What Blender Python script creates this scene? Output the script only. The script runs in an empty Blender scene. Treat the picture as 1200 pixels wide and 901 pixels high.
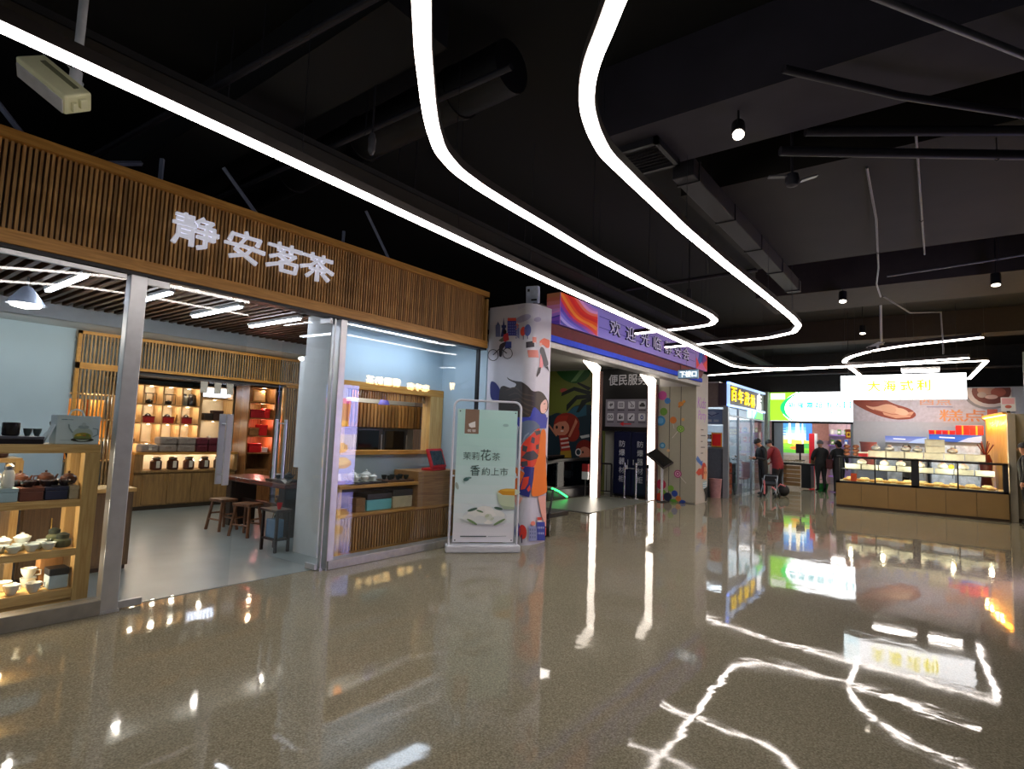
import bpy, bmesh, math, random
from mathutils import Vector, Matrix
from mathutils.geometry import tessellate_polygon
random.seed(7)
SC = bpy.context.scene
COL = SC.collection
PI = math.pi

# ------------------------------------------------------------------ camera, world, exposure
cam = bpy.data.cameras.new('camera'); cam.sensor_fit = 'HORIZONTAL'; cam.sensor_width = 36
cam.lens = 36*665/1200; cam.clip_start = .05; cam.clip_end = 200
camo = bpy.data.objects.new('camera', cam); COL.objects.link(camo)
R = Matrix([[0.7962551, 0.0221431, 0.6045557], [0.6038392, -0.0899208, -0.7920179], [0.0368244, 0.9957027, -0.0849708]])
camo.matrix_world = Matrix.Translation((0, 0, 1.6)) @ R.to_4x4()
SC.camera = camo
w = bpy.data.worlds.new('world'); SC.world = w; w.use_nodes = True
w.node_tree.nodes['Background'].inputs[0].default_value = (.85, .9, 1, 1)
w.node_tree.nodes['Background'].inputs[1].default_value = .2
SC.view_settings.view_transform = 'Standard'; SC.view_settings.look = 'None'
SC.view_settings.gamma = 1; SC.view_settings.use_curve_mapping = False
SC.view_settings.exposure = 0.68
SC.cycles.use_denoising = True
SC.cycles.max_bounces = 8; SC.cycles.transparent_max_bounces = 24
SC.cycles.sample_clamp_indirect = 4; SC.cycles.caustics_reflective = False; SC.cycles.caustics_refractive = False
TRACK = 11.5        # radiance of the linear lights' diffusers
TUBE = 20.0          # tea shop ceiling tubes
NICHE = 1.7         # watts of the little shelf spots

# ------------------------------------------------------------------ materials
def s2l(c): return c/12.92 if c <= .04045 else ((c+.055)/1.055)**2.4
def hx(h, a=1):
    return tuple(s2l(int(h[i:i+2], 16)/255) for i in (0, 2, 4)) + (a,)
MATS = {}
def mat(name, col, rough=.5, metal=0, noise=.12, scale=12, emit=0, ecol=None, spec=.5, coat=0, trans=0):
    if name in MATS: return MATS[name]
    m = bpy.data.materials.new(name); m.use_nodes = True; nt = m.node_tree; b = nt.nodes['Principled BSDF']
    c = hx(col)
    if noise:
        n = nt.nodes.new('ShaderNodeTexNoise'); n.inputs['Scale'].default_value = scale; n.inputs['Detail'].default_value = 4
        tc = nt.nodes.new('ShaderNodeTexCoord'); nt.links.new(tc.outputs['Object'], n.inputs['Vector'])
        r = nt.nodes.new('ShaderNodeValToRGB')
        r.color_ramp.elements[0].position = .3; r.color_ramp.elements[1].position = .7
        r.color_ramp.elements[0].color = tuple(v*(1-noise) for v in c[:3])+(1,)
        r.color_ramp.elements[1].color = tuple(min(1, v*(1+noise)) for v in c[:3])+(1,)
        nt.links.new(n.outputs['Fac'], r.inputs[0]); nt.links.new(r.outputs[0], b.inputs['Base Color'])
    else: b.inputs['Base Color'].default_value = c
    b.inputs['Roughness'].default_value = rough; b.inputs['Metallic'].default_value = metal
    b.inputs['Specular IOR Level'].default_value = spec; b.inputs['Coat Weight'].default_value = coat
    b.inputs['Transmission Weight'].default_value = trans
    if emit:
        b.inputs['Emission Color'].default_value = hx(ecol or col); b.inputs['Emission Strength'].default_value = emit
    MATS[name] = m; return m
def wood(name, c1, c2, axis='Z', rough=.45, scale=6, island=.25):
    if name in MATS: return MATS[name]
    m = bpy.data.materials.new(name); m.use_nodes = True; nt = m.node_tree; b = nt.nodes['Principled BSDF']
    tc = nt.nodes.new('ShaderNodeTexCoord'); mp = nt.nodes.new('ShaderNodeMapping')
    s = {'X': (.6, 9, 9), 'Y': (9, .6, 9), 'Z': (9, 9, .6)}[axis]; mp.inputs['Scale'].default_value = s
    n = nt.nodes.new('ShaderNodeTexNoise'); n.inputs['Scale'].default_value = scale; n.inputs['Detail'].default_value = 6; n.inputs['Distortion'].default_value = .8
    r = nt.nodes.new('ShaderNodeValToRGB'); r.color_ramp.elements[0].position = .3; r.color_ramp.elements[1].position = .72
    r.color_ramp.elements[0].color = hx(c1); r.color_ramp.elements[1].color = hx(c2)
    nt.links.new(tc.outputs['Object'], mp.inputs[0]); nt.links.new(mp.outputs[0], n.inputs['Vector']); nt.links.new(n.outputs['Fac'], r.inputs[0])
    g = nt.nodes.new('ShaderNodeNewGeometry'); mr = nt.nodes.new('ShaderNodeMapRange')
    mr.inputs['To Min'].default_value = 1-island; mr.inputs['To Max'].default_value = 1+island
    hs = nt.nodes.new('ShaderNodeHueSaturation')
    nt.links.new(g.outputs['Random Per Island'], mr.inputs[0]); nt.links.new(mr.outputs[0], hs.inputs['Value']); nt.links.new(r.outputs[0], hs.inputs['Color'])
    nt.links.new(hs.outputs[0], b.inputs['Base Color']); b.inputs['Roughness'].default_value = rough
    MATS[name] = m; return m
def printmat(name, emit=0, rough=.45, coat=0):
    """a printed surface: ink colours are stored per face of the picture's own shapes"""
    if name in MATS: return MATS[name]
    m = bpy.data.materials.new(name); m.use_nodes = True; nt = m.node_tree; b = nt.nodes['Principled BSDF']
    a = nt.nodes.new('ShaderNodeAttribute'); a.attribute_name = 'Col'
    nt.links.new(a.outputs['Color'], b.inputs['Base Color']); b.inputs['Roughness'].default_value = rough
    if emit:
        nt.links.new(a.outputs['Color'], b.inputs['Emission Color']); b.inputs['Emission Strength'].default_value = emit
    MATS[name] = m; return m
def glassmat(name, tint=(.95, .97, .98), ior=1.5, rough=0.0):
    if name in MATS: return MATS[name]
    m = bpy.data.materials.new(name); m.use_nodes = True; nt = m.node_tree; nt.nodes.remove(nt.nodes['Principled BSDF'])
    o = nt.nodes['Material Output']; t = nt.nodes.new('ShaderNodeBsdfTransparent'); t.inputs[0].default_value = tint+(1,)
    g = nt.nodes.new('ShaderNodeBsdfGlossy'); g.inputs['Roughness'].default_value = rough
    lw = nt.nodes.new('ShaderNodeLayerWeight'); lw.inputs['Blend'].default_value = .5; mx = nt.nodes.new('ShaderNodeMixShader')
    pw = nt.nodes.new('ShaderNodeMath'); pw.operation = 'POWER'; pw.inputs[1].default_value = 5; nt.links.new(lw.outputs['Facing'], pw.inputs[0])
    f = nt.nodes.new('ShaderNodeMapRange'); f0 = ((ior-1)/(ior+1))**2; f.inputs['To Min'].default_value = f0; f.inputs['To Max'].default_value = 1; nt.links.new(pw.outputs[0], f.inputs['Value'])
    nt.links.new(f.outputs[0], mx.inputs[0]); nt.links.new(t.outputs[0], mx.inputs[1]); nt.links.new(g.outputs[0], mx.inputs[2]); nt.links.new(mx.outputs[0], o.inputs[0])
    MATS[name] = m; return m

# ------------------------------------------------------------------ objects
def tag(o, label=None, cat=None, group=None, kind=None):
    if label: o['label'] = label
    if cat: o['category'] = cat
    if group: o['group'] = group
    if kind: o['kind'] = kind
    return o
def thing(name, label, cat, loc=(0, 0, 0), group=None):
    o = bpy.data.objects.new(name, None); COL.objects.link(o); o.location = loc; o.empty_display_size = .1
    return tag(o, label, cat, group)
def base(o):
    v = Vector((0, 0, 0))
    while o is not None:
        v += o.location; o = o.parent
    return v
def copy_thing(o, loc, rz=0, label=None, group=None, parent=None, scale=None):
    c = o.copy(); COL.objects.link(c); c.parent = parent
    if parent is None:
        c.location = loc; c.rotation_euler = (0, 0, rz)
        if scale: c.scale = (scale,)*3 if not hasattr(scale, '__len__') else scale
        if label: c['label'] = label
        if group: c['group'] = group
        elif 'group' in c: del c['group']
    for ch in list(o.children): copy_thing(ch, None, 0, None, None, c)
    return c
def place(o, loc, rz=0): o.location = loc; o.rotation_euler = (0, 0, rz); return o
def fin(me, name, mats, parent, smooth=False, bevel=0, seg=2):
    for m in (mats if isinstance(mats, (list, tuple)) else [mats]): me.materials.append(m)
    o = bpy.data.objects.new(name, me); COL.objects.link(o)
    if smooth:
        me.polygons.foreach_set('use_smooth', [True]*len(me.polygons))
        md = o.modifiers.new('edges', 'EDGE_SPLIT'); md.split_angle = math.radians(40)
    if bevel:
        md = o.modifiers.new('bevel', 'BEVEL'); md.width = bevel; md.segments = seg; md.limit_method = 'ANGLE'; md.angle_limit = math.radians(35)
    if parent is not None: o.parent = parent
    return o
class B:
    """collects shapes in world metres; out() links them as ONE mesh object"""
    def __init__(s): s.v = []; s.f = []; s.m = []
    def add(s, vs, fs, m=0, M=None):
        k = len(s.v); s.v += [tuple(M @ Vector(v)) if M else tuple(v) for v in vs]
        s.f += [tuple(i+k for i in f) for f in fs]; s.m += [m]*len(fs); return s
    def box(s, x0, y0, z0, x1, y1, z1, m=0, M=None):
        x0, x1 = sorted((x0, x1)); y0, y1 = sorted((y0, y1)); z0, z1 = sorted((z0, z1))
        return s.add([(x0,y0,z0),(x1,y0,z0),(x1,y1,z0),(x0,y1,z0),(x0,y0,z1),(x1,y0,z1),(x1,y1,z1),(x0,y1,z1)],
                     [(3,2,1,0),(4,5,6,7),(0,1,5,4),(1,2,6,5),(2,3,7,6),(3,0,4,7)], m, M)
    def cbox(s, c, d, rz=0, m=0, rx=0, ry=0):
        M = Matrix.Translation(c) @ Matrix.Rotation(rz, 4, 'Z') @ Matrix.Rotation(rx, 4, 'X') @ Matrix.Rotation(ry, 4, 'Y')
        return s.box(-d[0]/2, -d[1]/2, -d[2]/2, d[0]/2, d[1]/2, d[2]/2, m, M)
    def lathe(s, prof, c=(0, 0, 0), n=18, m=0, M=None, sx=1, sy=1):
        vs = []; fs = []
        for r, z in prof:
            for i in range(n):
                a = 2*PI*i/n; vs.append((c[0]+r*sx*math.cos(a), c[1]+r*sy*math.sin(a), c[2]+z))
        for j in range(len(prof)-1):
            for i in range(n):
                i2 = (i+1) % n; fs.append((j*n+i, j*n+i2, (j+1)*n+i2, (j+1)*n+i))
        fs.append(tuple(range(n-1, -1, -1))); fs.append(tuple((len(prof)-1)*n+i for i in range(n)))
        return s.add(vs, fs, m, M)
    def cyl(s, c, r, h, n=16, m=0): return s.lathe([(r, 0), (r, h)], c, n, m)
    def ball(s, c, r, n=12, m=0, sx=1, sy=1, sz=1):
        k = max(6, n//2+1)
        return s.lathe([(r*math.sin(PI*max(.02, min(.98, j/k))), -r*sz*math.cos(PI*max(.02, min(.98, j/k)))) for j in range(k+1)], c, n, m, None, sx, sy)
    def tube(s, pts, r, n=8, m=0, closed=False):
        pts = [Vector(p) for p in pts]; L = len(pts); vs = []; fs = []
        rs = r if isinstance(r, (list, tuple)) else [r]*L
        up = Vector((0, 0, 1)); prev = None
        for i, p in enumerate(pts):
            a = pts[i-1] if i or closed else p; b = pts[(i+1) % L] if i < L-1 or closed else p
            t = (b-a).normalized()
            if prev is None:
                u = t.cross(up)
                if u.length < .01: u = t.cross(Vector((1, 0, 0)))
            else: u = prev - t*prev.dot(t)
            u.normalize(); prev = u; v = t.cross(u)
            for j in range(n):
                q = 2*PI*j/n; vs.append(p+(u*math.cos(q)+v*math.sin(q))*rs[i])
        for i in range(L if closed else L-1):
            for j in range(n):
                j2 = (j+1) % n; i2 = (i+1) % L; fs.append((i*n+j, i2*n+j, i2*n+j2, i*n+j2))
        if not closed: fs.append(tuple(range(n))); fs.append(tuple((L-1)*n+j for j in range(n-1, -1, -1)))
        return s.add(vs, fs, m)
    def rod(s, a, b, r, n=8, m=0): return s.tube([a, b], r, n, m)
    def sweep(s, path, w, h, m=0):
        """rectangular bar w wide, h high along a level path (its top at the path's z)"""
        P = [Vector(p) for p in path]; L = len(P); vs = []; fs = []
        for i, p in enumerate(P):
            t1 = (P[i]-P[i-1]) if i else P[1]-P[0]; t2 = (P[i+1]-P[i]) if i < L-1 else t1
            t = (t1.normalized()+t2.normalized()); t.z = 0; t.normalize(); nrm = Vector((-t.y, t.x, 0))
            k = 1/max(.5, abs(nrm.dot(Vector((-t1.y, t1.x, 0)).normalized())))
            for sx, dz in ((-1, 0), (1, 0), (1, -h), (-1, -h)): vs.append(p+nrm*sx*w/2*k+Vector((0, 0, dz)))
        for i in range(L-1):
            for j in range(4):
                j2 = (j+1) % 4; fs.append((i*4+j, (i+1)*4+j, (i+1)*4+j2, i*4+j2))
        fs.append((0, 1, 2, 3)); k = (L-1)*4; fs.append((k+3, k+2, k+1, k))
        return s.add(vs, fs, m)
    def prism(s, poly, o, u, v, d, m=0):
        """outline poly (2-D) on the plane o,u,v pushed out by the vector d"""
        o, u, v, d = map(Vector, (o, u, v, d)); n = len(poly)
        ar = sum(poly[i-1][0]*poly[i][1]-poly[i][0]*poly[i-1][1] for i in range(n))
        if (ar > 0) != (u.cross(v).dot(d) > 0): poly = poly[::-1]
        a = [o+u*p[0]+v*p[1] for p in poly]
        return s.add(a+[p+d for p in a], [tuple(range(n-1, -1, -1)), tuple(range(n, 2*n))]+[(i, (i+1) % n, n+(i+1) % n, n+i) for i in range(n)], m)
    def out(s, name, mats, parent=None, bevel=0, smooth=False, seg=2):
        off = base(parent)
        me = bpy.data.meshes.new(name); me.from_pydata([tuple(Vector(v)-off) for v in s.v], [], s.f)
        me.polygons.foreach_set('material_index', s.m); me.update()
        return fin(me, name, mats, parent, smooth, bevel, seg)
def fill_panel(lab, x, y, z, w, d, L, top=None, col='fff6ec'):  # glowing panel added out of sight as fill light for a room
    t = thing('ceiling_or_fill_lamp', lab, 'light', (x, y, z)); B().box(x-w/2-.02, y-d/2-.02, z, x+w/2+.02, y+d/2+.02, z+.04).out('housing', mat('white_plastic', 'd4d6da', .4, noise=.04), t)
    B().box(x-w/2, y-d/2, z-.012, x+w/2, y+d/2, z).out('diffuser', mat('fill_panel_glow%g' % L, 'ffffff', .5, noise=0, emit=L, ecol=col), t)
    if top:
        for sx in (-1, 1): B().rod((x+sx*w*.4, y, z+.04), (x+sx*w*.4, y, top), .004, 5).out('suspension_wire', mat('wire', '3c3c44', .4, .7), t)
    return t
def struct(o, name=None):
    o['kind'] = 'structure'; return o

# ------------------------------------------------------------------ lettering and printed pictures
GL = {}
def glyphs(t, bold=0):
    """triangles of a line of text, one unit high, starting at x = 0"""
    k = (t, bold)
    if k not in GL:
        c = bpy.data.curves.new('t', 'FONT'); c.body = t; c.resolution_u = 3; c.offset = bold
        o = bpy.data.objects.new('t', c); me = bpy.data.meshes.new_from_object(o)
        v = [(p.co.x, p.co.y) for p in me.vertices]; f = [tuple(p.vertices) for p in me.polygons]
        bpy.data.objects.remove(o); bpy.data.curves.remove(c); bpy.data.meshes.remove(me)
        GL[k] = (v, f, min(p[0] for p in v), max(p[0] for p in v), min(p[1] for p in v), max(p[1] for p in v))
    return GL[k]
def soft(p, n=2):
    """outline with its corners cut round (short outlines and circles stay)"""
    if not 7 <= len(p) < 40 or len(p) in (14, 20, 26): return p
    for _ in range(n):
        p = [q for a, b in zip(p, p[1:]+p[:1]) for q in ((a[0]*.78+b[0]*.22, a[1]*.78+b[1]*.22), (a[0]*.22+b[0]*.78, a[1]*.22+b[1]*.78))]
    return p
class Cv:
    """a flat printed picture: shapes laid over one another in metres (u right, v up)"""
    def __init__(s): s.p = []
    def poly(s, pts, h): s.p.append((h, [tuple(p) for p in pts], None)); return s
    def rect(s, a, b, c, d, h): return s.poly([(a, b), (c, b), (c, d), (a, d)], h)
    def ell(s, x, y, rx, ry, h, rot=0, n=22, a0=0, a1=2*PI):
        full = a1-a0 > 6.28; q = []
        for i in range(n if full else n+1):
            a = a0+(a1-a0)*i/n; u, v = rx*math.cos(a), ry*math.sin(a)
            q.append((x+u*math.cos(rot)-v*math.sin(rot), y+u*math.sin(rot)+v*math.cos(rot)))
        return s.poly(q, h)
    def line(s, pts, wd, h):
        for (a, b), (c, d) in zip(pts, pts[1:]):
            L = math.hypot(c-a, d-b) or 1; nx, ny = -(d-b)/L*wd/2, (c-a)/L*wd/2
            s.poly([(a+nx, b+ny), (a-nx, b-ny), (c-nx, d-ny), (c+nx, d+ny)], h)
        return s
    def rrect(s, a, b, c, d, r, h):
        q = []
        for cx, cy, t in ((c-r, d-r, 0), (a+r, d-r, 1), (a+r, b+r, 2), (c-r, b+r, 3)):
            for i in range(5): q.append((cx+r*math.cos((t+i/4)*PI/2), cy+r*math.sin((t+i/4)*PI/2)))
        return s.poly(q, h)
    def text(s, t, x, y, h, c, bold=0, wd=None, anchor='c', skew=0):
        """text with its ink box h high (wd wide if given) about x, y"""
        v, f, x0, x1, y0, y1 = glyphs(t); k = h/(y1-y0); kx = (wd/(x1-x0)) if wd else k
        ox = {'c': -(x0+x1)/2, 'l': -x0, 'r': -x1}[anchor]
        for dx, dy in (((0, 0),) if not bold else ((-bold, 0), (bold, 0), (0, bold), (0, -bold))):      # heavier strokes: the same glyph printed a hair apart
            s.p.append((c, [(x+(p[0]+ox+dx)*kx+skew*(p[1]-(y0+y1)/2)*k, y+(p[1]+dy-(y0+y1)/2)*k) for p in v], f))
        return s
    def out(s, name, m, parent, o=(0, 0, 0), u=(1, 0, 0), v=(0, 0, 1), bend=None, cuts=(), step=.0004, base_off=.001):
        off = base(parent); o = Vector(o)-off; u = Vector(u); v = Vector(v); n = u.cross(v)
        bm = bmesh.new(); cl = bm.loops.layers.float_color.new('Col')
        lay = bm.verts.layers.float.new('lay')
        for i, (h, pts, fs) in enumerate(s.p):
            z = base_off+step*i; vs = []
            for p in pts:
                q = bm.verts.new((p[0], p[1], 0)); q[lay] = z; vs.append(q)
            if fs is None:
                fs = tessellate_polygon([[Vector((p[0], p[1], 0)) for p in pts]])
            col = hx(h)
            for t in fs:
                a, b, c = [vs[k] for k in t[:3]]
                if len(t) == 3 and ((b.co-a.co).cross(c.co-a.co)).z < 0: t = t[::-1]
                try: fc = bm.faces.new([vs[k] for k in t])
                except ValueError: continue
                for l in fc.loops: l[cl] = col
        for cx in cuts:
            bmesh.ops.bisect_plane(bm, geom=bm.verts[:]+bm.edges[:]+bm.faces[:], plane_co=(cx, 0, 0), plane_no=(1, 0, 0))
        for q in bm.verts:
            if bend: q.co = Vector(bend(q.co.x, q.co.y, q[lay]))-off
            else: q.co = o+u*q.co.x+v*q.co.y+n*q[lay]
        me = bpy.data.meshes.new(name); bm.to_mesh(me); bm.free()
        return fin(me, name, m, parent)
def letter(ch, name, m, parent, c, u, v, h, wd, d, bold=.02):
    """a raised letter: ink box h x wd about c, d thick along u x v"""
    off = base(parent); V, F, x0, x1, y0, y1 = glyphs(ch); u = Vector(u); v = Vector(v); n = u.cross(v); c = Vector(c)-off
    bm = bmesh.new()
    for q, (dx, dy) in enumerate(((0, 0),) if not bold else ((-bold, 0), (bold, 0), (0, bold), (0, -bold))):
        vs = [bm.verts.new(c+n*(.0006*q)+u*((p[0]+dx-(x0+x1)/2)*wd/(x1-x0))+v*((p[1]+dy-(y0+y1)/2)*h/(y1-y0))) for p in V]
        for f in F:
            try: bm.faces.new([vs[k] for k in f])
            except ValueError: pass
    bmesh.ops.remove_doubles(bm, verts=bm.verts[:], dist=1e-5)
    r = bmesh.ops.extrude_face_region(bm, geom=bm.faces[:])
    bmesh.ops.translate(bm, verts=[e for e in r['geom'] if isinstance(e, bmesh.types.BMVert)], vec=n*d)
    bmesh.ops.recalc_face_normals(bm, faces=bm.faces[:])
    me = bpy.data.meshes.new(name); bm.to_mesh(me); bm.free()
    return fin(me, name, m, parent)
STROKES = {
 '静': [[(.05,.93),(.42,.93)],[(.07,.8),(.4,.8)],[(.0,.66),(.47,.68)],[(.24,1.0),(.24,.66)],[(.11,.55),(.11,.3),(.02,.03)],[(.11,.55),(.41,.55),(.41,.04)],[(.12,.41),(.4,.41)],[(.12,.28),(.4,.28)],[(.63,1.0),(.5,.82)],[(.6,.92),(.86,.92),(.76,.78)],[(.54,.73),(.9,.73),(.9,.36)],[(.47,.55),(1.0,.56)],[(.54,.38),(.9,.38)],[(.73,.8),(.72,.1),(.57,.03)]],
 '安': [[(.5,1.0),(.53,.86)],[(.16,.86),(.1,.62)],[(.16,.84),(.88,.84),(.82,.64)],[(.48,.76),(.26,.34),(.5,.2),(.8,.0)],[(.7,.52),(.54,.24),(.14,.06)],[(.0,.48),(.5,.5),(1.0,.44)]],
 '茗': [[(.03,.86),(.98,.87)],[(.32,1.0),(.33,.74)],[(.68,1.0),(.67,.74)],[(.46,.74),(.3,.56),(.1,.44)],[(.4,.63),(.8,.63),(.55,.36),(.02,.1)],[(.36,.53),(.52,.44)],[(.4,.34),(.86,.34),(.82,.03),(.42,.03),(.4,.34)]],
 '茶': [[(.05,.87),(.96,.87)],[(.32,1.0),(.33,.76)],[(.68,1.0),(.67,.76)],[(.5,.77),(.3,.54),(.0,.4)],[(.5,.77),(.7,.56),(1.0,.4)],[(.27,.42),(.74,.42)],[(.5,.58),(.5,.0)],[(.34,.3),(.18,.1)],[(.66,.3),(.86,.1)]]}
def brush_letter(ch, m, parent, c, u, v, h, wd, d, sw=.034):
    """a raised brush-written character: every stroke a thick bar swelling at its end"""
    b = B(); n = Vector(u).cross(Vector(v))*d
    for q9, st in enumerate(STROKES[ch]):
        P = [((x-.5)*wd, (y-.5)*h) for x, y in st]
        for i, (p, q) in enumerate(zip(P, P[1:])):
            L = math.hypot(q[0]-p[0], q[1]-p[1]); nx, ny = -(q[1]-p[1])/L, (q[0]-p[0])/L; a = sw*(.82 if i == 0 else .95)/2; e = sw*(1.2 if i == len(P)-2 else .95)/2
            tx, ty = (q[0]-p[0])/L*sw*.3, (q[1]-p[1])/L*sw*.3
            nn = n*(1+.02*q9+.008*i)
            b.prism([(p[0]-tx+nx*a, p[1]-ty+ny*a), (p[0]-tx-nx*a, p[1]-ty-ny*a), (q[0]+tx-nx*e, q[1]+ty-ny*e), (q[0]+tx+nx*e, q[1]+ty+ny*e)], c, u, v, nn)
    return b.out('character', m, parent)
ORD = ['first', 'second', 'third', 'fourth', 'fifth', 'sixth', 'seventh', 'eighth', 'ninth', 'tenth', 'eleventh', 'twelfth']
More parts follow.
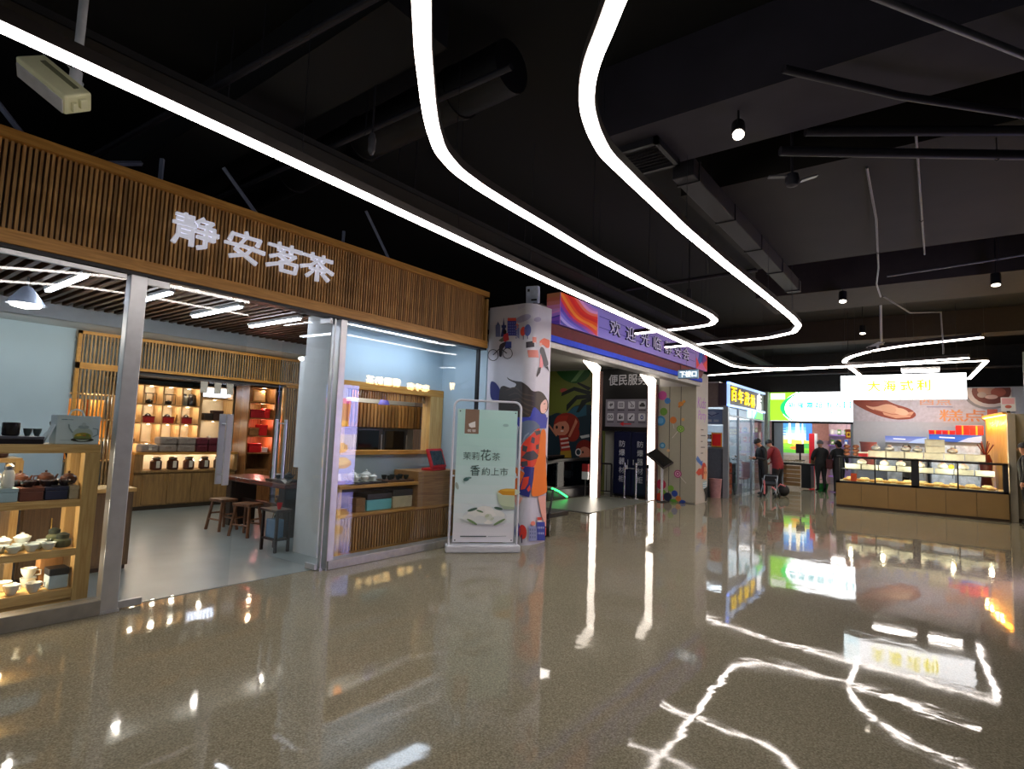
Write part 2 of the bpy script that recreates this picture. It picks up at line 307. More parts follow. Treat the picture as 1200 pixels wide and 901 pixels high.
# printed pictures: (colour, outline) in metres on their own wall
COLUMN_ART=[('aaa6c4',[(0.802,3.332),(0.796,3.313),(0.775,3.294),(0.743,3.276),(0.702,3.261),(0.657,3.25),(0.612,3.244),(0.571,3.244),(0.538,3.25),(0.517,3.261),(0.509,3.276),(0.515,3.294),(0.535,3.313),(0.566,3.33),(0.605,3.346),(0.65,3.357),(0.696,3.363),(0.738,3.364),(0.772,3.358),(0.794,3.347)]),('a8a5c2',[(1.048,3.317),(1.044,3.305),(1.031,3.293),(1.011,3.281),(0.985,3.271),(0.957,3.264),(0.928,3.261),(0.903,3.261),(0.882,3.265),(0.868,3.273),(0.863,3.283),(0.867,3.295),(0.879,3.308),(0.899,3.319),(0.924,3.329),(0.953,3.336),(0.981,3.34),(1.008,3.34),(1.029,3.335),(1.043,3.328)]),('c8c6d8',[(0.688,3.493),(0.679,3.482),(0.649,3.468),(0.603,3.452),(0.546,3.436),(0.564,3.515),(0.515,3.522),(0.47,3.531),(0.433,3.542),(0.41,3.553),(0.401,3.563),(0.409,3.572),(0.432,3.578),(0.467,3.581),(0.512,3.58),(0.562,3.576),(0.543,3.49),(0.601,3.498),(0.647,3.502),(0.677,3.5)]),('6a74a0',[(0.126,3.248),(0.219,3.24),(0.228,3.056),(0.135,3.063)]),('5a648f',[(0.14,3.247),(0.171,3.3),(0.213,3.241)]),('2c3a78',[(0.233,3.056),(0.264,3.214),(0.28,3.356),(0.309,3.21),(0.366,3.046)]),('2c3a78',[(0.241,3.238),(0.335,3.23),(0.337,3.186),(0.243,3.194)]),('3a3f9a',[(0.354,3.294),(0.522,3.279),(0.532,3.051),(0.365,3.064)]),('e0584a',[(0.357,3.338),(0.52,3.322),(0.522,3.276),(0.359,3.291)]),('7f8ad0',[(0.377,3.268),(0.393,3.266),(0.394,3.244),(0.378,3.246)]),('7f8ad0',[(0.379,3.226),(0.395,3.225),(0.396,3.203),(0.38,3.204)]),('7f8ad0',[(0.381,3.184),(0.397,3.183),(0.398,3.161),(0.382,3.163)]),('7f8ad0',[(0.383,3.143),(0.399,3.142),(0.4,3.12),(0.384,3.121)]),('7f8ad0',[(0.385,3.101),(0.401,3.1),(0.402,3.078),(0.386,3.079)]),('7f8ad0',[(0.412,3.265),(0.429,3.263),(0.43,3.241),(0.413,3.243)]),('7f8ad0',[(0.414,3.223),(0.431,3.222),(0.432,3.2),(0.415,3.201)]),('7f8ad0',[(0.416,3.182),(0.433,3.18),(0.434,3.158),(0.417,3.16)]),('7f8ad0',[(0.418,3.14),(0.434,3.139),(0.435,3.117),(0.419,3.118)]),('7f8ad0',[(0.42,3.099),(0.436,3.097),(0.437,3.076),(0.421,3.077)]),('7f8ad0',[(0.448,3.262),(0.464,3.26),(0.465,3.238),(0.449,3.24)]),('7f8ad0',[(0.45,3.22),(0.466,3.219),(0.467,3.197),(0.451,3.198)]),('7f8ad0',[(0.451,3.179),(0.468,3.177),(0.469,3.155),(0.452,3.157)]),('7f8ad0',[(0.453,3.137),(0.47,3.136),(0.471,3.114),(0.454,3.115)]),('7f8ad0',[(0.455,3.096),(0.471,3.095),(0.472,3.073),(0.456,3.074)]),('7f8ad0',[(0.483,3.258),(0.499,3.257),(0.5,3.235),(0.484,3.237)]),('7f8ad0',[(0.485,3.217),(0.501,3.216),(0.502,3.194),(0.486,3.195)]),('7f8ad0',[(0.486,3.176),(0.503,3.174),(0.504,3.153),(0.487,3.154)]),('7f8ad0',[(0.488,3.134),(0.504,3.133),(0.505,3.111),(0.489,3.113)]),('7f8ad0',[(0.49,3.093),(0.506,3.092),(0.507,3.07),(0.491,3.071)]),('9aa0c8',[(0.524,3.229),(0.588,3.164),(0.598,2.996),(0.532,3.051)]),('e8806a',[(0.567,3.181),(0.564,3.171),(0.557,3.16),(0.546,3.151),(0.531,3.144),(0.514,3.139),(0.575,3.213),(0.563,3.219),(0.554,3.227),(0.547,3.238),(0.545,3.249),(0.546,3.259),(0.552,3.268),(0.561,3.275),(0.572,3.279),(0.51,3.204),(0.527,3.206),(0.542,3.204),(0.555,3.199),(0.563,3.191)]),('6068a8',[(0.536,3.21),(0.549,3.209),(0.55,3.188),(0.537,3.189)]),('6068a8',[(0.537,3.171),(0.551,3.17),(0.552,3.149),(0.538,3.15)]),('6068a8',[(0.539,3.132),(0.552,3.131),(0.553,3.11),(0.54,3.111)]),('6068a8',[(0.541,3.093),(0.554,3.092),(0.555,3.071),(0.542,3.072)]),('6068a8',[(0.565,3.208),(0.578,3.207),(0.579,3.185),(0.566,3.186)]),('6068a8',[(0.567,3.169),(0.58,3.168),(0.581,3.146),(0.568,3.147)]),('6068a8',[(0.568,3.13),(0.582,3.129),(0.583,3.107),(0.569,3.108)]),('6068a8',[(0.57,3.091),(0.583,3.09),(0.584,3.069),(0.571,3.07)]),('6068a8',[(0.521,3.136),(0.538,3.139),(0.539,3.119),(0.522,3.116)]),('6068a8',[(0.523,3.099),(0.54,3.102),(0.541,3.082),(0.524,3.079)]),('6068a8',[(0.525,3.063),(0.542,3.066),(0.544,3.045),(0.527,3.042)]),('6068a8',[(0.528,3.026),(0.545,3.029),(0.546,3.009),(0.529,3.006)]),('6068a8',[(0.558,3.143),(0.576,3.146),(0.577,3.125),(0.56,3.122)]),('6068a8',[(0.561,3.106),(0.578,3.109),(0.579,3.088),(0.562,3.085)]),('6068a8',[(0.563,3.069),(0.58,3.072),(0.581,3.051),(0.564,3.049)]),('6068a8',[(0.565,3.032),(0.582,3.035),(0.583,3.015),(0.566,3.012)]),('e2503c',[(0.714,3.115),(0.713,3.093),(0.707,3.072),(0.696,3.055),(0.682,3.042),(0.666,3.036),(0.65,3.037),(0.634,3.045),(0.622,3.058),(0.614,3.077),(0.61,3.098),(0.611,3.12),(0.617,3.14),(0.628,3.158),(0.642,3.17),(0.658,3.177),(0.674,3.176),(0.689,3.169),(0.702,3.155),(0.71,3.137)]),('5562a8',[(0.814,3.132),(0.812,3.105),(0.805,3.079),(0.791,3.057),(0.774,3.041),(0.755,3.034),(0.735,3.035),(0.716,3.045),(0.701,3.062),(0.691,3.084),(0.686,3.111),(0.688,3.138),(0.695,3.164),(0.708,3.186),(0.725,3.201),(0.744,3.209),(0.764,3.208),(0.783,3.199),(0.798,3.182),(0.809,3.159)]),('333a70',[(0.662,3.048),(0.676,3.05),(0.68,2.984),(0.666,2.982)]),('333a70',[(0.744,3.041),(0.758,3.043),(0.761,2.993),(0.747,2.991)]),('ef6a48',[(1.011,2.976),(1.121,3.047),(1.218,3.041),(1.289,3.041),(1.291,2.92),(1.206,2.901),(1.127,2.94),(1.032,2.937)]),('2a2030',[(0.728,2.944),(0.893,2.969),(0.898,2.879),(0.733,2.855)]),('e88a78',[(0.842,3.025),(0.926,3.027),(0.932,2.932),(0.85,2.941)]),('c8c8d2',[(0.883,2.946),(1.019,2.967),(1.009,2.88),(0.888,2.869)]),('e38a7c',[(0.757,2.823),(0.982,2.839),(1.01,2.73),(0.784,2.716)]),('e8b0a8',[(1.085,2.94),(1.084,2.932),(1.079,2.924),(1.072,2.917),(1.063,2.912),(1.053,2.909),(1.042,2.909),(1.032,2.911),(1.025,2.916),(1.02,2.922),(1.017,2.93),(1.019,2.938),(1.023,2.946),(1.03,2.953),(1.039,2.958),(1.05,2.961),(1.06,2.961),(1.07,2.959),(1.078,2.954),(1.083,2.948)]),('ee8f96',[(1.042,2.766),(1.034,2.583),(1.116,2.593),(1.168,2.761),(1.094,2.848)]),('45424f',[(1.053,2.907),(1.137,2.898),(1.205,2.788),(1.291,2.645),(1.146,2.607),(1.092,2.751),(1.02,2.827)]),('2a2430',[(1.012,2.581),(1.078,2.595),(1.057,2.511),(0.975,2.434),(0.959,2.458)]),('2a2430',[(1.176,2.615),(1.261,2.631),(1.297,2.548),(1.256,2.576)]),('1a1a26',[(0.214,2.774),(0.212,2.753),(0.198,2.756),(0.2,2.775)]),('1a1a26',[(0.212,2.753),(0.204,2.733),(0.191,2.739),(0.198,2.756)]),('1a1a26',[(0.204,2.733),(0.19,2.716),(0.179,2.723),(0.191,2.739)]),('1a1a26',[(0.19,2.716),(0.172,2.702),(0.163,2.712),(0.179,2.723)]),('1a1a26',[(0.172,2.702),(0.15,2.693),(0.144,2.704),(0.163,2.712)]),('1a1a26',[(0.15,2.693),(0.125,2.689),(0.123,2.7),(0.144,2.704)]),('1a1a26',[(0.125,2.689),(0.099,2.69),(0.1,2.701),(0.123,2.7)]),('1a1a26',[(0.099,2.69),(0.074,2.697),(0.078,2.707),(0.1,2.701)]),('1a1a26',[(0.074,2.697),(0.05,2.708),(0.058,2.717),(0.078,2.707)]),('1a1a26',[(0.05,2.708),(0.03,2.724),(0.04,2.73),(0.058,2.717)]),('1a1a26',[(0.03,2.724),(0.014,2.742),(0.026,2.747),(0.04,2.73)]),('1a1a26',[(0.014,2.742),(0.004,2.764),(0.017,2.765),(0.026,2.747)]),('1a1a26',[(0.004,2.764),(-0.001,2.786),(0.014,2.785),(0.017,2.765)]),('1a1a26',[(-0.001,2.786),(0.001,2.807),(0.015,2.804),(0.014,2.785)]),('1a1a26',[(0.001,2.807),(0.01,2.827),(0.022,2.821),(0.015,2.804)]),('1a1a26',[(0.01,2.827),(0.023,2.845),(0.035,2.837),(0.022,2.821)]),('1a1a26',[(0.023,2.845),(0.042,2.858),(0.051,2.848),(0.035,2.837)]),('1a1a26',[(0.042,2.858),(0.065,2.867),(0.07,2.856),(0.051,2.848)]),('1a1a26',[(0.065,2.867),(0.09,2.871),(0.092,2.86),(0.07,2.856)]),('1a1a26',[(0.09,2.871),(0.116,2.869),(0.115,2.858),(0.092,2.86)]),('1a1a26',[(0.116,2.869),(0.141,2.862),(0.137,2.852),(0.115,2.858)]),('1a1a26',[(0.141,2.862),(0.164,2.851),(0.157,2.842),(0.137,2.852)]),('1a1a26',[(0.164,2.851),(0.184,2.835),(0.174,2.829),(0.157,2.842)]),('1a1a26',[(0.184,2.835),(0.2,2.817),(0.188,2.812),(0.174,2.829)]),('1a1a26',[(0.2,2.817),(0.21,2.796),(0.196,2.794),(0.188,2.812)]),('1a1a26',[(0.21,2.796),(0.214,2.774),(0.2,2.775),(0.196,2.794)]),('1a1a26',[(0.486,2.785),(0.484,2.765),(0.471,2.769),(0.472,2.786)]),('1a1a26',[(0.484,2.765),(0.476,2.747),(0.464,2.752),(0.471,2.769)]),('1a1a26',[(0.476,2.747),(0.464,2.731),(0.454,2.738),(0.464,2.752)]),('1a1a26',[(0.464,2.731),(0.447,2.718),(0.439,2.727),(0.454,2.738)]),('1a1a26',[(0.447,2.718),(0.427,2.71),(0.422,2.72),(0.439,2.727)]),('1a1a26',[(0.427,2.71),(0.404,2.706),(0.402,2.717),(0.422,2.72)]),('1a1a26',[(0.404,2.706),(0.381,2.707),(0.382,2.718),(0.402,2.717)]),('1a1a26',[(0.381,2.707),(0.358,2.713),(0.362,2.723),(0.382,2.718)]),('1a1a26',[(0.358,2.713),(0.336,2.724),(0.344,2.732),(0.362,2.723)]),('1a1a26',[(0.336,2.724),(0.318,2.738),(0.328,2.745),(0.344,2.732)]),('1a1a26',[(0.318,2.738),(0.303,2.756),(0.315,2.76),(0.328,2.745)]),('1a1a26',[(0.303,2.756),(0.294,2.776),(0.307,2.777),(0.315,2.76)]),('1a1a26',[(0.294,2.776),(0.29,2.796),(0.304,2.795),(0.307,2.777)]),('1a1a26',[(0.29,2.796),(0.292,2.816),(0.306,2.813),(0.304,2.795)]),('1a1a26',[(0.292,2.816),(0.3,2.835),(0.312,2.829),(0.306,2.813)]),('1a1a26',[(0.3,2.835),(0.312,2.851),(0.323,2.843),(0.312,2.829)]),('1a1a26',[(0.312,2.851),(0.329,2.864),(0.338,2.854),(0.323,2.843)]),('1a1a26',[(0.329,2.864),(0.35,2.872),(0.355,2.861),(0.338,2.854)]),('1a1a26',[(0.35,2.872),(0.373,2.875),(0.375,2.865),(0.355,2.861)]),('1a1a26',[(0.373,2.875),(0.396,2.874),(0.395,2.863),(0.375,2.865)]),('1a1a26',[(0.396,2.874),(0.419,2.868),(0.415,2.858),(0.395,2.863)]),('1a1a26',[(0.419,2.868),(0.441,2.857),(0.433,2.848),(0.415,2.858)]),('1a1a26',[(0.441,2.857),(0.459,2.842),(0.449,2.836),(0.433,2.848)]),('1a1a26',[(0.459,2.842),(0.473,2.825),(0.461,2.821),(0.449,2.836)]),('1a1a26',[(0.473,2.825),(0.482,2.805),(0.469,2.804),(0.461,2.821)]),('1a1a26',[(0.482,2.805),(0.486,2.785),(0.472,2.786),(0.469,2.804)]),('1a1a26',[(0.102,2.784),(0.242,2.886),(0.253,2.875),(0.113,2.773)]),('1a1a26',[(0.241,2.893),(0.383,2.795),(0.373,2.785),(0.231,2.88)]),('2f3f86',[(0.331,2.974),(0.456,2.966),(0.46,2.866),(0.336,2.874)]),('26202e',[(0.233,2.942),(0.361,2.977),(0.337,2.902),(0.292,2.861),(0.282,2.742),(0.232,2.745),(0.22,2.866)]),('c83c44',[(0.301,3.079),(0.382,3.106),(0.411,2.995),(0.334,2.968),(0.286,2.993)]),('6a6e60',[(0.208,2.998),(0.294,3.047),(0.309,2.98),(0.265,2.972)]),('201c28',[(0.357,3.121),(0.355,3.11),(0.351,3.101),(0.343,3.094),(0.334,3.09),(0.323,3.089),(0.312,3.091),(0.301,3.097),(0.293,3.105),(0.287,3.116),(0.285,3.127),(0.286,3.137),(0.291,3.147),(0.299,3.154),(0.308,3.158),(0.319,3.159),(0.33,3.156),(0.341,3.151),(0.349,3.142),(0.354,3.132)]),('2b2f78',[(0.071,2.383),(0.17,2.365),(0.249,2.287),(0.288,2.222),(0.378,2.049),(0.254,2.082),(0.087,2.089)]),('352d2c',[(0.394,2.439),(0.428,2.408),(0.51,2.376),(0.616,2.36),(0.678,2.355),(0.788,2.295),(0.879,2.211),(1.054,2.238),(1.177,2.196),(1.291,2.09),(1.298,1.972),(1.15,1.878),(0.891,1.887),(0.687,1.753),(0.27,1.747),(0.255,2.05),(0.266,2.276),(0.338,2.307),(0.435,2.273),(0.529,2.256),(0.591,2.323),(0.484,2.364),(0.412,2.4)]),('4a3d36',[(0.382,2.242),(0.566,2.292),(0.696,2.184),(0.911,2.159),(0.905,2.142),(0.679,2.162),(0.567,2.27),(0.388,2.225)]),('4a3d36',[(0.434,2.16),(0.596,2.211),(0.728,2.109),(0.915,2.08),(0.909,2.063),(0.712,2.087),(0.597,2.19),(0.441,2.143)]),('4a3d36',[(0.486,2.079),(0.626,2.131),(0.761,2.033),(0.92,2.001),(0.914,1.984),(0.744,2.011),(0.627,2.11),(0.492,2.062)]),('4a3d36',[(0.538,1.998),(0.601,2.037),(0.794,1.956),(0.925,1.922),(0.918,1.905),(0.777,1.935),(0.602,2.016),(0.544,1.982)]),('4a3d36',[(0.589,1.919),(0.64,1.962),(0.827,1.88),(0.929,1.843),(0.923,1.826),(0.81,1.858),(0.641,1.942),(0.595,1.902)]),('f0c3b4',[(1.073,2.04),(1.182,2.119),(1.235,2.123),(1.27,2.052),(1.252,1.958),(1.194,1.906),(1.091,1.914)]),('2a2020',[(1.163,2.054),(1.208,2.065),(1.208,2.055),(1.163,2.043)]),('c04040',[(1.205,1.975),(1.243,1.982),(1.236,1.966),(1.206,1.962)]),('3340a8',[(0.906,2.002),(1.033,1.953),(1.112,1.887),(1.24,1.913),(1.271,1.774),(0.809,1.757),(0.856,1.865)]),('3340a8',[(0.561,1.83),(1.285,1.854),(1.256,1.69),(1.049,1.684),(0.756,1.757),(0.645,1.694)]),('5f6f86',[(0.647,1.198),(0.636,1.611),(0.67,1.744),(0.796,1.796),(0.969,1.786),(1.123,1.695),(0.94,1.66),(0.705,1.451),(0.656,1.23)]),('8a96aa',[(0.711,1.461),(0.767,1.574),(0.828,1.616),(0.843,1.604),(0.789,1.554),(0.739,1.451)]),('f07a24',[(1.105,1.669),(1.257,1.673),(1.259,1.306),(1.303,0.944),(1.337,0.739),(1.255,0.711),(1.107,0.687),(0.907,0.696),(0.949,0.897),(0.97,1.143),(1.072,1.287)]),('dc4028',[(1.105,1.682),(1.019,1.679),(0.737,1.482),(0.661,1.266),(0.691,1.109),(0.973,1.097),(1.064,1.291)]),('47464e',[(0.799,1.33),(0.94,1.36),(1.072,1.282),(1.031,1.235),(0.859,1.207),(0.724,1.245)]),('47464e',[(0.892,1.556),(0.966,1.536),(0.952,1.453),(0.872,1.473)]),('47464e',[(0.941,1.639),(1.106,1.654),(1.098,1.601),(1.0,1.574)]),('47464e',[(0.74,1.431),(0.819,1.411),(0.802,1.33),(0.732,1.346)]),('47464e',[(0.99,1.432),(1.069,1.454),(1.066,1.381),(1.001,1.37)]),('47464e',[(0.713,1.189),(0.824,1.207),(0.835,1.136),(0.731,1.118)]),('2b3080',[(0.731,1.132),(0.972,1.112),(0.954,0.938),(0.876,0.685),(0.659,0.732),(0.782,1.026)]),('e04530',[(0.768,0.966),(0.865,0.982),(0.85,0.881),(0.799,0.803),(0.724,0.787)]),('e04530',[(0.83,0.801),(0.88,0.86),(0.905,0.797),(0.857,0.759)]),('e04530',[(0.698,1.109),(0.78,1.117),(0.748,1.077)]),('f07028',[(0.578,1.115),(0.633,1.104),(0.785,1.03),(0.663,0.721),(0.665,0.672),(0.588,0.681)]),('dde0ea',[(0.646,0.982),(0.646,0.968),(0.643,0.955),(0.637,0.945),(0.63,0.938),(0.623,0.935),(0.615,0.937),(0.607,0.943),(0.601,0.952),(0.597,0.965),(0.595,0.978),(0.595,0.992),(0.598,1.005),(0.604,1.016),(0.611,1.023),(0.619,1.025),(0.627,1.024),(0.634,1.018),(0.64,1.008),(0.644,0.996)]),('f0b0a0',[(1.089,0.679),(1.286,0.692),(1.327,0.373),(1.351,0.224),(1.313,0.228),(1.197,0.406)]),('f0b0a0',[(0.609,0.662),(0.663,0.715),(0.772,0.674),(0.673,0.506)]),('37343c',[(1.259,1.296),(1.35,1.198),(1.345,1.145),(1.286,1.168)]),('e8e6ea',[(1.347,0.847),(1.411,0.812),(1.421,0.641),(1.358,0.645)]),('3a48a0',[(0.744,0.219),(0.742,0.18),(0.733,0.146),(0.718,0.12),(0.697,0.105),(0.71,0.07),(0.692,0.074),(0.675,0.09),(0.661,0.116),(0.651,0.151),(0.646,0.19),(0.647,0.23),(0.654,0.267),(0.666,0.297),(0.681,0.317),(0.699,0.326),(0.682,0.346),(0.705,0.326),(0.724,0.296),(0.738,0.259)]),('d83a30',[(0.853,0.187),(0.851,0.156),(0.844,0.129),(0.83,0.109),(0.813,0.097),(0.793,0.094),(0.772,0.102),(0.753,0.118),(0.737,0.142),(0.726,0.171),(0.721,0.202),(0.722,0.232),(0.73,0.259),(0.743,0.279),(0.761,0.292),(0.781,0.294),(0.801,0.287),(0.821,0.271),(0.837,0.247),(0.848,0.218)]),('3a2f50',[(0.699,0.147),(0.712,0.149),(0.718,0.005),(0.705,0.004)]),('3a2f50',[(0.761,0.158),(0.779,0.156),(0.786,0.038),(0.768,0.04)]),('8f97bd',[(0.886,0.277),(1.08,0.257),(1.093,0.043),(0.898,0.067)]),('ee8c78',[(1.041,0.302),(1.039,0.292),(1.031,0.283),(1.019,0.278),(1.003,0.275),(0.985,0.275),(0.967,0.278),(0.951,0.285),(0.938,0.293),(0.929,0.303),(0.926,0.313),(0.928,0.323),(0.936,0.331),(0.948,0.337),(0.964,0.34),(0.981,0.34),(0.999,0.337),(1.016,0.331),(1.029,0.322),(1.038,0.312)]),('3a48a8',[(1.084,0.318),(1.294,0.297),(1.309,0.024),(1.1,0.05)]),('d84a3c',[(1.087,0.385),(1.206,0.374),(1.209,0.33),(1.09,0.342)]),('e8e0e0',[(1.09,0.342),(1.224,0.329),(1.225,0.304),(1.091,0.317)]),('e0604a',[(1.306,0.218),(1.353,0.203),(1.359,0.097),(1.313,0.092)]),('606890',[(0.909,0.241),(0.934,0.238),(0.936,0.207),(0.911,0.21)]),('606890',[(0.912,0.188),(0.937,0.185),(0.939,0.155),(0.914,0.158)]),('606890',[(0.915,0.135),(0.94,0.132),(0.942,0.102),(0.917,0.105)]),('606890',[(0.966,0.234),(0.991,0.232),(0.993,0.201),(0.968,0.204)]),('606890',[(0.969,0.181),(0.995,0.179),(0.996,0.148),(0.971,0.151)]),('606890',[(0.972,0.129),(0.998,0.126),(0.999,0.095),(0.974,0.098)]),('606890',[(1.024,0.228),(1.049,0.225),(1.051,0.195),(1.026,0.197)]),('606890',[(1.027,0.175),(1.053,0.172),(1.054,0.141),(1.029,0.144)]),('606890',[(1.03,0.122),(1.056,0.119),(1.057,0.088),(1.032,0.091)]),('c8cfee',[(1.11,0.249),(1.128,0.247),(1.13,0.216),(1.112,0.218)]),('c8cfee',[(1.115,0.167),(1.133,0.165),(1.135,0.134),(1.117,0.136)]),('c8cfee',[(1.154,0.245),(1.173,0.243),(1.175,0.212),(1.156,0.214)]),('c8cfee',[(1.159,0.162),(1.178,0.16),(1.18,0.129),(1.161,0.131)]),('c8cfee',[(1.199,0.24),(1.218,0.238),(1.22,0.207),(1.201,0.209)]),('c8cfee',[(1.204,0.157),(1.223,0.155),(1.225,0.123),(1.206,0.126)]),('c8cfee',[(1.244,0.235),(1.263,0.233),(1.265,0.202),(1.246,0.204)]),('c8cfee',[(1.249,0.152),(1.268,0.149),(1.27,0.118),(1.251,0.12)])]
KIDS_ART=[('6f7a30',[(0.328,3.885),(2.747,3.77),(2.786,2.285),(0.394,2.266)]),('1f5a22',[(1.119,3.642),(2.374,3.721),(2.358,3.396),(2.166,3.205),(1.811,3.128),(1.44,3.252),(1.195,3.463)]),('6f9a60',[(1.991,3.647),(2.152,3.674),(1.874,3.212),(1.677,3.189)]),('b8524a',[(1.586,2.933),(1.58,2.911),(1.561,2.893),(1.532,2.878),(1.495,2.868),(1.454,2.866),(1.412,2.87),(1.374,2.88),(1.343,2.896),(1.323,2.915),(1.316,2.937),(1.322,2.958),(1.34,2.977),(1.37,2.992),(1.407,3.001),(1.449,3.004),(1.491,3.0),(1.528,2.989),(1.559,2.974),(1.578,2.954)]),('1d3340',[(0.966,2.154),(1.237,2.273),(1.577,2.19),(1.767,2.447),(2.09,2.531),(2.782,2.448),(2.852,-0.239),(0.506,-0.476),(0.401,2.089)]),('2a5c72',[(1.575,2.247),(1.833,2.447),(2.25,2.503),(2.259,2.197),(1.844,2.108)]),('101c1c',[(2.394,3.004),(1.94,3.182),(1.909,3.138),(2.302,2.921)]),('101c1c',[(2.397,2.892),(1.814,3.043),(1.386,2.878),(1.369,2.763),(1.817,2.929),(2.337,2.781)]),('101c1c',[(2.4,2.809),(1.887,2.786),(1.566,2.504),(1.56,2.304),(1.924,2.661),(2.371,2.698)]),('101c1c',[(2.402,2.725),(2.086,2.644),(1.903,2.278),(2.001,2.279),(2.249,2.559),(2.405,2.614)]),('8e2c20',[(2.031,1.932),(2.012,1.828),(1.953,1.733),(1.858,1.656),(1.735,1.604),(1.597,1.583),(1.457,1.595),(1.327,1.64),(1.223,1.713),(1.153,1.807),(1.127,1.914),(1.146,2.021),(1.208,2.118),(1.308,2.196),(1.434,2.246),(1.574,2.264),(1.714,2.248),(1.84,2.201),(1.941,2.128),(2.006,2.035)]),('8e2c20',[(2.039,1.664),(2.029,1.587),(1.997,1.516),(1.944,1.458),(1.877,1.42),(1.801,1.405),(1.723,1.414),(1.653,1.447),(1.595,1.502),(1.557,1.571),(1.542,1.65),(1.552,1.729),(1.585,1.801),(1.639,1.858),(1.708,1.896),(1.784,1.91),(1.862,1.899),(1.932,1.865),(1.988,1.81),(2.025,1.741)]),('d08a70',[(1.682,1.812),(1.671,1.738),(1.634,1.671),(1.574,1.617),(1.497,1.58),(1.411,1.566),(1.323,1.575),(1.242,1.606),(1.177,1.658),(1.134,1.724),(1.117,1.798),(1.128,1.873),(1.167,1.941),(1.228,1.996),(1.307,2.032),(1.394,2.045),(1.482,2.035),(1.561,2.002),(1.625,1.95),(1.666,1.885)]),('a83226',[(1.148,1.897),(1.241,2.158),(1.643,2.191),(1.583,2.019),(1.315,1.986)]),('241818',[(1.28,1.825),(1.279,1.809),(1.273,1.795),(1.265,1.783),(1.254,1.775),(1.241,1.772),(1.228,1.775),(1.217,1.782),(1.207,1.793),(1.201,1.807),(1.198,1.823),(1.2,1.839),(1.205,1.854),(1.214,1.865),(1.225,1.873),(1.237,1.876),(1.25,1.873),(1.262,1.866),(1.271,1.855),(1.277,1.841)]),('241818',[(1.496,1.819),(1.495,1.803),(1.489,1.788),(1.481,1.777),(1.47,1.769),(1.458,1.766),(1.445,1.769),(1.434,1.776),(1.424,1.787),(1.418,1.801),(1.416,1.817),(1.417,1.833),(1.422,1.847),(1.431,1.859),(1.442,1.866),(1.454,1.869),(1.467,1.867),(1.478,1.86),(1.487,1.849),(1.493,1.834)]),('f0e0d8',[(1.493,1.716),(1.49,1.709),(1.482,1.703),(1.469,1.697),(1.452,1.693),(1.433,1.692),(1.415,1.692),(1.398,1.695),(1.384,1.7),(1.375,1.706),(1.372,1.713),(1.375,1.72),(1.383,1.727),(1.396,1.732),(1.413,1.736),(1.432,1.737),(1.45,1.737),(1.467,1.734),(1.481,1.729),(1.49,1.723)]),('c88468',[(1.229,1.537),(1.275,1.584),(0.961,1.91),(0.92,1.875)]),('c88468',[(1.651,1.568),(1.718,1.531),(1.964,1.998),(1.896,2.098),(1.848,1.968)]),('a8322a',[(1.329,1.586),(1.61,1.595),(1.743,1.15),(1.413,1.106)]),('d8c8c0',[(1.373,1.485),(1.652,1.529),(1.667,1.484),(1.388,1.434)]),('d8c8c0',[(1.398,1.361),(1.683,1.406),(1.697,1.361),(1.413,1.31)]),('d8c8c0',[(1.422,1.237),(1.713,1.283),(1.727,1.239),(1.437,1.187)]),('a88a30',[(1.4,1.105),(1.757,1.151),(1.791,0.901),(1.636,0.808),(1.384,0.793)]),('7c2018',[(2.506,1.241),(2.495,1.165),(2.457,1.094),(2.397,1.037),(2.319,0.998),(2.232,0.981),(2.143,0.988),(2.062,1.019),(1.997,1.071),(1.953,1.138),(1.937,1.215),(1.949,1.293),(1.988,1.364),(2.05,1.422),(2.129,1.461),(2.217,1.476),(2.305,1.467),(2.385,1.435),(2.449,1.383),(2.491,1.316)]),('c88068',[(2.442,1.102),(2.433,1.044),(2.404,0.991),(2.359,0.947),(2.3,0.917),(2.234,0.904),(2.167,0.91),(2.106,0.933),(2.057,0.972),(2.024,1.022),(2.012,1.08),(2.021,1.138),(2.05,1.192),(2.097,1.236),(2.157,1.266),(2.223,1.278),(2.29,1.271),(2.35,1.248),(2.398,1.209),(2.43,1.158)]),('c8d0d0',[(2.054,1.581),(2.37,1.647),(2.385,1.565),(2.121,1.511)]),('302020',[(2.202,1.117),(2.201,1.105),(2.197,1.094),(2.19,1.085),(2.182,1.079),(2.172,1.077),(2.162,1.078),(2.153,1.083),(2.146,1.091),(2.141,1.102),(2.139,1.114),(2.14,1.126),(2.144,1.137),(2.151,1.146),(2.16,1.152),(2.17,1.154),(2.179,1.153),(2.188,1.147),(2.196,1.139),(2.201,1.129)]),('d8d8d8',[(2.12,1.113),(2.116,1.079),(2.102,1.047),(2.08,1.021),(2.052,1.004),(2.021,0.997),(1.989,1.001),(1.96,1.015),(1.936,1.038),(1.921,1.069),(1.914,1.103),(1.918,1.137),(1.932,1.169),(1.954,1.195),(1.982,1.212),(2.014,1.219),(2.046,1.215),(2.075,1.2),(2.098,1.177),(2.114,1.147)]),('1d3340',[(2.088,1.111),(2.085,1.087),(2.076,1.065),(2.061,1.047),(2.042,1.035),(2.02,1.03),(1.998,1.033),(1.978,1.043),(1.962,1.059),(1.951,1.08),(1.947,1.104),(1.949,1.128),(1.959,1.151),(1.974,1.169),(1.993,1.18),(2.015,1.185),(2.037,1.183),(2.057,1.172),(2.073,1.156),(2.084,1.135)])]
